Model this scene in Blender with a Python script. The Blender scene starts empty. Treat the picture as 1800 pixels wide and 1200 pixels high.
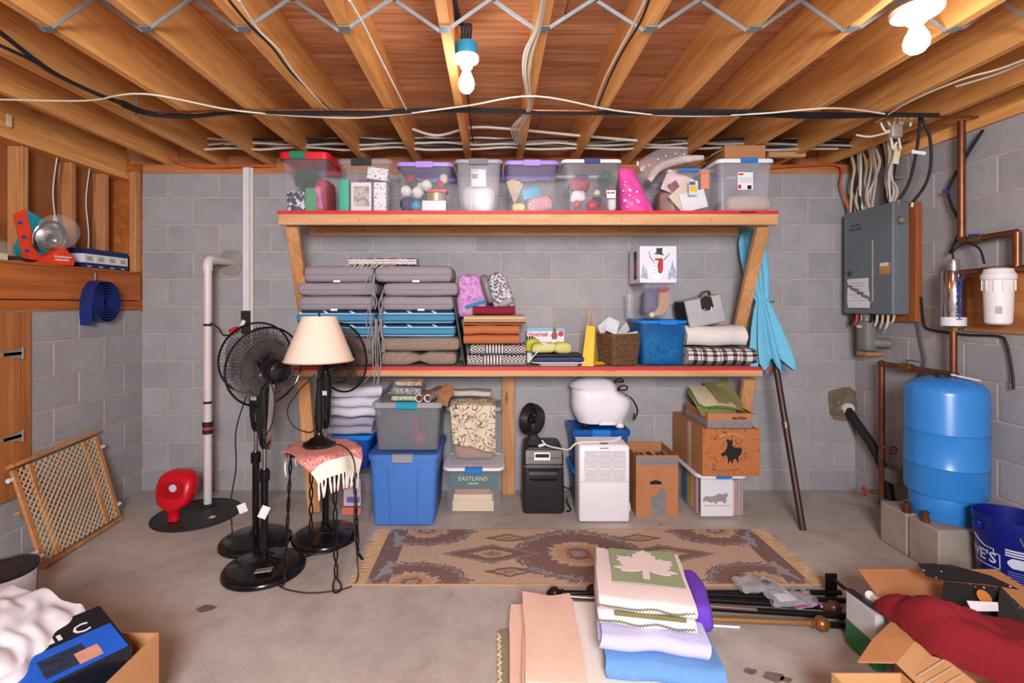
import bpy, math, random
from mathutils import Vector, Matrix, Euler, noise
R = math.radians
PI = math.pi
scene = bpy.context.scene
col = scene.collection

# ---------------------------------------------------------------- camera
F = 872.0                      # focal length in pixels of the 1800 px wide frame
VX, VY = 868.0, 535.0          # where the joists run together
CAMH = 1.5
cam_data = bpy.data.cameras.new('camera')
cam_data.sensor_width = 36.0
cam_data.lens = F / 1800.0 * 36.0
cam_data.shift_x = (900 - VX) / 1800.0
cam_data.shift_y = -(600 - VY) / 1800.0
cam_data.clip_start = 0.02
cam = bpy.data.objects.new('camera', cam_data)
cam.location = (0, 0, CAMH)
cam.rotation_euler = (R(90), 0, 0)
col.objects.link(cam)
scene.camera = cam

# ---------------------------------------------------------------- light
world = bpy.data.worlds.new('world')
scene.world = world
world.use_nodes = True
world.node_tree.nodes['Background'].inputs[0].default_value = (0.97, 0.97, 1.0, 1)
world.node_tree.nodes['Background'].inputs[1].default_value = 0.72


def area_light(name, loc, target, size, power, color=(1, 1, 1)):
    d = bpy.data.lights.new(name, 'AREA')
    d.size = size
    d.energy = power
    d.color = color
    o = bpy.data.objects.new(name, d)
    o.location = loc
    o.rotation_euler = (Vector(target) - Vector(loc)).to_track_quat('-Z', 'Y').to_euler()
    col.objects.link(o)
    return o


area_light('flash_light', (0.1, -1.5, 2.2), (0.0, 4.0, 1.5), 1.0, 250, (0.955, 0.955, 1.0))

BULB_STRENGTH = 62.0
cy = scene.cycles
cy.max_bounces, cy.diffuse_bounces, cy.glossy_bounces, cy.transmission_bounces, cy.transparent_max_bounces = 5, 3, 2, 2, 12
cy.caustics_reflective = cy.caustics_refractive = False
cy.adaptive_threshold = 0.05
scene.view_settings.view_transform = 'Standard'
scene.view_settings.look = 'None'
scene.view_settings.gamma = 1.0
scene.view_settings.use_curve_mapping = False
scene.view_settings.exposure = -0.10


# ---------------------------------------------------------------- pixel to place
def wx(x, Y):
    return (x - VX) * Y / F


def wz(y, Y):
    return CAMH - (y - VY) * Y / F


def P(x, y, Y):
    return Vector((wx(x, Y), Y, wz(y, Y)))


# ---------------------------------------------------------------- materials
def lin(c):
    if max(c) <= 1.0 and isinstance(c[0], float):
        return (*c[:3], 1.0)
    r = []
    for v in c[:3]:
        v = v / 255.0
        r.append(v / 12.92 if v <= 0.04045 else ((v + 0.055) / 1.055) ** 2.4)
    return (*r, 1.0)


def scale_col(c, k):
    return tuple(min(1.0, v * k) for v in c[:3]) + (1.0,)


class NT:
    """a small wrapper for building node trees"""
    def __init__(self, name):
        self.m = bpy.data.materials.new(name)
        self.m.use_nodes = True
        self.t = self.m.node_tree
        self.b = self.t.nodes['Principled BSDF']
        self.out = self.t.nodes['Material Output']

    def n(self, kind, **kw):
        nd = self.t.nodes.new(kind)
        for k, v in kw.items():
            setattr(nd, k, v)
        return nd

    def l(self, a, b):
        self.t.links.new(a, b)

    def coords(self, scale=(1, 1, 1), rnd=True, rot=(0, 0, 0), gen=False):
        tc = self.n('ShaderNodeTexCoord')
        mp = self.n('ShaderNodeMapping')
        mp.inputs['Scale'].default_value = scale
        mp.inputs['Rotation'].default_value = rot
        src = tc.outputs['Generated' if gen else 'Object']
        if rnd:
            oi = self.n('ShaderNodeObjectInfo')
            mu = self.n('ShaderNodeVectorMath', operation='SCALE')
            mu.inputs[0].default_value = (37.0, 23.0, 51.0)
            self.l(oi.outputs['Random'], mu.inputs['Scale'])
            ad = self.n('ShaderNodeVectorMath', operation='ADD')
            self.l(src, ad.inputs[0])
            self.l(mu.outputs[0], ad.inputs[1])
            src = ad.outputs[0]
        self.l(src, mp.inputs['Vector'])
        return mp.outputs[0]

    def noise(self, vec, scale, detail=3, rough=0.55, dist=0.0):
        nd = self.n('ShaderNodeTexNoise')
        nd.inputs['Scale'].default_value = scale
        nd.inputs['Detail'].default_value = detail
        nd.inputs['Roughness'].default_value = rough
        nd.inputs['Distortion'].default_value = dist
        self.l(vec, nd.inputs['Vector'])
        return nd.outputs['Fac']

    def ramp(self, fac, stops, interp='LINEAR'):
        nd = self.n('ShaderNodeValToRGB')
        cr = nd.color_ramp
        cr.interpolation = interp
        while len(cr.elements) < len(stops):
            cr.elements.new(0.5)
        for e, (p, c) in zip(cr.elements, stops):
            e.position = p
            e.color = c
        self.l(fac, nd.inputs[0])
        return nd.outputs[0]

    def mix(self, fac, a, b, mode='MIX'):
        nd = self.n('ShaderNodeMix', data_type='RGBA', blend_type=mode)
        for s, v in ((0, fac), (6, a), (7, b)):
            if hasattr(v, 'is_linked') or hasattr(v, 'links'):
                self.l(v, nd.inputs[s])
            else:
                nd.inputs[s].default_value = v
        return nd.outputs[2]

    def math(self, op, a, b=0.0):
        nd = self.n('ShaderNodeMath', operation=op)
        for i, v in enumerate((a, b)):
            if hasattr(v, 'links'):
                self.l(v, nd.inputs[i])
            else:
                nd.inputs[i].default_value = v
        return nd.outputs[0]

    def sep(self, vec):
        nd = self.n('ShaderNodeSeparateXYZ')
        self.l(vec, nd.inputs[0])
        return nd.outputs

    def bump(self, h, strength=0.3, dist=0.01):
        nd = self.n('ShaderNodeBump')
        nd.inputs['Strength'].default_value = strength
        nd.inputs['Distance'].default_value = dist
        self.l(h, nd.inputs['Height'])
        self.l(nd.outputs[0], self.b.inputs['Normal'])

    def color(self, c):
        if hasattr(c, 'links'):
            self.l(c, self.b.inputs['Base Color'])
        else:
            self.b.inputs['Base Color'].default_value = c

    def set(self, rough=0.6, metal=0.0, spec=0.5, **kw):
        self.b.inputs['Roughness'].default_value = rough
        self.b.inputs['Metallic'].default_value = metal
        self.b.inputs['Specular IOR Level'].default_value = spec
        return self


MATS = {}


def mat(name, c=(128, 128, 128), rough=0.6, metal=0.0, var=0.08, scale=9.0, bump=0.0, bscale=None, spec=0.4, vtx=(1, 1, 1), rnd=0.0):
    """plain surface: one colour with a little procedural variation"""
    if name in MATS:
        return MATS[name]
    t = NT(name)
    v = t.coords(vtx)
    f = t.noise(v, scale, 4)
    a = lin(c)
    cc = t.ramp(f, [(0.25, scale_col(a, 1 - var)), (0.75, scale_col(a, 1 + var))])
    if rnd:
        oi = t.n('ShaderNodeObjectInfo')
        g = t.ramp(oi.outputs['Random'], [(0, (1 - rnd,) * 3 + (1,)), (1, (1 + rnd,) * 3 + (1,))])
        cc = t.mix(1.0, cc, g, 'MULTIPLY')
    t.color(cc)
    t.set(rough, metal, spec)
    if bump:
        t.bump(t.noise(v, bscale or scale * 4, 3), bump, 0.004)
    MATS[name] = t.m
    return t.m


def wood(name, light, dark, axis='Y', rough=0.62, scale=1.0, knots=True, grain=1.0, var=0.12):
    if name in MATS:
        return MATS[name]
    t = NT(name)
    s = {'X': (0.6, 9, 9), 'Y': (9, 0.6, 9), 'Z': (9, 9, 0.6)}[axis]
    s = tuple(q * scale for q in s)
    v = t.coords(s)
    f1 = t.noise(v, 2.2, 6, 0.62, 1.6 * grain)
    a, b = lin(light), lin(dark)
    c = t.ramp(f1, [(0.28, b), (0.5, tuple((x * 0.55 + y * 0.45) for x, y in zip(a, b))), (0.66, a)])
    v2 = t.coords(tuple(q * 0.28 for q in s))
    f2 = t.noise(v2, 2.0, 2, 0.5, 0.4)
    c = t.mix(1.0, c, t.ramp(f2, [(0.3, (0.80, 0.78, 0.76, 1)), (0.7, (1.1, 1.1, 1.1, 1))]), 'MULTIPLY')
    if knots:
        vo = t.n('ShaderNodeTexVoronoi')
        vo.inputs['Scale'].default_value = 1.0
        ks = {'X': (1.6, 7, 7), 'Y': (7, 1.6, 7), 'Z': (7, 7, 1.6)}[axis]
        t.l(t.coords(tuple(q * scale for q in ks)), vo.inputs['Vector'])
        kf = t.ramp(vo.outputs['Distance'], [(0.03, (1, 1, 1, 1)), (0.10, (0, 0, 0, 1))])
        c = t.mix(kf, c, scale_col(b, 0.45))
    oi = t.n('ShaderNodeObjectInfo')
    g = t.ramp(oi.outputs['Random'], [(0, (1 - var,) * 3 + (1,)), (1, (1 + var * 0.7,) * 3 + (1,))])
    c = t.mix(1.0, c, g, 'MULTIPLY')
    t.color(c)
    t.set(rough, 0, 0.3)
    t.bump(f1, 0.12, 0.003)
    MATS[name] = t.m
    return t.m


def clear_plastic(name, tint=(225, 225, 232), see=0.62, rough=0.22):
    """cloudy see-through plastic: part transparent, part milky gloss"""
    if name in MATS:
        return MATS[name]
    t = NT(name)
    v = t.coords((1, 1, 1))
    f = t.noise(v, 3.0, 2)
    t.color(t.ramp(f, [(0.2, scale_col(lin(tint), 0.9)), (0.8, lin(tint))]))
    t.set(rough, 0, 0.5)
    tr = t.n('ShaderNodeBsdfTransparent')
    tr.inputs[0].default_value = (1, 1, 1, 1)
    mx = t.n('ShaderNodeMixShader')
    mx.inputs[0].default_value = 1 - see
    t.l(tr.outputs[0], mx.inputs[1])
    t.l(t.b.outputs[0], mx.inputs[2])
    t.l(mx.outputs[0], t.out.inputs[0])
    MATS[name] = t.m
    return t.m


def emit(name, c, strength):
    if name in MATS:
        return MATS[name]
    t = NT(name)
    t.color(lin(c))
    t.b.inputs['Emission Color'].default_value = lin(c)
    t.b.inputs['Emission Strength'].default_value = strength
    MATS[name] = t.m
    return t.m


# ---------------------------------------------------------------- mesh building
class MB:
    def __init__(self):
        self.v, self.f, self.mi, self.sm = [], [], [], []

    def add(self, vs, fs, mi=0, smooth=False):
        o = len(self.v)
        self.v += [Vector(q) for q in vs]
        for q in fs:
            self.f.append([i + o for i in q])
            self.mi.append(mi)
            self.sm.append(smooth)
        return self

    def xf(self, M, start=0):
        for i in range(start, len(self.v)):
            self.v[i] = M @ self.v[i]
        return self

    def move(self, d):
        d = Vector(d)
        self.v = [q + d for q in self.v]
        return self

    def rot(self, axis, deg, about=(0, 0, 0)):
        a = Vector(about)
        M = Matrix.Translation(a) @ Matrix.Rotation(R(deg), 4, axis) @ Matrix.Translation(-a)
        return self.xf(M)

    def box(self, x0, x1, y0, y1, z0, z1, b=0.0, mi=0):
        x0, x1 = min(x0, x1), max(x0, x1)
        y0, y1 = min(y0, y1), max(y0, y1)
        z0, z1 = min(z0, z1), max(z0, z1)
        if b <= 0:
            vs = [(x, y, z) for z in (z0, z1) for y in (y0, y1) for x in (x0, x1)]
            fs = [(0, 2, 3, 1), (4, 5, 7, 6), (0, 1, 5, 4), (2, 6, 7, 3), (0, 4, 6, 2), (1, 3, 7, 5)]
            return self.add(vs, fs, mi)
        b = min(b, (x1 - x0) * 0.45, (y1 - y0) * 0.45, (z1 - z0) * 0.45)
        vs, idx = [], {}
        for sx in (0, 1):
            for sy in (0, 1):
                for sz in (0, 1):
                    X, Y, Z = (x0, x1)[sx], (y0, y1)[sy], (z0, z1)[sz]
                    ix, iy, iz = X + (b, -b)[sx], Y + (b, -b)[sy], Z + (b, -b)[sz]
                    for a, p in (('x', (X, iy, iz)), ('y', (ix, Y, iz)), ('z', (ix, iy, Z))):
                        idx[(sx, sy, sz, a)] = len(vs)
                        vs.append(p)
        fs = []
        g = lambda *k: idx[k]
        for s in (0, 1):
            q = [g(s, 0, 0, 'x'), g(s, 1, 0, 'x'), g(s, 1, 1, 'x'), g(s, 0, 1, 'x')]
            fs.append(q if s else q[::-1])
            q = [g(0, s, 0, 'y'), g(0, s, 1, 'y'), g(1, s, 1, 'y'), g(1, s, 0, 'y')]
            fs.append(q if s else q[::-1])
            q = [g(0, 0, s, 'z'), g(1, 0, s, 'z'), g(1, 1, s, 'z'), g(0, 1, s, 'z')]
            fs.append(q if s else q[::-1])
        for s in (0, 1):
            for t in (0, 1):
                q = [g(0, s, t, 'y'), g(1, s, t, 'y'), g(1, s, t, 'z'), g(0, s, t, 'z')]
                fs.append(q if s != t else q[::-1])
                q = [g(s, 0, t, 'x'), g(s, 1, t, 'x'), g(s, 1, t, 'z'), g(s, 0, t, 'z')]
                fs.append(q[::-1] if s != t else q)
                q = [g(s, t, 0, 'x'), g(s, t, 1, 'x'), g(s, t, 1, 'y'), g(s, t, 0, 'y')]
                fs.append(q if s != t else q[::-1])
        for sx in (0, 1):
            for sy in (0, 1):
                for sz in (0, 1):
                    q = [g(sx, sy, sz, 'x'), g(sx, sy, sz, 'y'), g(sx, sy, sz, 'z')]
                    fs.append(q if (sx + sy + sz) % 2 else q[::-1])
        return self.add(vs, fs, mi)

    def cbox(self, c, s, b=0.0, mi=0, rot=None):
        """box by centre and size, optional Euler degrees"""
        n = len(self.v)
        self.box(-s[0] / 2, s[0] / 2, -s[1] / 2, s[1] / 2, -s[2] / 2, s[2] / 2, b, mi)
        M = Matrix.Translation(Vector(c))
        if rot:
            M = M @ Euler([R(a) for a in rot]).to_matrix().to_4x4()
        return self.xf(M, n)

    def beam(self, a, b, w, h, bev=0.0, up=(0, 0, 1), mi=0):
        """bar with a w x h section from a to b"""
        a, b = Vector(a), Vector(b)
        d = b - a
        L = d.length
        z = d.normalized()
        x = Vector(up).cross(z)
        if x.length < 1e-4:
            x = Vector((1, 0, 0)).cross(z)
        x.normalize()
        y = z.cross(x)
        M = Matrix(((x.x, y.x, z.x, a.x), (x.y, y.y, z.y, a.y), (x.z, y.z, z.z, a.z), (0, 0, 0, 1)))
        n = len(self.v)
        self.box(-w / 2, w / 2, -h / 2, h / 2, 0, L, bev, mi)
        return self.xf(M, n)

    def loft(self, rings, cap0=True, cap1=True, mi=0, smooth=True, closed=True):
        n = len(rings[0])
        vs = [p for r in rings for p in r]
        fs = []
        for i in range(len(rings) - 1):
            for j in range(n if closed else n - 1):
                k = (j + 1) % n
                fs.append((i * n + j, i * n + k, (i + 1) * n + k, (i + 1) * n + j))
        self.add(vs, fs, mi, smooth)
        o = len(self.v) - len(vs)
        if cap0:
            self.f.append([o + j for j in range(n)][::-1]); self.mi.append(mi); self.sm.append(False)
        if cap1:
            e = o + (len(rings) - 1) * n
            self.f.append([e + j for j in range(n)]); self.mi.append(mi); self.sm.append(False)
        return self

    def lathe(self, prof, n=28, c=(0, 0, 0), mi=0, caps=(True, True), sx=1.0, sy=1.0):
        rings = []
        for r, z in prof:
            r = max(r, 1e-4)
            rings.append([(c[0] + r * sx * math.cos(2 * PI * j / n), c[1] + r * sy * math.sin(2 * PI * j / n), c[2] + z) for j in range(n)])
        return self.loft(rings, caps[0], caps[1], mi)

    def tube(self, pts, r, n=6, smooth=0, mi=0, caps=True):
        """round bar along a list of points; r may be a list; smooth = subdivisions between points"""
        pts = [Vector(p) for p in pts]
        rr = list(r) if isinstance(r, (list, tuple)) else [r] * len(pts)
        if smooth and len(pts) > 2:
            q, qr = [], []
            for i in range(len(pts) - 1):
                p0 = pts[max(i - 1, 0)]; p1 = pts[i]; p2 = pts[i + 1]; p3 = pts[min(i + 2, len(pts) - 1)]
                for s in range(smooth):
                    t = s / smooth
                    q.append(0.5 * ((2 * p1) + (p2 - p0) * t + (2 * p0 - 5 * p1 + 4 * p2 - p3) * t * t + (3 * p1 - p0 - 3 * p2 + p3) * t ** 3))
                    qr.append(rr[i] * (1 - t) + rr[i + 1] * t)
            q.append(pts[-1]); qr.append(rr[-1])
            pts, rr = q, qr
        rings, ref = [], None
        for i, p in enumerate(pts):
            d = (pts[min(i + 1, len(pts) - 1)] - pts[max(i - 1, 0)])
            if d.length < 1e-7:
                d = Vector((0, 0, 1))
            d.normalize()
            if ref is None:
                ref = d.orthogonal().normalized()
            ref = (ref - d * ref.dot(d))
            if ref.length < 1e-5:
                ref = d.orthogonal()
            ref.normalize()
            bn = d.cross(ref)
            rings.append([p + (ref * math.cos(2 * PI * j / n) + bn * math.sin(2 * PI * j / n)) * rr[i] for j in range(n)])
        return self.loft(rings, caps, caps, mi)

    def rbox(self, c, s, r, n=6, amp=0.0, freq=6.0, seed=0, rot=None, bulge=0.0, mi=0, nz=None):
        """rounded soft box: centre, size, corner radius; amp = soft unevenness; bulge = puffed faces"""
        h = [q / 2 for q in s]
        r3 = r if isinstance(r, (list, tuple)) else (r, r, r)
        r3 = [min(r3[i], h[i] * 0.999) for i in range(3)]
        ns = [max(2, n)] * 3
        if nz:
            ns[2] = nz
        grid, fs, vs = {}, [], []

        def vert(i, j, k):
            key = (i, j, k)
            if key in grid:
                return grid[key]
            p = [2 * q / m - 1 for q, m in zip(key, ns)]
            # push the samples towards the edges so the rounding is well sampled
            p = [math.copysign(1 - (1 - abs(q)) ** 1.5, q) for q in p]
            w, u = [], []
            for a in range(3):
                lim = 1 - r3[a] / h[a]
                cl = max(-lim, min(lim, p[a]))
                w.append(cl * h[a])
                u.append((p[a] - cl) / max(1e-6, 1 - lim))
            L = math.sqrt(sum(q * q for q in u))
            m = max(abs(q) for q in u)
            if L > 1e-6:
                u = [q * m / L if m > 0 else 0 for q in u]
                u = [q / max(1e-6, math.sqrt(sum(z * z for z in u))) if m > 0.999 else q for q in u]
            w = [w[a] + u[a] * r3[a] for a in range(3)]
            if bulge:
                w[2] *= 1 + bulge * (1 - p[0] ** 2) * (1 - p[1] ** 2)
            v = Vector(w)
            if amp:
                q = v * freq + Vector((seed * 3.7, seed * 1.3, seed * 7.1))
                v += Vector((noise.noise(q), noise.noise(q + Vector((9, 0, 0))), noise.noise(q + Vector((0, 9, 0))))) * amp
            grid[key] = len(vs)
            vs.append(v)
            return grid[key]
        A, B, C = ns
        for k in (0, C):
            for i in range(A):
                for j in range(B):
                    q = [vert(i, j, k), vert(i + 1, j, k), vert(i + 1, j + 1, k), vert(i, j + 1, k)]
                    fs.append(q if k else q[::-1])
        for j in (0, B):
            for i in range(A):
                for k in range(C):
                    q = [vert(i, j, k), vert(i, j, k + 1), vert(i + 1, j, k + 1), vert(i + 1, j, k)]
                    fs.append(q if j else q[::-1])
        for i in (0, A):
            for j in range(B):
                for k in range(C):
                    q = [vert(i, j, k), vert(i, j + 1, k), vert(i, j + 1, k + 1), vert(i, j, k + 1)]
                    fs.append(q if i else q[::-1])
        M = Matrix.Translation(Vector(c))
        if rot:
            M = M @ Euler([R(a) for a in rot]).to_matrix().to_4x4()
        return self.add([M @ q for q in vs], fs, mi, True)

    def sheet(self, fn, nu, nv, th=0.0, mi=0):
        """surface fn(u, v) over the unit square, optionally with a thickness along its normals"""
        g = [[Vector(fn(i / nu, j / nv)) for j in range(nv + 1)] for i in range(nu + 1)]
        W = nv + 1
        top = [p for row in g for p in row]
        fs = [(i * W + j, (i + 1) * W + j, (i + 1) * W + j + 1, i * W + j + 1) for i in range(nu) for j in range(nv)]
        if not th:
            return self.add(top, fs, mi, True)
        nor = []
        for i in range(nu + 1):
            for j in range(nv + 1):
                du = g[min(i + 1, nu)][j] - g[max(i - 1, 0)][j]
                dv = g[i][min(j + 1, nv)] - g[i][max(j - 1, 0)]
                q = du.cross(dv)
                nor.append(q.normalized() if q.length > 1e-9 else Vector((0, 0, 1)))
        bot = [p - q * th / 2 for p, q in zip(top, nor)]
        top = [p + q * th / 2 for p, q in zip(top, nor)]
        N = len(top)
        fs2 = [tuple(N + i for i in f[::-1]) for f in fs]
        rim = [i * W for i in range(nu + 1)] + [nu * W + j for j in range(1, W)] + [i * W + nv for i in range(nu - 1, -1, -1)] + [j for j in range(nv - 1, 0, -1)]
        fs3 = [(rim[k], N + rim[k], N + rim[(k + 1) % len(rim)], rim[(k + 1) % len(rim)]) for k in range(len(rim))]
        return self.add(top + bot, fs + fs2 + [f[::-1] for f in fs3], mi, True)

    def prism(self, poly, th, M=None, mi=0):
        """polygon in local XY pulled up by th along Z, then placed by M"""
        n = len(poly)
        vs = [(p[0], p[1], 0) for p in poly] + [(p[0], p[1], th) for p in poly]
        fs = [list(range(n))[::-1], list(range(n, 2 * n))] + [(i, (i + 1) % n, n + (i + 1) % n, n + i) for i in range(n)]
        k = len(self.v)
        self.add(vs, fs, mi)
        if M is not None:
            self.xf(M, k)
        return self

    def bounds(self):
        lo = Vector((min(p[i] for p in self.v) for i in range(3)))
        hi = Vector((max(p[i] for p in self.v) for i in range(3)))
        return lo, hi

    def mesh(self, name, angle=38):
        me = bpy.data.meshes.new(name)
        me.from_pydata([tuple(p) for p in self.v], [], self.f)
        me.polygons.foreach_set('material_index', self.mi)
        if any(self.sm):
            me.polygons.foreach_set('use_smooth', [True] * len(self.f))
            me.set_sharp_from_angle(angle=R(angle))
        me.update()
        return me


ROOTS = {}


def O(name, mb, mats, parent=None, keep=False):
    """one mesh object; built in place (world) coordinates when its thing is, else in the thing's own frame"""
    if parent is not None and not keep:
        root = parent
        while root is not None and root.name not in ROOTS:
            root = root.parent
        off = Vector(ROOTS[root.name]) if root is not None else Vector()
        mb.move(-off)
        pl = Vector()
        q = parent
        while q is not None and q is not root:
            pl += q.location
            q = q.parent
        mb.move(-pl)
    lo, hi = mb.bounds()
    c = (lo + hi) / 2
    if parent is None:
        c.z = lo.z
    mb.move(-c)
    me = mb.mesh(name)
    for m in (mats if isinstance(mats, (list, tuple)) else [mats]):
        me.materials.append(m)
    o = bpy.data.objects.new(name, me)
    o.location = c
    col.objects.link(o)
    o.parent = parent
    return o


def tag(o, label=None, cat=None, group=None, kind=None):
    if label: o['label'] = label
    if cat: o['category'] = cat
    if group: o['group'] = group
    if kind: o['kind'] = kind
    return o


def T(name, label, cat, loc, group=None, local=False, rotz=0.0, rot=None):
    """an Empty at a thing's base; its parts are built in world coordinates unless local"""
    o = bpy.data.objects.new(name, None)
    o.empty_display_size = 0.05
    o.location = loc
    o.rotation_euler = rot if rot else (0, 0, R(rotz))
    col.objects.link(o)
    tag(o, label, cat, group)
    ROOTS[o.name] = (0, 0, 0) if local else tuple(loc)
    return o


def S(name, label, cat, mb, mats, group=None):
    """a thing that is one mesh"""
    o = O(name, mb, mats)
    ROOTS[o.name] = tuple(o.location)
    return tag(o, label, cat, group)


def structure(name, mb=None, mats=None, loc=(0, 0, 0)):
    if mb is None:
        o = bpy.data.objects.new(name, None)
        o.location = loc
        col.objects.link(o)
    else:
        o = O(name, mb, mats)
    ROOTS[o.name] = tuple(o.location)
    o['kind'] = 'structure'
    return o


def copy_part(o, loc, parent):
    c = o.copy()
    col.objects.link(c)
    c.parent = parent
    c.location = loc
    return c


def text_mb(s, size, depth=0.0008, align='CENTER', spacing=1.0, bold=0.0):
    cu = bpy.data.curves.new('lettering', 'FONT')
    cu.body = s
    cu.size = size
    cu.extrude = depth
    cu.align_x = align
    cu.align_y = 'CENTER'
    cu.space_character = spacing
    cu.offset = bold
    cu.resolution_u = 2
    ob = bpy.data.objects.new('lettering', cu)
    col.objects.link(ob)
    dg = bpy.context.evaluated_depsgraph_get()
    me = bpy.data.meshes.new_from_object(ob.evaluated_get(dg))
    mb = MB()
    mb.add([v.co.copy() for v in me.vertices], [list(p.vertices) for p in me.polygons])
    bpy.data.objects.remove(ob)
    bpy.data.curves.remove(cu)
    bpy.data.meshes.remove(me)
    return mb


def marks(n, h, seed=1):
    """a row of small print too blurred to read: n short strokes of height h, centred in local XY"""
    rnd_ = random.Random(seed + n)
    mb = MB()
    p = h * 0.62
    for k in range(n):
        hh = h * rnd_.uniform(0.55, 0.95)
        x = (k - n / 2) * p
        mb.box(x, x + p * rnd_.uniform(0.45, 0.8), -h * 0.4, -h * 0.4 + hh, 0, 0.0008)
    return mb


def face_M(origin, right, up):
    """matrix that lays local XY on a face: X along right, Y along up"""
    x = Vector(right).normalized()
    y = Vector(up)
    y = (y - x * y.dot(x)).normalized()
    z = x.cross(y)
    o = Vector(origin)
    return Matrix(((x.x, y.x, z.x, o.x), (x.y, y.y, z.y, o.y), (x.z, y.z, z.z, o.z), (0, 0, 0, 1)))


def rrect(cx, cy, w, d, r, z, n=4):
    """ring of points of a rounded rectangle"""
    r = min(r, w * 0.49, d * 0.49)
    out = []
    for qx, qy, a0 in ((1, 1, 0), (-1, 1, 90), (-1, -1, 180), (1, -1, 270)):
        for k in range(n + 1):
            a = R(a0 + 90 * k / n)
            out.append((cx + qx * (w / 2 - r) + r * math.cos(a), cy + qy * (d / 2 - r) + r * math.sin(a), z))
    return out


FR = face_M  # short name used by the print helpers

# ================================================================ the room
random.seed(4)
XL, XR, YB = -2.835, 2.913, 4.0
ZW = 2.555          # top of the block walls
ZJ, ZD = 2.63, 2.886    # underside of joists, of the floor above

block_t = NT('concrete_block')
v = block_t.coords()
n1 = block_t.noise(v, 130, 3, 0.7)
n2 = block_t.noise(v, 3.5, 4, 0.6)
c = block_t.ramp(n1, [(0.3, lin((158, 155, 157))), (0.7, lin((182, 179, 181)))])
c = block_t.mix(1.0, c, block_t.ramp(n2, [(0.3, (0.84, 0.84, 0.85, 1)), (0.7, (1.04, 1.03, 1.02, 1))]), 'MULTIPLY')
oi = block_t.n('ShaderNodeObjectInfo')
c = block_t.mix(1.0, c, block_t.ramp(oi.outputs['Random'], [(0, (0.92, 0.92, 0.93, 1)), (1, (1.05, 1.05, 1.05, 1))]), 'MULTIPLY')
block_t.color(c)
block_t.set(0.92, 0, 0.15)
block_t.bump(n1, 0.35, 0.004)
m_block = block_t.m
m_mortar = mat('mortar', (184, 172, 162), 0.95, var=0.14, scale=14, bump=0.3, bscale=160, spec=0.1)

PX, PZ, J = 0.413, 0.2195, 0.014
Z0 = 0.166 - PZ


def block_mesh(axis, L, H):
    key = ('blk', axis, round(L, 3), round(H, 3))
    if key not in MATS:
        mb = MB()
        if axis == 'x':
            mb.box(-L / 2, L / 2, 0, 0.05, -H / 2, H / 2, 0.003)
        elif axis == 'l':
            mb.box(-0.05, 0, -L / 2, L / 2, -H / 2, H / 2, 0.003)
        else:
            mb.box(0, 0.05, -L / 2, L / 2, -H / 2, H / 2, 0.003)
        me = mb.mesh('concrete_block')
        me.materials.append(m_block)
        MATS[key] = me
    return MATS[key]


def lay_blocks(root, axis, face, a0, a1, z0, z1, start, skip=None, ztop=None):
    """rows of blocks from a0 to a1 along the wall; start(row) gives the first joint"""
    row = 0
    while True:
        zb = Z0 + row * PZ
        zt = zb + PZ
        row += 1
        lo, hi = max(zb + J / 2, z0), min(zt - J / 2, z1)
        if zb > z1 - 0.02:
            break
        if hi - lo < 0.03:
            continue
        a = start(row)
        while a > a0:
            a -= PX
        while a < a1:
            s, e = max(a + J / 2, a0), min(a + PX - J / 2, a1)
            a += PX
            if e - s < 0.03:
                continue
            cz, ca = (lo + hi) / 2, (s + e) / 2
            if skip and skip(s, e, lo, hi):
                continue
            o = bpy.data.objects.new('concrete_block', block_mesh(axis, e - s, hi - lo))
            jit = random.uniform(-0.0008, 0.0008)
            p = (ca, face + jit, cz) if axis == 'x' else (face + jit, ca, cz)
            o.location = Vector(p) - root.location
            o.parent = root
            col.objects.link(o)


# back wall
wall_back = structure('wall_back', MB().box(-3.2, 3.2, YB + 0.004, YB + 0.2, -0.05, ZW), m_mortar)
lay_blocks(wall_back, 'x', YB, XL, XR, 0.0, ZW - 0.002, lambda r: wx(295, 4.0) if r % 2 == 0 else wx(340, 4.0))

# left wall: block stub below, framed wall above
wall_left = structure('wall_left', MB().box(XL - 0.2, XL - 0.004, -1.2, YB, -0.05, 1.454), m_mortar)
lay_blocks(wall_left, 'l', XL, 1.9, YB - 0.006, 0.0, 1.452, lambda r: 3.604 if r % 2 == 0 else 3.80,
           skip=lambda s, e, lo, hi: False)
# right wall
wall_right = structure('wall_right', MB().box(XR + 0.004, XR + 0.2, -1.2, YB, -0.05, ZW), m_mortar)
lay_blocks(wall_right, 'r', XR, 1.9, YB - 0.006, 0.0, ZW - 0.002, lambda r: 3.48 if r % 2 == 0 else 3.69)

# floor
ft = NT('concrete_floor')
v = ft.coords(rnd=False)
a = ft.noise(v, 1.1, 5, 0.6, 0.5)
b = ft.noise(v, 7, 5, 0.65)
d = ft.noise(v, 90, 2, 0.6)
c = ft.ramp(a, [(0.25, lin((168, 156, 148))), (0.55, lin((190, 181, 174))), (0.8, lin((202, 194, 187)))])
c = ft.mix(1.0, c, ft.ramp(b, [(0.28, (0.82, 0.80, 0.78, 1)), (0.6, (1.02, 1.02, 1.02, 1))]), 'MULTIPLY')
c = ft.mix(1.0, c, ft.ramp(d, [(0.3, (0.93, 0.93, 0.93, 1)), (0.7, (1.04, 1.04, 1.04, 1))]), 'MULTIPLY')
st = ft.noise(v, 2.6, 3, 0.5, 1.2)
c = ft.mix(ft.ramp(st, [(0.70, (0, 0, 0, 1)), (0.80, (0.55, 0.55, 0.55, 1))]), c, lin((132, 116, 104)))
ft.color(c)
ft.set(0.72, 0, 0.3)
ft.bump(b, 0.10, 0.006)
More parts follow.
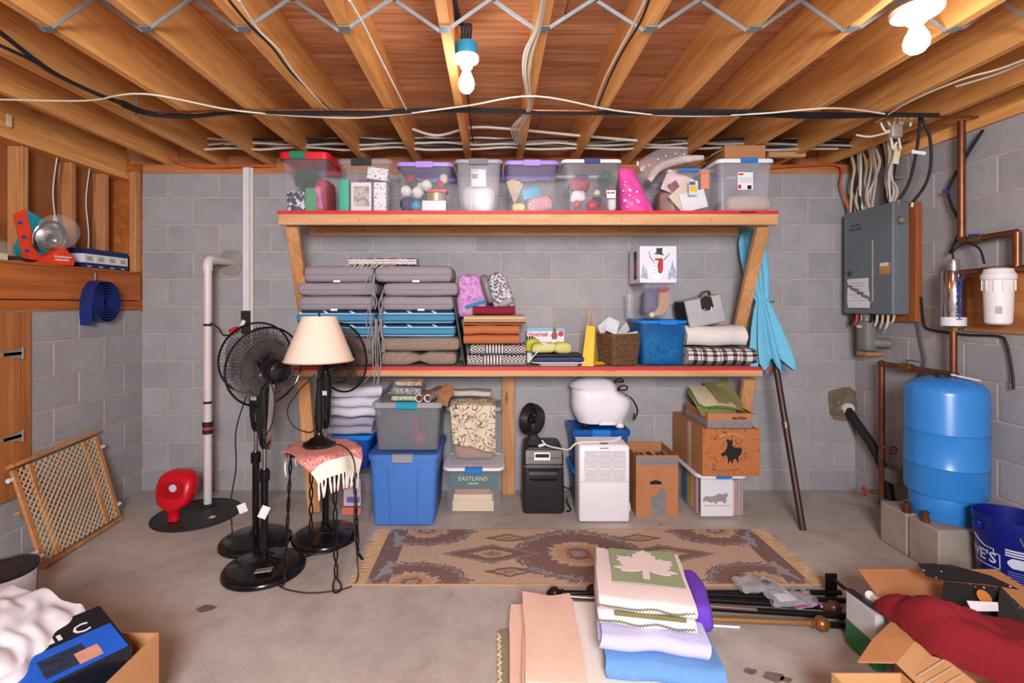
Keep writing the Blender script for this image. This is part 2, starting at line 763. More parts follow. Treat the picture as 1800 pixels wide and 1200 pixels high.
floor = structure('floor', MB().box(-3.1, 3.2, -1.2, YB + 0.1, -0.12, 0.0), ft.m)

m_stain = mat('dark_floor_stain', (122, 106, 92), 0.7, var=0.3, scale=30)
for sx_, sy_, sr in ((1.05, 2.03, 0.018), (1.13, 2.0, 0.028), (1.17, 1.985, 0.016), (-1.42, 2.45, 0.03), (1.14, 3.38, 0.008)):
    O('stain', MB().prism([(sx_ + sr * (1 + 0.18 * math.sin(k * 1.9)) * 1.5 * math.cos(k * PI / 7), sy_ + sr * (1 + 0.15 * math.cos(k * 1.3)) * math.sin(k * PI / 7)) for k in range(14)], 0.0006), m_stain, floor)
# ceiling: plywood panels on joists
m_joist = wood('joist_wood', (250, 186, 114), (216, 141, 72), 'Y', 0.6, 0.9)
m_ply = wood('subfloor_plywood', (230, 170, 126), (176, 110, 68), 'X', 0.68, 0.5, knots=True, grain=1.6)
m_rim = wood('rim_wood', (218, 146, 92), (168, 102, 58), 'X', 0.6)
ceiling = structure('ceiling', MB().box(-3.2, 3.2, -1.2, 4.2, ZD + 0.02, ZD + 0.06), m_ply)
ys = [-1.2, 0.02, 1.24, 2.46, 3.68, 4.2]
for i in range(len(ys) - 1):
    xs = [-3.2, -2.1 + (0.9 if i % 2 else 0), 0.34 + (0.9 if i % 2 else 0), 2.78 + (0.3 if i % 2 else 0), 3.2]
    for x0, x1 in zip(xs, xs[1:]):
        O('subfloor_panel', MB().box(x0 + 0.0015, x1 - 0.0015, ys[i] + 0.0015, ys[i + 1] - 0.0015, ZD, ZD + 0.019, 0.002), m_ply, ceiling)
JX = [-2.63, -2.22, -1.82, -1.42, -1.025, -0.612, -0.200, 0.2025, 0.640, 1.064, 1.464, 1.885, 2.29, 2.70]
JW = 0.046
jm = MB().box(-JW / 2, JW / 2, -2.65, 2.65, 0, ZD - ZJ, 0.003).mesh('joist')
jm.materials.append(m_joist)
for x in JX:
    o = bpy.data.objects.new('joist', jm)
    o.location = Vector((x, 1.45, ZJ)) - ceiling.location
    o.parent = ceiling
    col.objects.link(o)
# board on top of the block wall and blocking between the joists
O('sill_plate', MB().box(-2.835, 3.1, YB + 0.002, YB + 0.14, ZW, ZJ, 0.003), m_rim, ceiling)
O('rim_joist', MB().box(-3.1, 3.1, 4.11, 4.16, ZJ, ZD, 0.003), m_rim, ceiling)
O('side_plate', MB().box(2.90, 3.05, -1.2, 3.99, ZW + 0.002, ZJ, 0.003), m_joist, ceiling)
O('side_joist', MB().box(2.935, 2.985, -1.2, 4.1, ZJ + 0.001, ZD, 0.003), m_joist, ceiling)

# metal cross bridging between the joists
m_galv = mat('galvanised_steel', (150, 160, 164), 0.5, 0.6, var=0.12, scale=25)
YBR = 2.03
for i in range(len(JX) - 1):
    for s in (0, 1):
        a, b2 = (JX[i], JX[i + 1]) if s == 0 else (JX[i + 1], JX[i])
        sg = 1 if b2 > a else -1
        yy = YBR + (0.012 if s else -0.012)
        mb = MB()
        p0, p1 = Vector((a + sg * 0.024, yy, ZJ - 0.004)), Vector((b2 - sg * 0.025, yy, ZD - 0.012))
        mb.beam(p0, p1, 0.015, 0.0045, up=(0, 1, 0))
        mb.box(a - 0.02 * sg, a + 0.028 * sg, yy - 0.012, yy + 0.012, ZJ - 0.006, ZJ - 0.003)
        O('bridging_strap', mb, m_galv, ceiling)

# left wall above the blocks: beam, ledge, studs, sheathing
m_fir = wood('left_beam_wood', (200, 116, 58), (150, 80, 34), 'Y', 0.6, 0.5, var=0.06)
m_stud = wood('stud_wood', (222, 160, 106), (186, 120, 70), 'Z', 0.62, 0.8)
m_sheath = mat('brown_sheathing', (150, 90, 50), 0.75, var=0.22, scale=4, bump=0.2, bscale=60)
O('face_beam', MB().box(XL - 0.04, XL, 0.5, YB - 0.005, 1.532, 1.742, 0.003), m_fir, wall_left)
O('lower_face_board', MB().box(XL - 0.036, XL + 0.002, 0.5, YB - 0.005, 1.458, 1.526, 0.003), m_fir, wall_left)
O('ledge_board', MB().box(-3.06, XL + 0.004, 0.5, YB - 0.005, 1.743, 1.757, 0.002), m_fir, wall_left)
O('sheathing', MB().box(-3.11, -3.062, 0.5, YB + 0.1, 1.458, ZJ), m_sheath, wall_left)
O('top_plate', MB().box(-3.06, -2.93, 0.5, YB, 2.50, 2.556, 0.003), m_joist, wall_left)
O('header_joist', MB().box(-3.0, -2.955, 0.5, YB, 2.557, ZD, 0.003), m_joist, wall_left)
for y in (2.42, 2.80, 3.14, 3.5, 3.80):
    O('stud', MB().box(-3.06, -2.965, y - 0.022, y + 0.022, 1.758, 2.498, 0.003), m_stud, wall_left)
O('end_panel', MB().box(-3.06, XL, 3.985, YB + 0.05, 1.44, ZJ), m_fir, wall_left)
O('corner_stud', MB().box(-2.885, XL, 3.925, YB - 0.017, 1.758, ZW, 0.003), m_stud, wall_left)

# crawl space door in the left wall
m_door = wood('door_plywood', (204, 132, 78), (150, 88, 46), 'Z', 0.55, 0.45, var=0.02)
m_frame = wood('door_frame_wood', (198, 124, 70), (156, 90, 44), 'Z', 0.6, 0.7, var=0.02)
m_hinge = mat('hinge_steel', (150, 146, 140), 0.5, 0.2, var=0.1)
door = structure('door_1', MB().box(XL + 0.002, XL + 0.022, 2.25, 2.955, 0.36, 1.452, 0.003), m_door)
O('door_frame', MB().box(XL + 0.001, XL + 0.018, 2.962, 3.02, 0.345, 1.455, 0.003), m_frame, door)
for z in (1.21, 0.72):
    mb = MB().box(XL + 0.0225, XL + 0.027, 2.83, 2.953, z - 0.008, z + 0.010)
    mb.prism([(0, -0.03), (0.0, 0.03), (-0.11, 0.008), (-0.11, -0.008)], 0.004, face_M((XL + 0.023, 2.952, z), (0, 1, 0), (0, 0, 1)))
    mb.tube([(XL + 0.026, 2.958, z - 0.035), (XL + 0.026, 2.958, z + 0.035)], 0.007, 8)
    O('hinge', mb, m_hinge, door)

# ================================================================ shelf unit
m_pine_x = wood('shelf_pine_x', (226, 178, 132), (200, 146, 98), 'X', 0.55, 0.9, var=0.05)
m_pine_z = wood('shelf_pine_z', (218, 164, 112), (184, 124, 74), 'Z', 0.55, 0.9, var=0.08)
m_redpaint = mat('red_paint', (214, 38, 46), 0.5, var=0.06)
m_shelftop = mat('shelf_top_board', (158, 140, 122), 0.8, var=0.12, scale=20)
SU, SL = 2.143, 1.052
YU, YLF = 3.40, 3.555
shelf = T('storage_shelf', 'two-tier pine storage shelf with red front edges, fixed along the block wall', 'shelf', (0.23, 3.8, 0.0))
pb = O('shelf_board', MB().box(-1.484, 1.953, YU, YB - 0.002, SU - 0.021, SU, 0.002), m_shelftop, shelf)
O('red_edge', MB().box(-1.484, 1.953, YU - 0.003, YU - 0.0002, SU - 0.021, SU), m_redpaint, pb)
O('front_rail', MB().box(-1.480, 1.951, YU + 0.002, YU + 0.042, SU - 0.096, SU - 0.0215, 0.003), m_pine_x, shelf)
pb = O('shelf_board', MB().box(-1.437, 1.985, YLF, YB - 0.002, SL - 0.022, SL, 0.002), m_shelftop, shelf)
O('red_edge', MB().box(-1.437, 1.985, YLF - 0.003, YLF - 0.0002, SL - 0.022, SL), m_redpaint, pb)
O('front_rail', MB().box(-1.437, 1.930, YLF + 0.002, YLF + 0.042, SL - 0.069, SL - 0.0225, 0.003), m_pine_x, shelf)
# dark hand lettering on the red edge, at its right end
mt = marks(13, 0.015)
mt.xf(face_M((wx(1315, YU), YU - 0.0033, SU - 0.0105), (1, 0, 0), (0, 0, 1)))
O('edge_lettering', mt, mat('black_ink', (30, 24, 24), 0.7), shelf)
O('wall_ledger', MB().box(wx(543, 3.96), wx(1298, 3.96), 3.955, YB - 0.003, 2.048, 2.121, 0.003), m_pine_x, shelf)
O('wall_ledger', MB().box(-1.43, 1.93, 3.955, YB - 0.003, SL - 0.094, SL - 0.0225, 0.003), m_pine_x, shelf)
O('center_post', MB().box(wx(882, 3.93), wx(905, 3.93), 3.915, 3.953, 0.0, SL - 0.0955, 0.003), m_pine_z, shelf)
# slanted braces: upper ones from the upper front rail back to the wall, lower ones down towards the floor
O('brace', MB().beam((-1.405, 3.46, SU - 0.10), (-1.445, 3.93, SL + 0.012), 0.088, 0.042, 0.003, up=(0, 1, 0.4)), m_pine_z, shelf)
O('brace', MB().beam((1.875, 3.46, SU - 0.10), (1.885, 3.93, SL + 0.012), 0.088, 0.042, 0.003, up=(0, 1, 0.4)), m_pine_z, shelf)
O('brace', MB().beam((-1.385, 3.62, SL - 0.10), (-1.285, 3.56, 0.015), 0.088, 0.042, 0.003, up=(0, 1, 0)), m_pine_z, shelf)
O('brace', MB().beam((1.870, 3.63, SL - 0.10), (1.880, 3.945, 0.06), 0.088, 0.042, 0.003, up=(0, 1, 0.4)), m_pine_z, shelf)
m_nail = mat('nail_steel', (70, 66, 64), 0.5, 0.6)
for x in (545, 632, 720, 830, 960, 1093, 1250):
    O('nail_head', MB().lathe([(0.004, 0), (0.004, 0.001)], 8).rot('X', 90).move((wx(x, YU), YU + 0.0018, SU - 0.06)), m_nail, shelf)
for x in (560, 640, 700, 800, 965, 1090):
    O('nail_head', MB().lathe([(0.005, 0), (0.005, 0.001)], 8).rot('X', 90).move((wx(x, 3.955), 3.9548, 2.09)), m_nail, shelf)

# ================================================================ bins
m_clear = clear_plastic('clear_bin', (228, 226, 238), 0.935)
m_clear2 = clear_plastic('cloudy_bin', (214, 210, 222), 0.80)
m_grayclear = clear_plastic('smoky_bin', (150, 152, 160), 0.66)
m_whitelid = mat('white_lid_plastic', (232, 230, 234), 0.4, var=0.03)
m_graylid = mat('gray_lid_plastic', (164, 160, 170), 0.4, var=0.04)
m_purple = mat('lilac_plastic', (168, 140, 226), 0.4, var=0.04)
m_blueclip = mat('blue_latch_plastic', (42, 120, 206), 0.38, var=0.04)
m_navyclip = mat('navy_latch_plastic', (52, 66, 130), 0.4)
m_tealclip = mat('teal_latch_plastic', (0, 150, 176), 0.4)
m_blackclip = mat('black_latch_plastic', (40, 40, 44), 0.45)
m_redlid = mat('red_lid_plastic', (222, 30, 42), 0.4, var=0.04)
m_greenclip = mat('green_latch_plastic', (34, 128, 92), 0.45)
m_graytote = mat('gray_tote', (120, 120, 128), 0.5)


def tote(name, label, x0, x1, yf, depth, z0, z1, body, lid=None, latch=None, latch_w=0.1, latch_x=None, lid_h=0.035, over=0.014,
         taper=0.09, rad=0.03, group=None, panel=False, rotz=0.0, latch_d=0.03, wall=0.004, open_top=False, cat='bin'):
    """a lidded storage bin: x0..x1 and yf are the lid's outline, z0..z1 its height"""
    cx, cy, w = (x0 + x1) / 2, yf + depth / 2, x1 - x0
    t = T(name, label, cat, (cx, cy, z0), group, local=True, rotz=rotz)
    H = z1 - z0
    bw, bd = w - 2 * over, depth - 2 * over
    zt = H - lid_h * 0.45
    mb = MB()
    k = 1 - taper
    rings = [rrect(0, 0, bw * k - 0.02, bd * k - 0.02, rad, 0.0), rrect(0, 0, bw * k, bd * k, rad, 0.008),
             rrect(0, 0, bw * (k + 1) / 2, bd * (k + 1) / 2, rad, zt * 0.5), rrect(0, 0, bw, bd, rad, zt - 0.025),
             rrect(0, 0, bw + 0.006, bd + 0.006, rad, zt - 0.024), rrect(0, 0, bw + 0.006, bd + 0.006, rad, zt),
             rrect(0, 0, bw - 2 * wall, bd - 2 * wall, rad, zt),
             rrect(0, 0, bw * k - 2 * wall, bd * k - 2 * wall, rad, 0.012)]
    mb.loft(rings)
    O('body', mb, body, t, keep=True)
    if panel:
        mb = MB()
        pw = bw * 0.33
        fy = -bd / 2
        for s in (-1, 1):
            mb.beam((s * pw / 2, fy * k - 0.001, 0.012), (s * pw / 2, fy - 0.001, zt - 0.04), 0.006, 0.004, up=(0, 1, 0))
        O('front_rib', mb, body, t, keep=True)
    if lid is not None:
        mb = MB()
        mb.loft([rrect(0, 0, w - 0.002, depth - 0.002, rad + 0.012, H - lid_h), rrect(0, 0, w, depth, rad + 0.012, H - lid_h * 0.7),
                 rrect(0, 0, w, depth, rad + 0.012, H - 0.006), rrect(0, 0, w - 0.012, depth - 0.012, rad + 0.008, H),
                 rrect(0, 0, w - 0.05, depth - 0.05, rad, H), rrect(0, 0, w - 0.06, depth - 0.06, rad, H - 0.008)], cap0=False)
        O('lid', mb, lid, t, keep=True)
    if latch is not None:
        lx = 0 if latch_x is None else latch_x
        for s in (-1, 1):
            mb = MB()
            y = s * (depth / 2 + 0.004)
            mb.box(lx - latch_w / 2, lx + latch_w / 2, y - 0.006, y + 0.006, H - lid_h - latch_d, H + 0.002, 0.004)
            mb.box(lx - latch_w / 2, lx + latch_w / 2, y - s * 0.03, y - s * 0.004, H - 0.001, H + 0.004, 0.0015)
            O('latch', mb, latch, t, keep=True)
    return t


YF = 3.43
g_top = 'storage bins along the top shelf'


def top(px0, px1, ytop, **kw):
    return dict(x0=wx(px0, YF), x1=wx(px1, YF), yf=YF, z0=SU, z1=wz(ytop, YF), **kw)


tote('storage_bin', 'clear bin with red lid and green latch, leftmost on the top shelf', depth=0.44, body=m_clear, lid=m_redlid, latch=m_greenclip, latch_w=0.11, lid_h=0.05, latch_x=-0.04, group=g_top, **top(489, 577, 266), latch_d=0.0)
tote('storage_bin', 'clear bin with black latch and teal box inside, second from left on top shelf', depth=0.44, body=m_clear, lid=m_clear2, latch=m_blackclip, latch_w=0.14, group=g_top, panel=True, **top(591, 689, 278), latch_d=0.016, latch_x=-0.02)
tote('storage_bin', 'clear bin with lilac lid holding yarn balls and a blue ball on top shelf', depth=0.42, body=m_clear, lid=m_purple, latch=m_purple, latch_w=0.12, lid_h=0.03, group=g_top, **top(695, 796, 284), latch_d=0.012)
tote('storage_bin', 'tall clear bin with gray lid and white cloth inside on top shelf', depth=0.46, body=m_clear2, lid=m_graylid, latch=m_graytote, latch_w=0.13, lid_h=0.028, group=g_top, panel=True, **top(798, 884, 279), latch_d=0.012)
tote('storage_bin', 'clear bin with lilac lid, red checked cloth inside, on top shelf', depth=0.42, body=m_clear, lid=m_purple, latch=m_purple, latch_w=0.12, lid_h=0.03, group=g_top, **top(887, 984, 281), latch_d=0.012)
tote('storage_bin', 'clear bin with white lid and navy latch, green tinsel inside, on top shelf', depth=0.42, body=m_clear, lid=m_whitelid, latch=m_navyclip, latch_w=0.11, lid_h=0.026, group=g_top, taper=0.14, **top(987, 1095, 279), latch_d=0.006)
tote('storage_bin', 'small clear bin of papers with bright blue latch at right of pink bag', depth=0.42, body=m_clear, lid=m_clear2, latch=m_blueclip, latch_w=0.14, lid_h=0.022, group=g_top, x0=wx(1172, YF), x1=wx(1259, YF), yf=YF, z0=SU, z1=wz(296, YF), latch_d=0.0, latch_x=-0.02)
tote('storage_bin', 'large clear bin with white lid and blue latch, rightmost on the top shelf', depth=0.46, body=m_clear2, lid=m_whitelid, latch=m_blueclip, latch_w=0.12, lid_h=0.03, group=g_top, x0=wx(1262, YF), x1=wx(1364, YF), yf=YF, z0=SU, z1=wz(278, YF), latch_d=0.0, latch_x=0.015, taper=0.07)


# ---- contents of the top bins
def ball(name, label, c, r, m, group=None, cat='ball', ribs=False):
    mb = MB()
    n = 14
    prof = [(r * math.sin(PI * i / n), r - r * math.cos(PI * i / n)) for i in range(n + 1)]
    mb.lathe(prof, 20, (0, 0, 0), caps=(False, False))
    if ribs:
        for k in range(7):
            ax = Matrix.Rotation(k * 0.47, 4, (0.4, 1, 0.2)) @ Matrix.Rotation(k * 1.3, 4, 'X')
            q = [Vector((0, 0, r)) + ax @ Vector((math.cos(a) * (r + 0.001), math.sin(a) * (r + 0.001), (k - 3) * r * 0.12)) for a in [2 * PI * j / 22 for j in range(23)]]
            mb.tube(q, 0.0035, 5)
    mb.move((c[0], c[1], c[2]))
    return S(name, label, cat, mb, m, group)


def soft(name, label, cat, c, s, r, m, amp=0.01, freq=7, seed=1, rot=None, n=8, bulge=0.0, group=None):
    """one soft lump of cloth; c is the centre"""
    return S(name, label, cat, MB().rbox(c, s, r, n, amp, freq, seed, rot, bulge), m, group)


def carton(name, label, cat, x0, x1, y0, y1, z0, z1, m, group=None, b=0.003, print_=None):
    mb = MB().box(x0, x1, y0, y1, z0, z1, b)
    return S(name, label, cat, mb, m, group)


def pattern_mat(name, fn, rough=0.7, bump=0):
    if name in MATS:
        return MATS[name]
    t = NT(name)
    t.color(fn(t))
    t.set(rough, 0, 0.25)
    MATS[name] = t.m
    return t.m


def damask(t, a, b, scale=26, cut=0.5):
    v = t.coords()
    vo = t.n('ShaderNodeTexVoronoi', feature='SMOOTH_F1')
    vo.inputs['Scale'].default_value = scale
    t.l(v, vo.inputs['Vector'])
    n = t.noise(v, scale * 1.3, 2, 0.5, 2.0)
    s = t.math('ADD', vo.outputs['Distance'], n)
    return t.ramp(s, [(cut, lin(a)), (cut + 0.04, lin(b))])


m_damask = pattern_mat('black_white_damask', lambda t: damask(t, (30, 34, 60), (226, 222, 228), 34, 0.98))
m_scriptbox = pattern_mat('white_script_print', lambda t: damask(t, (96, 92, 104), (230, 226, 228), 60, 0.72))
m_white = mat('white_card', (232, 230, 234), 0.6, var=0.03)
m_whitecloth = mat('white_cloth', (230, 226, 230), 0.85, var=0.06, bump=0.3)
m_redcloth = mat('red_cloth', (176, 36, 52), 0.85, var=0.15, bump=0.3)
m_greencloth = mat('green_paper', (62, 150, 96), 0.7, var=0.12)
m_pink = mat('pink_plastic', (226, 92, 168), 0.5, var=0.1)
m_tealbox = mat('teal_card', (52, 176, 148), 0.6, var=0.05)
m_gold = mat('gold_tin', (206, 186, 120), 0.28, 0.85, var=0.1)
m_silver = mat('silver_metal', (196, 196, 198), 0.3, 0.9, var=0.08)
m_yarn = mat('white_yarn', (232, 230, 226), 0.85, var=0.05, bump=0.6, bscale=80)
m_navy = mat('navy_cloth', (40, 46, 84), 0.8, var=0.2, bump=0.3)
m_ltblue = mat('light_blue_gloss', (62, 158, 200), 0.3, var=0.1)
m_cream = mat('cream_cloth', (222, 204, 170), 0.85, var=0.08, bump=0.3)
m_straw = mat('straw', (214, 192, 160), 0.85, var=0.2, scale=40)
m_orange = mat('orange_card', (236, 132, 76), 0.65, var=0.05)
m_maroon = mat('maroon_card', (120, 30, 50), 0.65, var=0.06)
m_paper = mat('pale_paper', (226, 218, 216), 0.7, var=0.05)


def tuft(name, label, cat, c, s, m, n=500, L=0.05, seed=1, w=0.003, group=None):
    """bristly greenery or tinsel: many thin leaves scattered through a lump"""
    rnd = random.Random(seed)
    mb = MB()
    for _ in range(n):
        while True:
            q = Vector((rnd.uniform(-1, 1), rnd.uniform(-1, 1), rnd.uniform(-1, 1)))
            if q.length < 1:
                break
        p = Vector((c[0] + q.x * s[0], c[1] + q.y * s[1], c[2] + q.z * s[2]))
        d = Vector((rnd.uniform(-1, 1), rnd.uniform(-1, 1), rnd.uniform(-1, 1))).normalized() * L
        e = d.orthogonal().normalized() * w
        mb.add([p - d / 2 - e, p - d / 2 + e, p + d / 2], [(0, 1, 2)])
    return tag(S(name, label, cat, mb, m, group), kind=None)


zt = SU + 0.014
yq = YF + 0.045
X = lambda p: wx(p, YF + 0.05)
m_fir_green = mat('fir_green', (52, 92, 66), 0.7, var=0.3, scale=30)
tuft('fir_garland', 'dark green fir garland inside the bin with red lid', 'garland', (X(527), yq + 0.14, zt + 0.25), (0.09, 0.1, 0.085), m_fir_green, 700, 0.05, 2)
carton('gift_box', 'small black and white damask box inside the bin with red lid', 'box', X(505), X(536), yq - 0.005, yq + 0.08, zt, zt + 0.135, m_damask)
carton('green_folder', 'bright green folder inside the bin with red lid', 'folder', X(537), X(557), yq + 0.0, yq + 0.05, zt, zt + 0.16, m_greencloth)
soft('pink_ribbon', 'crumpled pink ribbon inside the bin with red lid', 'ribbon', (X(560), yq + 0.02, zt + 0.085), (0.045, 0.04, 0.17), 0.02, m_pink, 0.02, 16, 5)
soft('red_cloth', 'dark red folded cloth standing inside the bin with red lid', 'cloth', (X(552), yq + 0.22, zt + 0.13), (0.12, 0.2, 0.26), 0.04, m_redcloth, 0.015, 9, 3)
carton('teal_box', 'flat teal card box in the bin with black latch', 'box', X(597), X(613), yq, yq + 0.2, zt, zt + 0.22, m_tealbox)
t = T('picture_frame', 'small framed print standing in the bin with black latch', 'picture frame', (X(635), yq + 0.02, zt))
O('frame', MB().box(X(617), X(653), yq, yq + 0.016, zt, zt + 0.20, 0.003), m_paper, t)
O('print', MB().box(X(622), X(649), yq - 0.002, yq - 0.0005, zt + 0.03, zt + 0.17), pattern_mat('faded_print', lambda t: t.ramp(t.noise(t.coords(), 34, 4, 0.7), [(0.3, lin((90, 86, 110))), (0.5, lin((176, 158, 150))), (0.7, lin((226, 210, 186)))])), t)
carton('patterned_box', 'upright white box printed with gray script in the bin with black latch', 'box', X(657), X(679), yq, yq + 0.1, zt, zt + 0.20, m_scriptbox)
mb = MB().cbox((X(663), yq + 0.05, zt + 0.262), (0.145, 0.08, 0.085), 0.003, rot=(0, 8, 0))
S('patterned_box', 'tilted white box printed with gray script resting on top in black-latched bin', 'box', mb, m_scriptbox)
soft('red_cloth', 'red cloth behind the framed print in the black-latched bin', 'cloth', (X(632), yq + 0.10, zt + 0.12), (0.11, 0.1, 0.24), 0.04, m_redcloth, 0.012, 9, 4)
# lilac bin with yarn
g = 'white yarn balls in the lilac-lidded bin'
for i, (px, dz, dy) in enumerate(((712, 0.115, 0.01), (733, 0.105, 0.0), (747, 0.165, 0.05))):
    ball('yarn_ball', ('white yarn ball lying above the navy ball in lilac bin', 'white yarn ball in front above the blue ball in lilac bin', 'white yarn ball wedged highest in the lilac bin')[i], (X(px), yq + 0.05 + dy, zt + dz), 0.035, m_yarn, g, ribs=True)
ball('navy_ball', 'dark navy ball at the bottom left of lilac bin', (X(715), yq + 0.05, zt), 0.055, m_navy, cat='ball')
ball('blue_ball', 'glossy light blue ball at the bottom of lilac bin', (X(731), yq + 0.02, zt), 0.036, m_ltblue)
carton('white_box', 'plain white card box at bottom right of lilac bin', 'box', X(742), X(784), yq, yq + 0.14, zt, zt + 0.072, m_white)
mb = MB().lathe([(0.066, 0), (0.07, 0.004), (0.07, 0.055), (0.066, 0.06)], 28, (X(765), yq + 0.075, zt + 0.0725))
S('gold_tin', 'round gold tin on the white box in lilac bin', 'tin', mb, m_gold)
carton('red_strip', 'flat red box lying on the gold tin in lilac bin', 'box', X(752), X(786), yq + 0.01, yq + 0.12, zt + 0.134, zt + 0.155, m_redlid)
wr = T('felt_wreath', 'felt wreath of red, green and cream pieces standing in lilac bin', 'wreath', (X(745), yq + 0.2, zt + 0.16))
for k in range(7):
    a = R(200 + k * 140 / 6)
    mb = MB().rbox((X(745) + 0.13 * math.cos(a), yq + 0.2, zt + 0.31 + 0.11 * math.sin(a)), (0.06, 0.05, 0.075), 0.028, 5, 0.006, 12, k)
    O('felt_piece', mb, (m_redcloth, m_fir_green, m_cream, m_redcloth, m_fir_green, m_redcloth, m_cream)[k], wr)
# gray lid bin
soft('white_cloth', 'bundled white cloth filling the bin with gray lid', 'cloth', (X(841), yq + 0.14, zt + 0.095), (0.24, 0.26, 0.19), 0.07, m_whitecloth, 0.02, 8, 8)
t = T('price_label', 'white store label stuck inside the front of gray-lidded bin', 'label', (X(841), YF + 0.03, SU + 0.2))
O('sheet', MB().box(X(829), X(854), YF + 0.03, YF + 0.032, SU + 0.18, SU + 0.30), m_white, t)
O('picture', MB().box(X(829.5), X(840), YF + 0.0285, YF + 0.0295, SU + 0.235, SU + 0.268), mat('dark_print', (90, 92, 96), 0.6), t)
O('red_line', MB().box(X(829.5), X(841), YF + 0.0285, YF + 0.0295, SU + 0.285, SU + 0.291), m_redlid, t)
# second lilac bin
mb = MB()
rnd = random.Random(3)
for k in range(16):
    a = R(48 + k * 4)
    mb.tube([(X(905), yq + 0.03 + 0.003 * k, zt + 0.06), (X(905) + 0.11 * math.cos(a) - 0.02, yq + 0.03 + 0.003 * k, zt + 0.08 + 0.15 * math.sin(a))], (0.002, 0.006), 5)
S('straw_bundle', 'fanned bundle of straw in the lilac bin with checked cloth', 'straw', mb, m_straw)
soft('yellow_cloth', 'rumpled pale yellow cloth in the second lilac bin', 'cloth', (X(912), yq + 0.07, zt + 0.03), (0.10, 0.1, 0.06), 0.03, mat('pale_yellow_cloth', (228, 206, 120), 0.8), 0.01, 10, 2)
mb = MB().cbox((X(935), yq + 0.06, zt + 0.135), (0.13, 0.012, 0.075), 0.003, rot=(0, -12, 0))
S('blue_packet', 'flat blue packet lying on the checked cloth in second lilac bin', 'packet', mb, m_ltblue)


def checks(t, a, b, scale):
    v = t.coords()
    ck = t.n('ShaderNodeTexChecker')
    ck.inputs['Scale'].default_value = scale
    ck.inputs['Color1'].default_value = lin(a)
    ck.inputs['Color2'].default_value = lin(b)
    t.l(v, ck.inputs['Vector'])
    return ck.outputs[0]


soft('checked_cloth', 'red and white checked cloth in the second lilac bin', 'cloth', (X(950), yq + 0.07, zt + 0.055), (0.19, 0.11, 0.11), 0.045, pattern_mat('red_white_check', lambda t: checks(t, (206, 84, 110), (232, 220, 224), 95)), 0.014, 9, 3, rot=(0, -10, 0))
carton('flat_box', 'low brown flat box under the checked cloth in second lilac bin', 'box', X(905), X(965), yq + 0.14, yq + 0.32, zt, zt + 0.03, m_cream)
# white lid bin
m_tinsel = mat('green_tinsel', (28, 128, 78), 0.3, 0.3, var=0.4, scale=60)
tuft('tinsel_ball', 'bright green tinsel ball in the bin with navy latch', 'decoration', (X(1068), yq + 0.06, zt + 0.235), (0.065, 0.05, 0.065), m_tinsel, 700, 0.03, 4, 0.002)
m_redgloss = mat('red_gloss', (196, 36, 52), 0.3, var=0.12)
for i, (px, dz, r, dy) in enumerate(((1042, 0.0, 0.043, 0.0), (1016, 0.025, 0.03, 0.01), (1061, 0.03, 0.03, 0.05))):
    ball('red_ornament', ('large red ornament at the bottom of navy-latched bin', 'small red ornament at left in navy-latched bin', 'small red ornament beside the white figure in navy-latched bin')[i], (X(px), yq + 0.045 + dy, zt + dz), r, m_redgloss, 'red ornaments', cat='ornament')
t = T('snow_figure', 'small white stuffed figure with red hat in the navy-latched bin', 'figure', (X(1077), yq + 0.03, zt))
O('figure_body', MB().rbox((X(1077), yq + 0.035, zt + 0.055), (0.06, 0.06, 0.11), 0.03, 6), m_whitecloth, t)
O('figure_hat', MB().lathe([(0.03, 0), (0.02, 0.03), (0.004, 0.07)], 14, (X(1072), yq + 0.04, zt + 0.108)), m_redcloth, t)
t = T('doll', 'little doll with cream face and black hat in navy-latched bin', 'doll', (X(1052), yq + 0.04, zt + 0.07))
O('doll_head', MB().lathe([(0.001, 0), (0.022, 0.012), (0.026, 0.028), (0.016, 0.046), (0.001, 0.05)], 14, (X(1052), yq + 0.06, zt + 0.11)), m_cream, t)
O('doll_coat', MB().rbox((X(1052), yq + 0.07, zt + 0.075), (0.07, 0.05, 0.07), 0.02, 5), m_navy, t)
soft('red_cloth', 'red tulle cloth heaped at upper left in navy-latched bin', 'cloth', (X(1022), yq + 0.1, zt + 0.2), (0.15, 0.12, 0.10), 0.04, mat('red_tulle', (176, 70, 90), 0.8, var=0.3, scale=20), 0.03, 12, 8)
soft('white_tissue', 'white tissue paper bunched in the navy-latched bin', 'tissue', (X(1019), yq + 0.08, zt + 0.115), (0.11, 0.1, 0.07), 0.03, m_whitecloth, 0.02, 14, 3)
t = T('bin_sticker', 'small white printed sticker on the navy-latched bin', 'sticker', (X(1073), YF + 0.012, SU + 0.1))
O('sticker_sheet', MB().box(X(1064), X(1080), YF + 0.012, YF + 0.0135, SU + 0.095, SU + 0.15), m_white, t)
for k, (s, hgt) in enumerate((('', 0.016),)):
    mt = marks(5, hgt)
    mt.xf(face_M((X(1072), YF + 0.0112, SU + 0.132), (1, 0, 0), (0, 0, 1)))
    O('sticker_print', mt, mat('black_ink'), t)
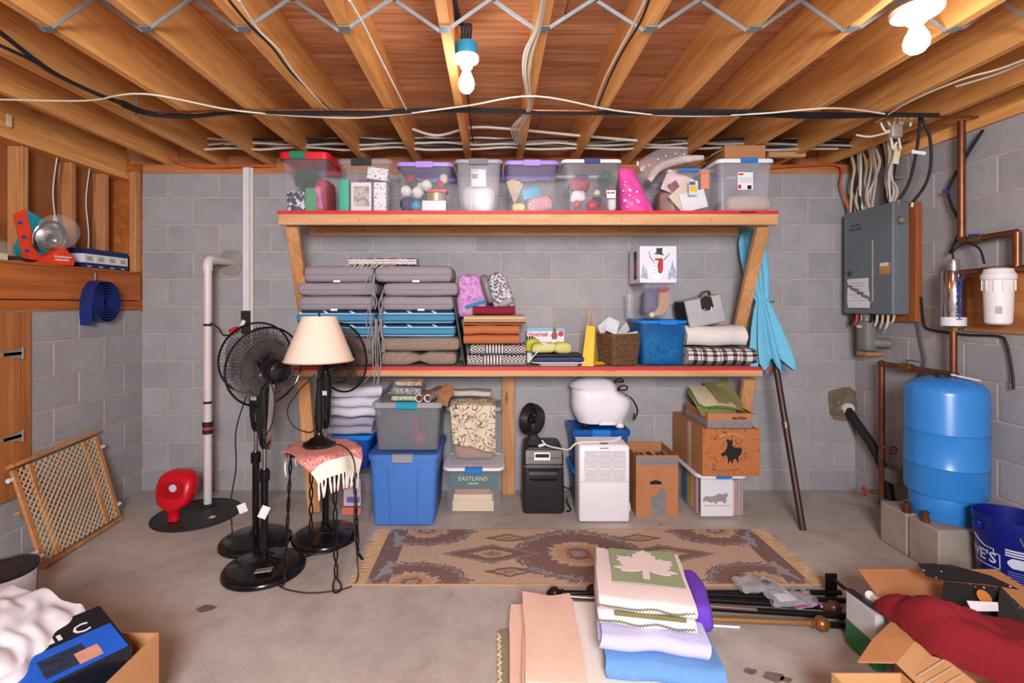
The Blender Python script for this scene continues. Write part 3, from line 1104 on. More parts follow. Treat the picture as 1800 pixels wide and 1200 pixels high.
# papers bin
yp = YF + 0.04
Xp = lambda p: wx(p, yp)
for i, (px, dz, w, h, rt, m, lab) in enumerate((
        (1197, 0.20, 0.20, 0.15, 22, mat('pink_paper', (228, 198, 190), 0.7), 'pale pink paper sheet tilted in the bin of papers'),
        (1192, 0.165, 0.07, 0.10, -32, m_maroon, 'maroon diamond shaped card in the bin of papers'),
        (1205, 0.10, 0.15, 0.15, 48, m_cream, 'cream envelope set on its corner in the bin of papers'),
        (1222, 0.075, 0.18, 0.13, -14, m_white, 'white printed sheet lowest in the bin of papers'))):
    mb = MB().cbox((Xp(px), yp + 0.03 + 0.012 * (3 - i), zt + dz), (w, 0.003, h), 0.0, rot=(0, rt, 0))
    S('paper_sheet', lab, 'paper', mb, m, 'papers in the small bin')
carton('orange_folder', 'orange folder at the right in the bin of papers', 'folder', Xp(1236), Xp(1251), yp + 0.035, yp + 0.055, zt + 0.16, zt + 0.29, m_orange)
carton('blue_folder', 'blue folder behind the sheets in the bin of papers', 'folder', Xp(1213), Xp(1233), yp + 0.085, yp + 0.1, zt + 0.0, zt + 0.21, mat('blue_folder_card', (96, 112, 172), 0.6))
soft('brown_bundle', 'brown paper bundle behind the sheets in small bin of papers', 'bundle', (Xp(1205), yp + 0.22, zt + 0.09), (0.26, 0.2, 0.18), 0.05, mat('brown_bundle_paper', (168, 128, 116), 0.8, var=0.2), 0.015, 9, 3)
t = T('bin_sticker', 'white sticker with yellow picture on the bin of papers', 'sticker', (Xp(1215), YF + 0.01, SU + 0.13))
O('sticker_sheet', MB().box(Xp(1208), Xp(1224), YF + 0.011, YF + 0.012, SU + 0.115, SU + 0.215), mat('light_blue_print', (196, 214, 232), 0.5), t)
O('yellow_picture', MB().box(Xp(1210), Xp(1222), YF + 0.009, YF + 0.0105, SU + 0.14, SU + 0.178), mat('yellow_print', (228, 180, 30), 0.5), t)
O('sticker_print', MB().box(Xp(1209), Xp(1219), YF + 0.009, YF + 0.0105, SU + 0.186, SU + 0.208), mat('dark_print'), t)
# big right bin
soft('tan_basket', 'pale tan woven bundle lying in the rightmost top bin', 'bundle', (wx(1310, 3.55), 3.6, zt + 0.055), (0.30, 0.26, 0.11), 0.04, mat('tan_weave', (204, 176, 152), 0.85, var=0.12, scale=50), 0.008, 8, 4)
t = T('bin_sticker', 'white sticker with red print on the rightmost top bin', 'sticker', (wx(1312, YF), YF + 0.01, SU + 0.2))
O('sticker_sheet', MB().box(wx(1298, YF), wx(1325, YF), YF + 0.0095, YF + 0.011, wz(333, YF), wz(302, YF)), m_white, t)
O('bin_picture', MB().prism([(-0.04, -0.02), (0.04, -0.02), (0.045, 0.02), (-0.045, 0.02)], 0.001, face_M((wx(1312, YF), YF + 0.009, wz(316, YF)), (1, 0, 0), (0, 0, 1))), mat('pale_print', (206, 210, 220), 0.5), t)
O('sticker_print', MB().box(wx(1299, YF), wx(1304, YF), YF + 0.008, YF + 0.0092, wz(331, YF), wz(324, YF)), m_redlid, t)
O('bar_code', MB().box(wx(1315, YF), wx(1322, YF), YF + 0.008, YF + 0.0092, wz(332, YF), wz(325, YF)), mat('black_ink'), t)
O('brand_print', MB().box(wx(1299, YF), wx(1308, YF), YF + 0.008, YF + 0.0092, wz(307, YF), wz(304, YF)), m_redlid, t)

# pink bag between the bins
m_hotpink = mat('hot_pink_bag', (232, 84, 170), 0.45, var=0.1, scale=6)


def pinkbag(u, v):
    # two sheets meeting at top; v is height, u around
    a = 2 * PI * u
    w0, w1 = 0.125, 0.055
    w = w0 * (1 - v) + w1 * v
    d = 0.12 * (1 - v) + 0.02 * v
    x = w * math.copysign(abs(math.cos(a)) ** 0.7, math.cos(a))
    y = d * math.copysign(abs(math.sin(a)) ** 0.7, math.sin(a))
    k = 0.01 * noise.noise(Vector((x * 14, y * 14, v * 5)))
    return (wx(1122, 3.55) + x - v * 0.075 + k, 3.60 + y + k * 2, SU + 0.002 + 0.335 * v)


t = T('gift_bag', 'hot pink gift bag with white flowers slumped between top shelf bins', 'bag', (wx(1122, 3.55), 3.6, SU))
O('bag_body', MB().sheet(pinkbag, 40, 14), m_hotpink, t)
rnd = random.Random(8)
for k in range(16):
    mb = MB()
    fx, fz = rnd.uniform(-0.10, 0.01), rnd.uniform(0.04, 0.24)
    r0 = rnd.uniform(0.005, 0.013)
    pl = [(r0 * (1.25 if q % 2 else 0.55) * math.cos(q * PI / 5 + k), r0 * (1.25 if q % 2 else 0.55) * math.sin(q * PI / 5 + k)) for q in range(10)]
    mb.prism(pl, 0.004, face_M((wx(1122, 3.55) + fx - 0.02, 3.492 + 0.27 * (fz - 0.02), SU + fz), (1, 0, 0), (0, 0.25, 1)))
    O('flower_print', mb, m_white, t)

# clear plastic sleeve lying across the bins, with a furry pale thing in it
m_film = clear_plastic('clear_film', (220, 214, 218), 0.84, 0.08)


def sleeve(u, v):
    # u along the sleeve, v around its flat section
    a = 2 * PI * v
    wd = 0.07 - 0.012 * u
    cx, cz = wx(1128, 3.47) + 0.33 * u, wz(300, 3.47) + 0.10 * u + 0.05 * math.sin(u * 3)
    k = 0.016 * noise.noise(Vector((u * 13, v * 11, 1.0)))
    dx, dz = -0.42, 0.9
    s = wd * math.copysign(abs(math.cos(a)) ** 0.6, math.cos(a))
    return (cx + dx * s + k, 3.47 + (0.035 - 0.02 * u) * math.sin(a) + k, cz + dz * s + k)


t = T('plastic_sleeve', 'crinkled clear plastic sleeve with snaps draped over the pink bag', 'plastic bag', (wx(1160, 3.47), 3.47, wz(300, 3.47)))
O('film', MB().sheet(sleeve, 18, 20), m_film, t)
for k in range(5):
    q = sleeve(0.12 + k * 0.19, 0.75)
    O('snap', MB().rbox((q[0], q[1] - 0.004, q[2]), (0.011, 0.006, 0.011), 0.005, 3), m_white, t)
q = sleeve(0.0, 0.0)
O('zip_pull', MB().tube([(q[0], q[1] - 0.005, q[2] - 0.03), (q[0], q[1] - 0.005, q[2])], 0.007, 6), m_white, t)
mb = MB().tube([(wx(1140, 3.6), 3.6, wz(318, 3.6)), (wx(1160, 3.6), 3.6, wz(294, 3.6)), (wx(1200, 3.6), 3.6, wz(281, 3.6)), (wx(1236, 3.6), 3.6, wz(277, 3.6))], [0.025, 0.03, 0.03, 0.018], 12, 5)
S('fleece_roll', 'pale rolled fleece behind the clear sleeve above bin of papers', 'fleece', mb, mat('pale_fleece', (214, 196, 196), 0.95, var=0.12, scale=40, bump=0.8, bscale=90))

# cardboard box on the rightmost bin
m_card = mat('cardboard', (176, 124, 82), 0.8, var=0.07, scale=5, bump=0.1, bscale=120)
m_card2 = mat('cardboard_light', (196, 142, 94), 0.8, var=0.07, scale=5, bump=0.1, bscale=120)
zb = wz(278, YF) + 0.0045
t = T('cardboard_box', 'low cardboard box on top of the rightmost clear bin', 'box', (wx(1312, 3.5), 3.6, zb))
O('carton', MB().box(wx(1274, 3.48), wx(1346, 3.48), 3.48, 3.80, zb, zb + 0.102, 0.002), m_card, t)
O('flap', MB().cbox((wx(1255, 3.55), 3.62, zb + 0.055), (0.12, 0.26, 0.003), 0, rot=(0, -28, 0)), m_card2, t)

# ================================================================ lower shelf contents
def fold_mb(w, d, h, layers, amp=0.004, seed=0, nu=14, flat=0.0):
    """a cloth folded back and forth: fold edges at -Y (front), base at z=0, centred in X and Y"""
    th = h / layers
    r = th / 2
    path = []
    for k in range(layers):
        z = th * (k + 0.5)
        fwd = k % 2 == 0
        ys = [d / 2, d / 4, 0, -d / 4, -d / 2 + r] if fwd else [-d / 2 + r, -d / 4, 0, d / 4, d / 2]
        for y in ys:
            path.append((y, z))
        if k < layers - 1:
            s = -1 if fwd else 1
            ym = (-d / 2 + r) if fwd else d / 2
            for a in (25, 60, 90, 120, 155):
                path.append((ym + s * r * math.sin(R(a)), z + r - r * math.cos(R(a))))
    n = len(path) - 1

    def fn(u, v):
        q = v * n
        i = min(int(q), n - 1)
        f = q - i
        y = path[i][0] * (1 - f) + path[i + 1][0] * f
        z = path[i][1] * (1 - f) + path[i + 1][1] * f
        x = (u - 0.5) * w
        p = Vector((x * 7 + seed * 5.1, y * 7, z * 5))
        e = noise.noise(p) * amp
        edge = abs(u - 0.5) * 2
        return (x + noise.noise(Vector((z * 30, y * 4, seed))) * amp * 1.5 * edge, y + noise.noise(p + Vector((4, 4, 4))) * amp * 1.6, z + e * (0.4 + z / h))
    mb = MB().sheet(fn, nu, n, th * 0.86)
    lo, hi = mb.bounds()
    return mb.move((0, 0, -lo.z + 0.0005))


def folded(name, label, cat, c, w, d, h, layers, m, amp=0.004, seed=0, rotz=0, group=None, nu=14):
    mb = fold_mb(w, d, h, layers, amp, seed, nu).rot('Z', rotz).move(c)
    return S(name, label, cat, mb, m, group)


m_graycush = mat('gray_linen', (152, 143, 150), 0.9, var=0.07, scale=60, bump=0.4, bscale=260)
m_taupe = pattern_mat('taupe_tweed', lambda t: t.ramp(t.noise(t.coords(), 170, 3, 0.7), [(0.35, lin((112, 94, 84))), (0.65, lin((172, 150, 136)))]), 0.92)


def stripes_z(t, stops, gen=True, dash=None):
    v = t.coords(rnd=False, gen=gen)
    s = t.sep(v)
    c = t.ramp(s[2], [(p, lin(q)) for p, q in stops], 'CONSTANT')
    if dash:
        x = t.math('FRACT', t.math('MULTIPLY', t.math('ADD', s[0], t.math('MULTIPLY', s[2], 0.35)), 3.0))
        inx = t.math('LESS_THAN', x, 0.12)
        inz = t.math('MULTIPLY', t.math('GREATER_THAN', s[2], dash[0]), t.math('LESS_THAN', s[2], dash[1]))
        c = t.mix(t.math('MULTIPLY', inx, inz), c, lin((230, 230, 232)))
    return c


BL, LB, NV = (74, 140, 176), (138, 206, 224), (52, 58, 104)
m_bluestripe = pattern_mat('blue_stripe_canvas', lambda t: stripes_z(t, [(0, BL), (0.10, LB), (0.20, NV), (0.28, BL), (0.62, NV), (0.66, BL), (0.72, LB), (0.80, NV), (0.9, NV)], dash=(0.80, 0.95)), 0.85)
m_cord = mat('gray_cord', (150, 144, 148), 0.8)
m_tagwhite = mat('white_tag', (232, 230, 230), 0.7)

YC = 3.585
rows = [  # top y, bottom y, kind, dx0, dx1
    (619, 644, 'taupe', 0, 0), (594, 619, 'taupe', 0, 6), (571, 594, 'blue', 0, -2), (547, 571, 'blue', 0, -3), (521, 547, 'gray', 2, -4), (497, 521, 'gray', 4, 2), (467, 497, 'gray', -12, -8)]
ord_ = ['lowest', 'second lowest', 'lower', 'upper', 'lower', 'middle', 'topmost']
cm = {'taupe': m_taupe, 'blue': m_bluestripe, 'gray': m_graycush}
rnd = random.Random(5)
for side in (0, 1):
    z = SL + 0.0015
    for i, (yt, yb, kind, d0, d1) in enumerate(rows):
        h = (yb - yt) * YC / F
        if side == 1:
            x0, x1 = wx(668 + d0, YC), wx(803 + d1, YC)
        else:
            x0, x1 = wx((523, 523, 519, 518, 522, 521, 531)[i], YC), wx((655, 655, 657, 657, 655, 660, 655)[i], YC)
        cname = {'taupe': 'tweed taupe', 'blue': 'blue striped', 'gray': 'gray linen'}[kind]
        lab = f'{ord_[i]} {cname} chair cushion in the {"right" if side else "left"} stack on the lower shelf'
        t = T('chair_cushion', lab, 'cushion', ((x0 + x1) / 2, YC + 0.2, z), 'chair cushions stacked on the lower shelf')
        dep = 0.385
        mb = MB().rbox(((x0 + x1) / 2, YC + dep / 2 + rnd.uniform(0, 0.008), z + h / 2), (x1 - x0, dep, h * 0.97), (0.035, 0.035, h * 0.42), 10, 0.006, 5, i + side * 9, bulge=0.02)
        if kind == 'taupe' and i == 0:
            xm = (x0 + x1) / 2
            for k, p in enumerate(mb.v):
                g = math.exp(-((p.x - xm) / 0.02) ** 2)
                mb.v[k] = Vector((p.x, p.y + 0.03 * g * (1 if p.y < YC + dep / 2 else -1), z + h / 2 + (p.z - z - h / 2) * (1 - 0.55 * g)))
        body = O('cushion_body', mb, cm[kind], t)
        lo = min((body.matrix_basis @ v.co).z for v in body.data.vertices)
        body.location.z -= lo - 0.0008
        if kind == 'gray':
            pts = [(x0 + 0.02, YC - 0.002, z + h * 0.5), ((x0 + x1) / 2, YC - 0.0055, z + h * 0.47), (x1 - 0.02, YC - 0.002, z + h * 0.5)]
            O('piping', MB().tube(pts, 0.0022, 5, 6), m_cord, t)
            fx = x0 + (x1 - x0) * (0.45 if side == 0 else 0.5)
            if i != 5:
                O('care_tag', MB().box(fx, fx + 0.05, YC - 0.012, YC - 0.0105, z + 0.002, z + 0.018), m_tagwhite, t)
        # ties hanging from the corners
        for s in ((1,) if side == 0 else (0,)):
            if i in (2, 3, 4, 5, 6):
                bx = (x1 - 0.012) if side == 0 else (x0 + 0.012)
                for q in range(2):
                    L = rnd.uniform(0.10, 0.26)
                    j = rnd.uniform(-0.02, 0.02)
                    zlow = max(z + h * 0.5 - L, SL + 0.02)
                    pts = [(bx, YC - 0.004, z + h * 0.5), (bx + j, YC - 0.02 - 0.006 * q, z + h * 0.5 - L * 0.35), (bx + j * 1.6, YC - 0.021 - 0.005 * q, (z + h * 0.5) * 0.35 + zlow * 0.65), (bx + j * 0.7, YC - 0.022, zlow)]
                    O('tie', MB().tube(pts, 0.0042, 5, 5), m_cord, t)
        z += h
ztop = z
# long grey ties that hang over the shelf edge, in view below it
t = T('loose_ties', 'gray cushion ties dangling over the red edge of the lower shelf', 'cord', (wx(658, 3.54), 3.54, 0.85))
for k, (xa, xb, yb_) in enumerate(((660, 652, 700), (664, 668, 706), (655, 640, 672), (668, 658, 690))):
    O('tie', MB().tube([(wx(661 + k, YC), YC - 0.026, wz(560, YC)), (wx(xa, 3.55), 3.552, wz(620, 3.55)), (wx(xa, 3.53), 3.535, wz(650, 3.53)), (wx(xb, 3.53), 3.53, wz(yb_, 3.53))], 0.004, 5, 5), m_cord, t)
# runner with fringe on top
m_bwrunner = pattern_mat('black_white_runner', lambda t: t.mix(t.ramp(t.noise(t.coords((1, 1, 1)), 60, 2), [(0.52, (0, 0, 0, 1)), (0.56, (1, 1, 1, 1))]), stripes_z(t, [(0, (40, 38, 44)), (0.16, (220, 214, 212)), (0.45, (160, 152, 154)), (0.6, (226, 220, 218)), (0.82, (36, 34, 40)), (0.93, (200, 196, 196))]), lin((196, 190, 190))), 0.9)
t = T('table_runner', 'folded black and white woven runner with fringe on top of the cushions', 'runner', (wx(672, 3.7), 3.7, ztop))
O('runner_body', fold_mb(wx(732, 3.62) - wx(613, 3.62), 0.14, 0.058, 2, 0.003, 3).move((wx(672, 3.62), 3.70, ztop + 0.003)), m_bwrunner, t)
m_fringe = mat('cream_fringe', (206, 190, 176), 0.9)
for k in range(24):
    xx = wx(611 + k * 3.6, 3.6) + rnd.uniform(-0.006, 0.006)
    O('fringe_tassel', MB().tube([(xx + 0.02, 3.632, ztop + 0.02), (xx + 0.008, 3.60, ztop + 0.010), (xx - rnd.uniform(0, 0.02), 3.574, ztop - 0.012 - rnd.uniform(0, 0.02))], (0.004, 0.0035, 0.0025), 5), m_fringe, t)

# thin black panel leaning against the cushions
mb = MB().box(-0.008, 0.008, -0.17, 0.17, 0.0, 0.51, 0.003).rot('Y', -9.5).move((wx(817, 3.6), 3.755, SL + 0.003))
S('black_board', 'thin black board on edge leaning against the cushion stack', 'board', mb, mat('black_board', (34, 32, 34), 0.5))

# blankets in the middle


def aztec(t):
    v = t.coords(rnd=False)
    s = t.sep(v)
    u = t.math('MULTIPLY', s[0], 9.0)
    w = t.math('MULTIPLY', s[2], 14.0)
    a = t.math('ABSOLUTE', t.math('SUBTRACT', t.math('FRACT', u), 0.5))
    b = t.math('ABSOLUTE', t.math('SUBTRACT', t.math('FRACT', w), 0.5))
    d = t.math('FRACT', t.math('MULTIPLY', t.math('ADD', a, b), 4.0))
    dia = t.math('GREATER_THAN', d, 0.5)
    band = t.math('LESS_THAN', t.math('ABSOLUTE', t.math('ADD', s[0], 0.03)), 0.07)
    st = t.math('GREATER_THAN', t.math('FRACT', t.math('MULTIPLY', s[0], 45)), 0.55)
    m = t.mix(band, dia, st)
    return t.mix(m, lin((216, 208, 202)), lin((70, 66, 74)))


m_aztec = pattern_mat('black_white_diamonds', aztec, 0.9)
m_rust = mat('rust_chenille', (186, 108, 66), 0.95, var=0.14, scale=70, bump=0.8, bscale=140)
m_burg = mat('burgundy_fleece', (132, 28, 52), 0.9, var=0.1, scale=30, bump=0.3)
m_tanst = pattern_mat('tan_striped_blanket', lambda t: stripes_z(t, [(0, (226, 190, 150)), (0.1, (126, 70, 44)), (0.36, (222, 186, 146)), (0.46, (128, 72, 46)), (0.55, (208, 178, 138)), (0.9, (198, 166, 124))]), 0.9)
zz = SL + 0.002
folded('aztec_blanket', 'lower black and white diamond blanket on the shelf', 'blanket', (wx(873, 3.62), 3.74, zz), 0.425, 0.29, 0.082, 2, m_aztec, 0.003, 1, group='diamond blankets')
folded('aztec_blanket', 'upper black and white diamond blanket below the rust one', 'blanket', (wx(876, 3.63), 3.745, zz + 0.084), 0.40, 0.28, 0.07, 2, m_aztec, 0.004, 2, group='diamond blankets')
folded('rust_blanket', 'thick rust orange chenille blanket folded in the blanket stack', 'blanket', (wx(864, 3.63), 3.745, zz + 0.157), 0.405, 0.28, 0.138, 4, m_rust, 0.005, 3)
folded('striped_blanket', 'tan and brown striped blanket folded on the rust one', 'blanket', (wx(869, 3.62), 3.74, zz + 0.298), 0.445, 0.29, 0.072, 2, m_tanst, 0.002, 4)
folded('burgundy_throw', 'folded burgundy throw topping the blanket stack', 'throw', (wx(868, 3.64), 3.745, zz + 0.372), 0.31, 0.26, 0.062, 2, m_burg, 0.003, 5)
m_tie = pattern_mat('pink_purple_tie_dye', lambda t: t.ramp(t.noise(t.coords(), 28, 4, 0.6, 1.0), [(0.3, lin((168, 96, 190))), (0.45, lin((206, 140, 206))), (0.58, lin((226, 180, 212))), (0.7, lin((196, 104, 168)))]), 0.95)
m_leop = pattern_mat('gray_leopard_fleece', lambda t: damask(t, (104, 98, 106), (214, 208, 212), 48, 0.86), 0.95)
m_gloss_gray = mat('shiny_gray_cloth', (120, 112, 120), 0.4, var=0.2, scale=12)
t = T('tie_dye_pillow', 'plush pink and purple pillow slumped by the burgundy throw', 'pillow', (wx(833, 3.7), 3.8, 1.53))
O('pillow_body', MB().rbox((wx(829, 3.78), 3.855, wz(521, 3.78)), (0.25, 0.12, 0.335), 0.058, 10, 0.012, 6, 2, rot=(0, 6, 0)), m_tie, t)
O('pillow_band', MB().rbox((wx(835, 3.78), 3.793, wz(535, 3.78)), (0.16, 0.008, 0.03), 0.003, 4, rot=(0, -18, 0)), mat('blue_band', (34, 130, 176), 0.6), t)
t = T('leopard_pillow', 'gray leopard-spotted pillow with shiny gray back on the burgundy throw', 'pillow', (wx(880, 3.72), 3.75, zz + 0.436))
O('pillow_front', MB().rbox((wx(879, 3.72), 3.74, wz(513, 3.72)), (0.16, 0.14, 0.30), 0.065, 8, 0.01, 7, 3, rot=(0, -22, 0)), m_leop, t)
O('pillow_back', MB().rbox((wx(857, 3.72), 3.75, wz(509, 3.72)), (0.075, 0.15, 0.235), 0.036, 8, 0.012, 9, 4, rot=(0, -16, 0)), m_gloss_gray, t)
O('gray_strap', MB().rbox((wx(889, 3.66), 3.672, wz(533, 3.66)), (0.11, 0.012, 0.045), 0.005, 4, rot=(0, -24, 0)), m_gloss_gray, t)

# box lid or magazine standing behind the tray
mz = SL + 0.002
t = T('magazine_box', 'white box printed with red Women\'s Health title behind the tray', 'box', (wx(959, 3.8), 3.82, mz))
t['label'] = 'white box with red title lettering and a runner figure behind the tray'
YM = 3.80
O('carton', MB().box(wx(926.5, YM), wx(992, YM), YM, YM + 0.03, mz, wz(577, YM), 0.002), m_white, t)
O('blue_band', MB().box(wx(927, YM), wx(991.5, YM), YM - 0.0015, YM - 0.0003, wz(582, YM), wz(577.5, YM)), mat('sky_blue_print', (96, 186, 220), 0.5), t)
mt = text_mb("Women'sHealth", 0.047, 0.0006, spacing=0.86, bold=0.001).xf(face_M((wx(946, YM), YM - 0.0012, wz(587.5, YM)), (1, 0, 0), (0, 0, 1)))
lo, hi = mt.bounds(); k = (wx(964, YM) - wx(928.5, YM)) / (hi.x - lo.x)
mt.xf(Matrix.Translation((wx(946, YM), 0, 0)) @ Matrix.Diagonal((k, 1, 1, 1)) @ Matrix.Translation((-(lo.x + hi.x) / 2, 0, 0)))
O('title_lettering', mt, mat('red_print', (200, 40, 60), 0.5), t)
mt = marks(4, 0.032).xf(face_M((wx(934, YM), YM - 0.0012, wz(594, YM)), (1, 0, 0), (0, 0, 1)))
O('subtitle_lettering', mt, mat('black_ink'), t)
O('round_badge', MB().lathe([(0.022, 0), (0.022, 0.001)], 20).rot('X', 90).move((wx(986, YM), YM - 0.0003, wz(586.5, YM))), mat('red_print'), t)
mb = MB().prism([(-0.016, 0.0), (0.016, 0.0), (0.026, 0.035), (0.014, 0.055), (0.014, 0.085), (0.0, 0.095), (-0.012, 0.085), (-0.012, 0.055), (-0.026, 0.03)], 0.001, face_M((wx(974.5, YM), YM - 0.0014, wz(596, YM)), (1, 0, 0), (0, 0, 1)))
O('figure_print', mb, mat('brown_print', (150, 84, 60), 0.6), t)

# tray with folded cloths and a yellow sports top
tray = T('serving_tray', 'white rectangular tray with flared rim holding folded cloths', 'tray', (wx(981, 3.68), 3.69, mz))
cxx, cyy = wx(981, 3.67), 3.69
mb = MB().loft([rrect(cxx, cyy, 0.27, 0.15, 0.01, mz), rrect(cxx, cyy, 0.29, 0.17, 0.01, mz + 0.012), rrect(cxx, cyy, 0.40, 0.22, 0.012, mz + 0.024), rrect(cxx, cyy, 0.40, 0.22, 0.012, mz + 0.029),
                rrect(cxx, cyy, 0.29, 0.17, 0.01, mz + 0.017), rrect(cxx, cyy, 0.27, 0.15, 0.01, mz + 0.008)])
O('tray_body', mb, m_whitelid, tray)
folded('navy_cloth', 'folded navy cloth lying on the white tray', 'cloth', (cxx - 0.005, cyy - 0.02, mz + 0.030), 0.36, 0.17, 0.034, 2, mat('navy_slate', (62, 66, 112), 0.85, var=0.15, scale=20), 0.004, 3)
mb = MB().cbox((cxx - 0.01, cyy - 0.012, mz + 0.078), (0.35, 0.17, 0.018), 0.005)
S('black_folder', 'flat black folder between the navy cloth and the yellow top', 'folder', mb, mat('black_board'))
m_lime = mat('lime_yellow_cloth', (212, 204, 122), 0.75, var=0.1, scale=10)
m_strap = mat('white_strap', (234, 232, 234), 0.6)
t = T('sports_bra', 'rumpled lime yellow padded top with white straps on the tray', 'clothing', (cxx - 0.01, cyy, mz + 0.088))
O('padded_cup', MB().rbox((wx(956, 3.64), cyy - 0.012, mz + 0.128), (0.19, 0.13, 0.075), 0.036, 8, 0.012, 9, 5), m_lime, t)
O('padded_cup', MB().rbox((wx(990, 3.64), cyy - 0.012, mz + 0.128), (0.135, 0.13, 0.08), 0.038, 8, 0.01, 9, 7), m_lime, t)
O('back_mesh', MB().rbox((wx(938, 3.64), cyy + 0.045, mz + 0.14), (0.10, 0.05, 0.09), 0.024, 6, 0.015, 12, 3), mat('lime_mesh', (196, 190, 60), 0.8, var=0.25, scale=60), t)
O('white_strap', MB().tube([(wx(952, 3.58), cyy - 0.075, mz + 0.165), (wx(962, 3.58), cyy - 0.09, mz + 0.155), (wx(945, 3.56), cyy - 0.10, mz + 0.10), (wx(928, 3.57), 3.576, mz + 0.03)], 0.004, 6, 5), m_strap, t)
O('white_strap', MB().tube([(wx(955, 3.58), cyy - 0.07, mz + 0.163), (wx(965, 3.58), cyy - 0.084, mz + 0.150), (wx(972, 3.58), cyy - 0.084, mz + 0.138)], 0.005, 6, 4), m_strap, t)

# yellow paper gift bag
m_yel = mat('yellow_paper', (240, 186, 16), 0.5, var=0.05, scale=8)
t = T('gift_bag', 'narrow yellow paper gift bag with cord handles beside the basket', 'bag', (wx(1036, 3.65), 3.68, mz))
q = lambda px, py, Y: tuple(P(px, py, Y))
mb = MB()
A = [q(1022, 634, 3.6), q(1043, 636, 3.58), q(1046, 574, 3.62), q(1031, 572, 3.64)]
Bk = [q(1030, 634, 3.78), q(1051, 633, 3.72), q(1047, 573, 3.66), q(1033, 572, 3.68)]
for a in (A, Bk):
    for i in (0, 1):
        a[i] = (a[i][0], a[i][1], mz)
mb.add(A + Bk, [(0, 1, 2, 3), (7, 6, 5, 4), (1, 5, 6, 2), (0, 3, 7, 4), (0, 4, 5, 1)])
O('bag_body', mb, m_yel, t)
O('bottom_gusset', MB().prism([(0, 0), (0.10, 0.01), (0.085, 0.05), (0.0, 0.06)], 0.002, face_M(q(1042, 640, 3.6)[:2] + (mz + 0.006,), (1, 0.1, 0.02), (0, 1, 0.35))), m_yel, t)
for dy in (0.0, 0.035):
    O('cord_handle', MB().tube([(wx(1033, 3.64), 3.642 + dy, wz(574, 3.64)), (wx(1037, 3.64), 3.643 + dy, wz(552, 3.64)), (wx(1041, 3.64), 3.643 + dy, wz(549, 3.64)), (wx(1044, 3.64), 3.64 + dy, wz(575, 3.64))], 0.003, 5, 5), mat('tan_cord', (206, 170, 110), 0.7), t)

# wicker basket with papers
m_wick = mat('wicker', (112, 80, 58), 0.7, var=0.4, scale=30)
bk = T('wicker_basket', 'brown wicker basket stuffed with papers beside the blue tote', 'basket', (wx(1090, 3.66), 3.70, mz), local=True, rotz=24)
nr = 15
H = 0.225
inner = MB().loft([rrect(0, 0, 0.20, 0.16, 0.02, 0.004), rrect(0, 0, 0.25, 0.20, 0.02, H - 0.01), rrect(0, 0, 0.242, 0.192, 0.02, H - 0.01), rrect(0, 0, 0.19, 0.15, 0.02, 0.012)])
O('basket_shell', inner, m_wick, bk, keep=True)
mb = MB()
for r_ in range(nr):
    f = (r_ + 0.5) / nr
    ring = rrect(0, 0, 0.20 + 0.052 * f, 0.16 + 0.042 * f, 0.022, 0.008 + f * (H - 0.012), 6)
    pts = []
    for i in range(len(ring)):
        a, b_ = Vector(ring[i]), Vector(ring[(i + 1) % len(ring)])
        for s in range(4):
            pts.append(a.lerp(b_, s / 4))
    pts = [p + Vector((p.x, p.y, 0)).normalized() * (0.004 + 0.003 * math.sin(i * 1.9 + r_ * PI)) + Vector((0, 0, 0.002 * math.sin(i * 0.7 + r_ * 2))) for i, p in enumerate(pts)]
    mb.tube(pts + [pts[0]], 0.0068, 5)
tag(O('woven_strands', mb, m_wick, bk, keep=True), kind='stuff')
ring = rrect(0, 0, 0.262, 0.21, 0.022, H, 6)
O('basket_rim', MB().tube([Vector(p) for p in ring] + [Vector(ring[0])], 0.010, 6), m_wick, bk, keep=True)
m_bluepr = pattern_mat('pale_blue_print', lambda t: damask(t, (150, 186, 206), (232, 234, 238), 60, 0.7))
for i, (px, py, dy, w, h, rt, m, lab) in enumerate((
        (1063, 574, 0.0, 0.11, 0.09, (20, -35, 20), m_white, 'white card sticking out at the left of the basket'),
        (1078, 573, 0.01, 0.10, 0.11, (-12, 22, 20), m_bluepr, 'pale blue printed card standing in the middle of the basket'),
        (1098, 582, 0.02, 0.12, 0.07, (10, -40, 30), m_paper, 'cream folded card leaning at the right of the basket'),
        (1110, 590, 0.0, 0.10, 0.06, (30, -10, 10), m_white, 'white envelope low at the right rim of the basket'))):
    mb = MB().cbox((wx(px, 3.68), 3.69 + dy, wz(py, 3.68)), (w, 0.006, h), 0.001, rot=rt)
    S('card', lab, 'card', mb, m, 'cards in the wicker basket')

# blue tote with a clear bin and a snowman box on it
m_bluetr = clear_plastic('blue_clear_plastic', (18, 112, 190), 0.62, 0.3)
m_bluelid = mat('blue_lid_plastic', (24, 120, 206), 0.35, var=0.05)
tote('blue_tote', 'translucent blue tote with blue lid on the lower shelf', x0=wx(1124, 3.60), x1=wx(1212, 3.60), yf=3.60, depth=0.38, z0=mz, z1=wz(563, 3.60), body=m_bluetr, lid=m_bluelid, latch=m_bluelid, latch_w=0.13, lid_h=0.022, latch_x=0.03, latch_d=0.012)
m_fish = pattern_mat('blue_green_cloth', lambda t: t.ramp(t.noise(t.coords(), 11, 3, 0.5, 1.5), [(0.36, lin((16, 50, 130))), (0.48, lin((10, 120, 190))), (0.56, lin((60, 190, 170))), (0.62, lin((20, 90, 180)))]), 0.6)
soft('blue_towel', 'blue and green printed towel inside the translucent blue tote', 'towel', (wx(1168, 3.65), 3.79, mz + 0.125), (0.28, 0.28, 0.21), 0.06, m_fish, 0.015, 6, 3)
ztote = wz(563, 3.60) + 0.0045
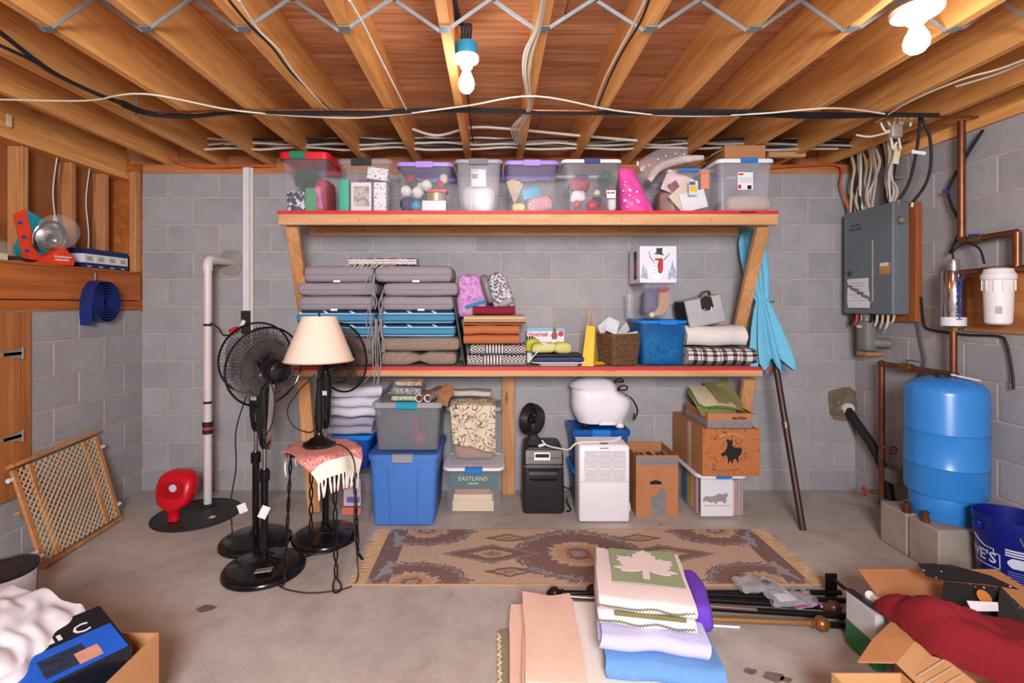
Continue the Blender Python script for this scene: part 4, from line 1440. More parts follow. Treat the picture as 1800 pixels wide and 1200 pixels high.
tote('clear_bin', 'small clear bin of sticks standing on the blue tote', x0=wx(1131, 3.62), x1=wx(1188, 3.62), yf=3.62, depth=0.30, z0=ztote, z1=wz(497, 3.62), body=m_clear, lid=m_clear2, lid_h=0.035, over=0.006, taper=0.05)
m_stick = mat('wooden_sticks', (190, 148, 118), 0.7, var=0.15, scale=20)
for k in range(6):
    mb = MB().tube([(wx(1146 + k * 3, 3.66), 3.66, ztote + 0.03), (wx(1158 + k * 3.2, 3.66), 3.66 + 0.003 * k, ztote + 0.09), (wx(1162 + k * 3.2, 3.66), 3.665 + 0.004 * k, ztote + 0.2)], 0.008, 7, 5)
    S('wooden_stick', ('leftmost', 'second from left', 'third from left', 'third from right', 'second from right', 'rightmost')[k] + ' bent wooden stick in the small clear bin', 'stick', mb, m_stick, 'bent sticks in the small clear bin')
soft('dark_cloth', 'dark violet cloth in the small clear bin', 'cloth', (wx(1148, 3.66), 3.75, ztote + 0.13), (0.11, 0.13, 0.18), 0.04, mat('violet_cloth', (92, 84, 120), 0.8, var=0.3, scale=25), 0.015, 12, 3)
soft('pink_cloth', 'crimson cloth at the top of the small clear bin', 'cloth', (wx(1170, 3.66), 3.72, ztote + 0.225), (0.08, 0.05, 0.035), 0.015, m_redcloth, 0.008, 12, 3)
ball('cream_ball', 'cream ball at the bottom of the small clear bin', (wx(1146, 3.65), 3.652, ztote + 0.013), 0.022, m_cream)
mb = MB().lathe([(0.03, 0), (0.034, 0.004), (0.040, 0.19), (0.036, 0.19), (0.030, 0.008)], 24, (wx(1112, 3.78), 3.86, ztote))
S('clear_cup', 'tall clear plastic cup behind the clear bin on the blue tote', 'cup', mb, clear_plastic('clear_film'))
zs = wz(497, 3.62) + 0.001
t = T('snowman_box', 'white box with a snowman in top hat and red scarf', 'box', (wx(1158, 3.63), 3.75, zs))
xa, xb, zt2 = wx(1125, 3.62), wx(1190, 3.62), wz(432, 3.62)
O('carton', MB().box(xa, xb, 3.625, 3.90, zs, zt2, 0.003), mat('snow_white_card', (228, 226, 238), 0.55, var=0.03), t)
pxy = lambda px, py: (wx(px, 3.623), wz(py, 3.623))
def flat(pts, name, m, dy=0.0, root=None, yy=3.6242):
    mb = MB()
    n = len(pts)
    mb.prism([pxy(*p) for p in pts], 0.0006, Matrix(((1, 0, 0, 0), (0, 0, -1, yy - dy), (0, 1, 0, 0), (0, 0, 0, 1))))
    return O(name, mb, m, root)
m_hat = mat('print_hat_green', (52, 62, 58), 0.6)
m_scarf = mat('print_scarf_red', (186, 52, 52), 0.6, var=0.15, scale=60)
m_shade = mat('print_snow_blue', (206, 212, 228), 0.6)
m_tree = mat('print_tree_blue', (156, 176, 196), 0.6, var=0.2, scale=40)
m_print_or = mat('print_orange', (220, 120, 70), 0.6)
def ell(cx_, cy_, rx, ry, n=16): return [(cx_ + rx * math.cos(2 * PI * k / n), cy_ - ry * math.sin(2 * PI * k / n)) for k in range(n)]
flat(ell(1156.5, 475, 9.5, 16), 'snowman_body', mat('print_snow', (240, 240, 246), 0.6), 0.0, t)
flat(ell(1157, 453, 6.5, 6), 'snowman_head', mat('print_snow'), 0.0007, t)
flat([(1149, 446), (1154, 443.5), (1153.5, 436), (1164.5, 435.5), (1164, 444.5), (1167.5, 449), (1160, 447.5)], 'top_hat', m_hat, 0.0014, t)
flat([(1151, 454), (1164, 453), (1164.5, 458), (1151.5, 457.5)], 'scarf', m_scarf, 0.0014, t)
flat([(1158, 457), (1165.5, 458), (1165.5, 474), (1162.5, 481), (1157, 479), (1155.5, 466)], 'scarf_tail', m_scarf, 0.0014, t)
flat([(1152, 449.5), (1156.5, 448.5), (1156.5, 451)], 'carrot_nose', m_print_or, 0.0014, t)
for k, y in enumerate((462, 467.5, 474, 480)):
    flat(ell(1150.5, y, 0.9, 0.9, 8), 'coat_button', m_hat, 0.0014, t)
for sgn, pts in ((0, [(1149, 461), (1142.5, 453), (1140, 441), (1141, 441), (1144, 452), (1150, 459)]), (1, [(1164, 458), (1172, 450), (1177, 444), (1178, 445), (1173, 452), (1165, 460)])):
    flat(pts, 'twig_arm', mat('print_twig', (150, 138, 132), 0.6), 0.0007, t)
for tx, ty, s in ((1131, 488, 1.0), (1136, 490, 0.8), (1182, 486, 1.15), (1186, 489, 0.8), (1177, 490, 0.7)):
    flat([(tx - 5 * s, ty), (tx - 2 * s, ty - 10 * s), (tx - 3 * s, ty - 10 * s), (tx, ty - 26 * s), (tx + 3 * s, ty - 10 * s), (tx + 2 * s, ty - 10 * s), (tx + 5 * s, ty)], 'printed_tree', m_tree, 0.0003 * s, t)
O('side_print', MB().box(xa - 0.0008, xa + 0.001, 3.70, 3.78, zs + 0.03, zt2 - 0.03), m_hat, t)
O('side_scarf_print', MB().box(xa - 0.0014, xa, 3.71, 3.77, zs + 0.06, zt2 - 0.10), m_scarf, t)

# plaid blanket, white towel, lunch tin
def plaid(t):
    v = t.coords(rnd=False)
    s = t.sep(v)
    def band(o, sc, w):
        f = t.math('FRACT', t.math('MULTIPLY', o, sc))
        return t.math('LESS_THAN', f, w)
    a = t.math('ADD', t.math('MULTIPLY', band(s[0], 14, 0.42), 0.5), t.math('MULTIPLY', band(t.math('ADD', s[2], s[1]), 22, 0.42), 0.5))
    c = t.ramp(a, [(0, lin((222, 214, 208))), (0.3, lin((120, 114, 116))), (0.8, lin((34, 32, 38)))], 'CONSTANT')
    return t.mix(t.math('MULTIPLY', band(t.math('ADD', s[0], 0.02), 7, 0.06), 0.8), c, lin((130, 60, 64)))
m_plaid = pattern_mat('black_white_plaid', plaid, 0.92)
folded('plaid_blanket', 'thick black and white plaid blanket at the right end of shelf', 'blanket', (wx(1267, 3.62), 3.755, mz), 0.50, 0.30, 0.135, 2, m_plaid, 0.006, 2)
m_terry = mat('white_terry', (226, 218, 214), 0.95, var=0.05, scale=60, bump=0.8, bscale=160)
folded('white_towel', 'white towel rolled and folded on the plaid blanket', 'towel', (wx(1262, 3.62), 3.745, mz + 0.138), 0.43, 0.26, 0.150, 2, m_terry, 0.016, 6, rotz=-4)
lt = T('lunch_tin', 'tilted silver metal lunch tin with leather handle on the white towel', 'tin', (wx(1244, 3.62), 3.72, wz(578, 3.62) + 0.030), local=True, rot=(0, R(-12), R(0)))
m_tin = mat('brushed_tin', (190, 190, 194), 0.4, 0.55, var=0.12, scale=12)
O('tin_body', MB().box(-0.135, 0.135, -0.11, 0.11, 0.0, 0.205, 0.006), m_tin, lt, keep=True)
for x, z, w, h in ((0, 0.10, 0.262, 0.003), (0.0, 0.155, 0.262, 0.003), (-0.06, 0.05, 0.003, 0.095), (0.075, 0.05, 0.003, 0.095)):
    O('seam_bead', MB().box(x - w / 2, x + w / 2, -0.1125, -0.1102, z - h / 2, z + h / 2), m_tin, lt, keep=True)
O('painted_shade_side', MB().box(-0.137, -0.1352, -0.10, 0.10, 0.006, 0.197), mat('tin_painted_shade', (60, 60, 58), 0.5, 0.5), lt, keep=True)  # thin dark sheet: shade on the tin's left side put into the colour
O('latch_plate', MB().prism([(-0.045, 0.0), (-0.02, -0.02), (0.02, -0.02), (0.045, 0.0), (0.04, 0.07), (0.0, 0.085), (-0.04, 0.07)], 0.004, face_M((0.02, -0.111, 0.125), (1, 0, 0), (0, 0, 1))), mat('black_latch_metal', (44, 42, 42), 0.45, 0.5), lt, keep=True)
O('hasp', MB().tube([(-0.005, -0.118, 0.125), (0.0, -0.118, 0.10), (0.04, -0.118, 0.10), (0.045, -0.118, 0.125)], 0.003, 5), m_tin, lt, keep=True)
O('leather_handle', MB().tube([(0.0, -0.06, 0.207), (0.02, -0.08, 0.235), (0.075, -0.06, 0.232), (0.085, -0.03, 0.207)], 0.010, 8, 5), mat('brown_leather', (110, 66, 46), 0.5), lt, keep=True)

# closed patio umbrella leaning on the wall
m_brownpole = mat('brown_pole', (74, 54, 50), 0.4, 0.4, var=0.08)
m_aqua = mat('aqua_canvas', (112, 190, 222), 0.85, var=0.06, scale=8, bump=0.15)
ub = T('patio_umbrella', 'closed light blue patio umbrella on brown pole leaning at shelf end', 'umbrella', (2.056, 3.295, 0.0))
p0, p1 = Vector((2.056, 3.300, 0.0)), Vector((2.043, 3.90, 2.08))
dirv = (p1 - p0).normalized()
L = (p1 - p0).length
pole = O('pole', MB().tube([p0, p0 + dirv * (L * 0.5)], 0.0215, 12), m_brownpole, ub)
O('upper_pole', MB().tube([p0 + dirv * (L * 0.5), p0 + dirv * (L * 0.98)], 0.017, 10), m_brownpole, ub)
O('joint_ring', MB().tube([p0 + dirv * 0.66, p0 + dirv * 0.70], 0.025, 12), mat('pole_ring', (110, 90, 84), 0.35, 0.6), ub)
e1 = dirv.cross(Vector((0, 1, 0))).normalized()
e2 = dirv.cross(e1).normalized()
prof = [(1.10, 0.135), (1.13, 0.155), (1.22, 0.140), (1.38, 0.105), (1.52, 0.075), (1.585, 0.048), (1.66, 0.070), (1.80, 0.095), (1.95, 0.105), (2.06, 0.105), (2.12, 0.09), (2.16, 0.05)]
rings = []
NP = 8
for k, (s, r_) in enumerate(prof):
    ring = []
    for j in range(96):
        a = 2 * PI * j / 96
        ple = math.cos(a * NP + 1.1 * math.sin(k * 0.35)) * 0.28 + 0.10 * math.sin(a * 3 + k * 0.3)
        rr = r_ * (0.86 + ple * (0.9 if s < 1.5 else 0.55))
        hem = -0.045 * math.cos(a * NP) if k < 2 else 0
        sx = 0.95 if s < 1.6 else 1.0
        ring.append(p0 + dirv * (s + hem) + e1 * (rr * math.cos(a) * sx + (0.02 if s < 1.6 else 0.025)) + e2 * (rr * math.sin(a) * 0.62 - 0.0))
    rings.append(ring)
O('canopy', MB().loft(rings, False, True), m_aqua, ub)
O('tie_strap', MB().tube([p0 + dirv * 1.585 + e1 * 0.05 * math.cos(a) + e2 * 0.034 * math.sin(a) for a in [2 * PI * j / 20 for j in range(21)]], 0.008, 6), m_aqua, ub)
O('strap_button', MB().rbox(p0 + dirv * 1.585 - e1 * 0.058, (0.02, 0.02, 0.02), 0.009, 4), mat('gray_button', (90, 92, 100), 0.4), ub)

# ================================================================ under the shelf
def bags(px0, px1, yf):
    return wx(px0, yf), wx(px1, yf)


# big blue tote with gray bin and rolled mats on it
m_bluetote = mat('blue_tote_plastic', (72, 122, 198), 0.45, var=0.05, scale=3)
m_darkblue = mat('deep_blue_plastic', (22, 72, 160), 0.4, var=0.08, scale=3)
m_graylatch = mat('gray_latch_plastic', (150, 148, 158), 0.45)
x0, x1 = bags(644, 771, 3.31)
bt = tote('blue_tote', 'large opaque blue tote with gray latch on the floor', x0=x0, x1=x1, yf=3.31, depth=0.56, z0=0.008, z1=wz(800, 3.31), body=m_bluetote, lid=m_bluetote, latch=m_graylatch, latch_w=0.14, lid_h=0.035, taper=0.10, latch_d=0.015)
mb = MB()
for s in (-1, 1):
    O('side_groove', MB().beam((s * 0.09, -0.243, 0.02), (s * 0.10, -0.268, 0.40), 0.004, 0.01, 0.001, up=(0, 1, 0)), m_bluetote, bt, keep=True)
zb = wz(800, 3.31) + 0.0045
x0, x1 = bags(652, 777, 3.36)
tote('gray_bin', 'smoky gray bin with teal latch on top of the blue tote', x0=x0, x1=x1, yf=3.36, depth=0.44, z0=zb, z1=wz(708, 3.36), body=m_grayclear, lid=clear_plastic('smoky_lid', (190, 184, 190), 0.35), latch=m_tealclip, latch_w=0.14, latch_x=-0.0, lid_h=0.035, taper=0.08, latch_d=0.006)
xq = (x0 + x1) / 2
m_tinsel2 = mat('silver_green_tinsel', (150, 156, 140), 0.4, 0.3, var=0.4, scale=50)
tuft('tinsel_garland', 'silver green tinsel garland at the left in the gray bin', 'garland', (xq - 0.10, 3.47, zb + 0.13), (0.10, 0.06, 0.11), m_tinsel2, 500, 0.03, 8, 0.002)
tuft('fir_garland', 'dull green fir garland at the right in the gray bin', 'garland', (xq + 0.12, 3.55, zb + 0.16), (0.08, 0.1, 0.12), mat('dull_fir', (90, 120, 92), 0.7, var=0.3, scale=30), 400, 0.04, 9)
ball('red_ornament', 'large red ball lying low in the gray bin', (xq + 0.075, 3.452, zb + 0.02), 0.052, m_redgloss, cat='ornament')
mb = MB().lathe([(0.05, 0), (0.03, 0.06), (0.012, 0.14), (0.002, 0.16)], 16, (xq + 0.045, 3.50, zb + 0.075))
S('red_felt_cone', 'red felt cone above the red ball in the gray bin', 'decoration', mb, m_redcloth)
soft('dark_filling', 'dark gray wrapping filling the back of the gray bin', 'wrapping', (xq, 3.66, zb + 0.15), (0.38, 0.16, 0.26), 0.05, mat('dark_gray_wrap', (96, 98, 104), 0.8, var=0.2), 0.015, 8, 2)
zl = wz(708, 3.36) + 0.001
# folded mats and rolls on the gray bin
m_bluemat = pattern_mat('blue_gray_weave', lambda t: t.ramp(t.noise(t.coords(), 70, 3, 0.7), [(0.35, lin((70, 74, 92))), (0.5, lin((136, 134, 142))), (0.65, lin((206, 196, 186)))]), 0.9)
m_brownmat = pattern_mat('brown_cream_weave', lambda t: t.ramp(t.noise(t.coords((1, 3, 6)), 26, 3, 0.7), [(0.4, lin((92, 62, 46))), (0.52, lin((214, 200, 186))), (0.62, lin((120, 96, 84)))]), 0.9)
m_greenmat = pattern_mat('pale_green_weave', lambda t: t.ramp(t.noise(t.coords(), 60, 2), [(0.42, lin((206, 206, 186))), (0.6, lin((136, 150, 120)))]), 0.9)
folded('woven_mat', 'pale green mat at the bottom of the folded mats on gray bin', 'mat', (wx(716, 3.44), 3.49, zl + 0.002), 0.20, 0.17, 0.036, 2, m_greenmat, 0.003, 1)
folded('woven_mat', 'blue gray speckled mat in the middle of the folded mats', 'mat', (wx(718, 3.44), 3.49, zl + 0.041), 0.19, 0.17, 0.055, 2, m_bluemat, 0.004, 2)
folded('woven_mat', 'brown and cream mat topping the folded mats on gray bin', 'mat', (wx(719, 3.44), 3.495, zl + 0.099), 0.18, 0.17, 0.034, 2, m_brownmat, 0.005, 3)
for k, (px, r_, lab, c1) in enumerate(((737, 0.027, 'left rolled brown mat lying beside the folded mats', (150, 110, 86)), (752, 0.026, 'right rolled silver and brown mat beside the folded mats', (168, 152, 142)))):
    a = Vector((wx(px, 3.37), 3.37, zl + r_ + 0.003)); b_ = a + Vector((0.10, 0.36, 0.0))
    mm = pattern_mat(f'roll_print_{k}', lambda t: t.ramp(t.noise(t.coords((1, 1, 1)), 26, 3, 0.6, 1), [(0.4, scale_col(lin(c1), 0.5)), (0.55, lin(c1)), (0.66, scale_col(lin(c1), 1.4))]), 0.75)
    t = T('rolled_mat', lab, 'roll', a - Vector((0, 0, r_)), 'rolled mats on the gray bin')
    O('roll', MB().tube([a, b_], r_, 18), mm, t)
    d = (b_ - a).normalized()
    O('paper_edge', MB().tube([a - d * 0.002 + Vector((r_ * 0.9 * math.cos(q), 0, r_ * 0.9 * math.sin(q))) for q in [2 * PI * i / 20 for i in range(21)]], 0.003, 5), m_whitelid, t)
    O('roll_core', MB().tube([a - d * 0.001, a + d * 0.01], r_ * 0.62, 14), mat('dark_core', (70, 56, 50), 0.8), t)
m_rattan = mat('rattan', (160, 112, 72), 0.8, var=0.3, scale=40)
t = T('placemat_bunch', 'fanned rattan placemats hanging over the right edge of gray bin', 'placemat', (wx(782, 3.42), 3.44, zl - 0.05))
for k in range(7):
    mb = MB().cbox((wx(779, 3.42) + 0.003 * k, 3.42 + 0.030 * k, zl + 0.012 + 0.006 * k), (0.085, 0.010, 0.085), 0.003, rot=(14, 20 + 9 * k, -14))
    O('placemat', mb, m_rattan, t)

# clear bin with shoe box on the floor, second bin on it, scroll blanket
x0, x1 = bags(777, 888, 3.507)
tote('clear_bin', 'clear bin with white lid and shoe boxes on the floor beside big blue tote', x0=x0, x1=x1, yf=3.507, depth=0.40, z0=0.002, z1=wz(823, 3.507), body=m_clear, lid=m_whitelid, latch=m_blueclip, latch_w=0.125, lid_h=0.02, taper=0.06, latch_d=0.016, rad=0.05)
Xe = lambda p: wx(p, 3.56)
m_eastgreen = mat('shoe_box_green', (52, 98, 92), 0.6, var=0.05)
t = T('shoe_box', 'dark green shoe box with cream lettering inside the floor bin', 'shoe box', (Xe(832), 3.6, 0.17))
O('carton', MB().box(Xe(790), Xe(876), 3.555, 3.80, 0.178, 0.30, 0.003), m_eastgreen, t)
mt = text_mb('EASTLAND', 0.042, 0.0005, spacing=1.05).xf(face_M((Xe(832), 3.553, 0.252), (1, 0, 0), (0, 0, 1)))
O('shoe_box_lettering', mt, mat('cream_print', (226, 216, 190), 0.6), t)
mt = marks(9, 0.013).xf(face_M((Xe(832), 3.553, 0.218), (1, 0, 0), (0, 0, 1)))
O('small_lettering', mt, mat('cream_print'), t)
for k, (za, zb_, lab, m) in enumerate(((0.014, 0.09, 'lower cream shoe box under the green one', m_cream), (0.091, 0.135, 'upper cream shoe box under the green one', m_cream), (0.136, 0.176, 'thin reddish box directly under the green shoe box', mat('dusty_red_card', (168, 126, 116), 0.7)))):
    carton('shoe_box', lab, 'shoe box', Xe(795 + 2 * k), Xe(868 - 3 * k), 3.565, 3.80, za, zb_, m, 'boxes in the floor bin')
zb = wz(823, 3.507) + 0.0045
x0, x1 = bags(783, 883, 3.56)
tote('clear_bin', 'clear bin of tan knit standing on the white-lidded floor bin', x0=x0, x1=x1, yf=3.555, depth=0.33, z0=zb, z1=wz(716, 3.56), body=m_clear, lid=m_graylid, lid_h=0.025, taper=0.10, rad=0.04)
m_knit = mat('tan_knit', (178, 138, 120), 0.95, var=0.14, scale=90, bump=0.8, bscale=160, vtx=(3, 1, 1))
soft('tan_knit', 'tan ribbed knit blanket inside the upper clear bin', 'blanket', (wx(833, 3.6), 3.72, zb + 0.15), (0.30, 0.22, 0.27), 0.05, m_knit, 0.008, 7, 4)
zt_ = wz(716, 3.56) + 0.002
m_scroll = pattern_mat('cream_scroll_print', lambda t: (lambda w: t.mix(t.ramp(w, [(0.46, (0, 0, 0, 1)), (0.49, (1, 1, 1, 1)), (0.53, (1, 1, 1, 1)), (0.56, (0, 0, 0, 1))]), lin((216, 202, 178)), lin((116, 96, 70))))(t.noise(t.coords(), 9, 1, 0.3, 3.5)), 0.9)


def drape(u, v):
    # lies on the lid, then falls over the front edge
    w = 0.335
    L = v * 0.50
    x = wx(829, 3.55) + (u - 0.5) * w * (1 - 0.12 * v) + 0.02 * v
    flat_ = 0.20
    k = 0.006 * noise.noise(Vector((u * 6, v * 6, 2)))
    if L < flat_:
        return (x, 3.75 - L, zt_ + 0.026 + k + 0.022 * math.sin(v * 9) * (0.5 - abs(u - 0.45)))
    a = L - flat_
    return (x + k, 3.543 - 0.012 - 0.014 * math.sin(u * 9 + 1) - a * 0.02, zt_ + 0.022 - a * (0.90 + 0.22 * u) + k)


t = T('scroll_throw', 'cream throw with brown scroll print hanging over the clear bin', 'throw', (wx(829, 3.55), 3.6, zt_))
O('throw_cloth', MB().sheet(drape, 24, 34, 0.009), m_scroll, t)
folded('gray_cloth', 'rumpled pale gray cloth heaped on the scroll throw', 'cloth', (wx(827, 3.62), 3.72, zt_ + 0.052), 0.30, 0.14, 0.045, 2, mat('pale_gray_cloth', (192, 182, 174), 0.9, var=0.1, scale=20, bump=0.3), 0.012, 7)

# halloween bin, blue tote and heap of sheets at the left
x0, x1 = bags(561, 653, 3.42)
tote('clear_bin', 'clear bin of autumn and Halloween decorations on the floor behind the stool', x0=x0, x1=x1, yf=3.415, depth=0.40, z0=0.002, z1=0.335, body=m_clear, lid=m_grayclear, latch=mat('violet_latch', (96, 44, 130), 0.4), latch_w=0.10, latch_x=0.03, lid_h=0.025, taper=0.05)
m_autumn = pattern_mat('autumn_foliage', lambda t: t.ramp(t.noise(t.coords(), 60, 4, 0.7), [(0.35, lin((50, 34, 28))), (0.48, lin((150, 84, 44))), (0.56, lin((90, 96, 60))), (0.66, lin((206, 120, 60)))]), 0.7)
tuft('leaf_garland', 'orange and brown leaf garland in the Halloween bin', 'garland', (wx(606, 3.5), 3.56, 0.15), (0.13, 0.09, 0.12), m_autumn, 900, 0.035, 4, 0.006)
t = T('candy_box', 'white and orange packet with violet print in the Halloween bin', 'packet', (wx(616, 3.45), 3.45, 0.09))
O('packet_body', MB().box(wx(604, 3.45), wx(634, 3.45), 3.447, 3.46, 0.10, 0.29, 0.002), mat('pale_lilac_card', (214, 206, 226), 0.5), t)
O('orange_panel', MB().box(wx(603, 3.45), wx(612, 3.45), 3.445, 3.4468, 0.215, 0.29), mat('orange_print', (232, 110, 40), 0.5), t)
O('red_lettering', marks(5, 0.026).xf(face_M((wx(620, 3.45), 3.4462, 0.235), (1, 0, 0), (0, 0, 1))), mat('red_print'), t)
O('violet_print', MB().box(wx(610, 3.45), wx(632, 3.45), 3.445, 3.4468, 0.125, 0.165), mat('violet_print', (110, 76, 160), 0.5), t)
S('orange_packet', 'bright orange packet low in the Halloween bin', 'packet', MB().box(wx(601, 3.45), wx(634, 3.45), 3.448, 3.47, 0.035, 0.085, 0.004), mat('orange_print'))
zb = 0.341
tote('blue_tote', 'deep blue tote behind the stool under the heap of sheets', x0=wx(582, 3.5), x1=wx(654, 3.5), yf=3.47, depth=0.36, z0=zb, z1=wz(766, 3.47), body=m_darkblue, lid=m_bluelid, lid_h=0.03, taper=0.10)
zs_ = wz(766, 3.47) + 0.002
m_sheet1 = mat('pale_lilac_sheet', (206, 204, 216), 0.9, var=0.06, scale=6, bump=0.25, bscale=30)
m_sheet2 = mat('gray_lilac_sheet', (160, 156, 174), 0.9, var=0.08, scale=6, bump=0.25, bscale=30)
folded('bed_sheet', 'gray lilac bed sheet at the bottom of the heap under the shelf', 'sheet', (wx(612, 3.5), 3.665, zs_), 0.38, 0.36, 0.12, 4, m_sheet2, 0.018, 2, rotz=-3)
folded('bed_sheet', 'pale lilac bed sheet in the middle of the heap', 'sheet', (wx(614, 3.5), 3.665, zs_ + 0.125), 0.40, 0.36, 0.13, 4, m_sheet1, 0.02, 5, rotz=4)
folded('bed_sheet', 'pale puffy bed sheet topping the heap under the shelf', 'sheet', (wx(618, 3.5), 3.665, zs_ + 0.258), 0.42, 0.35, 0.075, 2, m_sheet1, 0.014, 9)

# black heater with a small fan on it
m_blackpl = mat('black_plastic', (40, 38, 40), 0.42, var=0.1, scale=6)
m_blackgl = mat('black_gloss', (22, 21, 23), 0.16, var=0.1)
m_darkmet = mat('dark_bronze_panel', (86, 76, 72), 0.35, 0.5)
hx0, hx1 = wx(919, 3.55), wx(993, 3.55)
ht = T('space_heater', 'black box space heater with display on the floor by center post', 'heater', ((hx0 + hx1) / 2, 3.7, 0))
mb = MB().loft([rrect((hx0 + hx1) / 2, 3.70, hx1 - hx0 - 0.01, 0.28, 0.03, 0.0), rrect((hx0 + hx1) / 2, 3.70, hx1 - hx0, 0.30, 0.03, 0.02), rrect((hx0 + hx1) / 2, 3.70, hx1 - hx0 - 0.015, 0.29, 0.03, 0.40), rrect((hx0 + hx1) / 2, 3.715, hx1 - hx0 - 0.03, 0.25, 0.03, 0.465), rrect((hx0 + hx1) / 2, 3.72, hx1 - hx0 - 0.05, 0.22, 0.03, 0.472)])
O('housing', mb, m_blackpl, ht)
hq = lambda px: wx(px, 3.55)
O('control_panel', MB().cbox(((hx0 + hx1) / 2, 3.563, 0.405), (0.265, 0.012, 0.10), 0.004, rot=(-12, 0, 0)), m_darkmet, ht)
d = O('display', MB().cbox((hq(953), 3.553, 0.412), (0.115, 0.006, 0.055), 0.002, rot=(-12, 0, 0)), m_silver, ht)
O('display_glass', MB().cbox((hq(953), 3.5485, 0.418), (0.10, 0.003, 0.028), 0.001, rot=(-12, 0, 0)), m_blackgl, d)
for k in range(6):
    O('button', MB().cbox((hq(942 + k * 4.4), 3.546, 0.394), (0.010, 0.004, 0.007), 0.001), m_silver, d)
O('grille_frame', MB().prism([(-0.11, 0.03), (-0.10, -0.045), (-0.075, -0.055), (0.075, -0.055), (0.10, -0.045), (0.11, 0.03)], 0.01, face_M(((hx0 + hx1) / 2, 3.552, 0.295), (1, 0, 0), (0, 0, 1))), m_blackgl, ht)
for k in range(5):
    O('grille_bar', MB().box(hq(930), hq(980), 3.538, 3.5415, 0.262 + k * 0.012, 0.266 + k * 0.012), m_silver if k in (2, 3) else m_darkmet, ht)
O('chrome_trim', MB().box(hx0 + 0.008, hx1 - 0.008, 3.548, 3.553, 0.338, 0.344), m_silver, ht)
O('lower_badge', marks(7, 0.014).xf(face_M((hq(955), 3.5493, 0.062), (1, 0, 0), (0, 0, 1))), m_darkmet, ht)
O('power_cord', MB().tube([(hx1 - 0.01, 3.84, 0.12), (hx1 + 0.06, 3.80, 0.09), (hx1 + 0.07, 3.70, 0.14), (hx1 + 0.03, 3.66, 0.06), (hx1 + 0.05, 3.60, 0.01), (hx1 + 0.015, 3.58, 0.008)], 0.005, 6, 6), m_blackgl, ht)
sf = T('desk_fan', 'small black desk fan tipped back on top of the heater', 'fan', (wx(936, 3.65), 3.68, 0.473))
fc = Vector((wx(935, 3.66), 3.70, 0.645))
fd = Vector((-0.72, -0.42, 0.25)).normalized()
fm = fd.to_track_quat('Z', 'Y').to_matrix().to_4x4()
fm.translation = fc
O('fan_shell', MB().lathe([(0.02, -0.075), (0.06, -0.07), (0.105, -0.045), (0.118, -0.01), (0.118, 0.03), (0.106, 0.035), (0.10, 0.01), (0.05, -0.03), (0.02, -0.03)], 28).xf(fm), m_blackpl, sf)
O('fan_hub', MB().lathe([(0.03, -0.03), (0.034, 0.01), (0.02, 0.024), (0.001, 0.026)], 18).xf(fm), m_blackgl, sf)
for k in range(5):
    O('grille_ring', MB().tube([fm @ Vector(((0.03 + 0.017 * k) * math.cos(a), (0.03 + 0.017 * k) * math.sin(a), 0.036)) for a in [2 * PI * j / 28 for j in range(29)]], 0.0018, 5), m_blackpl, sf)
mb = MB().loft([rrect(wx(938, 3.66), 3.69, 0.14, 0.12, 0.03, 0.474), rrect(wx(938, 3.66), 3.69, 0.12, 0.10, 0.03, 0.492), rrect(wx(938, 3.66), 3.70, 0.06, 0.05, 0.02, 0.53), rrect(wx(940, 3.66), 3.715, 0.045, 0.03, 0.012, 0.68)])
O('stand', mb, m_blackpl, sf)
O('pivot_knob', MB().lathe([(0.014, 0), (0.014, 0.012), (0.006, 0.014)], 14).rot('X', 90).move((wx(943, 3.66), 3.688, 0.645)), m_blackgl, sf)

# white dehumidifier
dx0, dx1 = wx(1018, 3.4), wx(1107.5, 3.4)
dz = wz(784, 3.4)
m_whitepl = mat('white_appliance_plastic', (232, 228, 232), 0.38, var=0.02)
m_louver = mat('louver_gray', (176, 172, 172), 0.5)
dh = T('dehumidifier', 'white dehumidifier with louvered grille standing at the rug edge', 'dehumidifier', ((dx0 + dx1) / 2, 3.5, 0))
O('housing', MB().loft([rrect((dx0 + dx1) / 2, 3.50, dx1 - dx0 - 0.01, 0.19, 0.015, 0.012), rrect((dx0 + dx1) / 2, 3.50, dx1 - dx0, 0.20, 0.018, 0.022), rrect((dx0 + dx1) / 2, 3.50, dx1 - dx0, 0.20, 0.018, dz - 0.012), rrect((dx0 + dx1) / 2, 3.50, dx1 - dx0 - 0.014, 0.186, 0.016, dz)]), m_whitepl, dh)
O('top_panel', MB().cbox(((dx0 + dx1) / 2 - 0.01, 3.50, dz + 0.006), (dx1 - dx0 - 0.02, 0.17, 0.010), 0.004, rot=(4, 0, 0)), m_whitepl, dh)
O('top_vent', MB().box((dx0 + dx1) / 2 - 0.02, (dx0 + dx1) / 2 + 0.03, 3.43, 3.45, dz + 0.008, dz + 0.012), m_darkmet, dh)
O('grille_recess', MB().box(wx(1027, 3.4), wx(1100, 3.4), 3.3985, 3.3999, wz(844, 3.4), wz(792, 3.4)), m_louver, dh)
for k in range(22):
    z_ = wz(843, 3.4) + (k + 0.5) * (wz(792, 3.4) - wz(844, 3.4)) / 22
    O('louver', MB().cbox(((wx(1027, 3.4) + wx(1100, 3.4)) / 2, 3.3965, z_), (wx(1100, 3.4) - wx(1027, 3.4) - 0.004, 0.006, 0.0045), 0, rot=(-30, 0, 0)), m_whitepl, dh)
for px in (1027.5, 1051, 1075, 1099.5):
    O('grille_rib', MB().box(wx(px, 3.4) - 0.003, wx(px, 3.4) + 0.003, 3.392, 3.3985, wz(844, 3.4), wz(792, 3.4)), m_whitepl, dh)
for py in (808, 824):
    O('grille_rib', MB().box(wx(1027, 3.4), wx(1100, 3.4), 3.392, 3.3985, wz(py, 3.4) - 0.003, wz(py, 3.4) + 0.003), m_whitepl, dh)
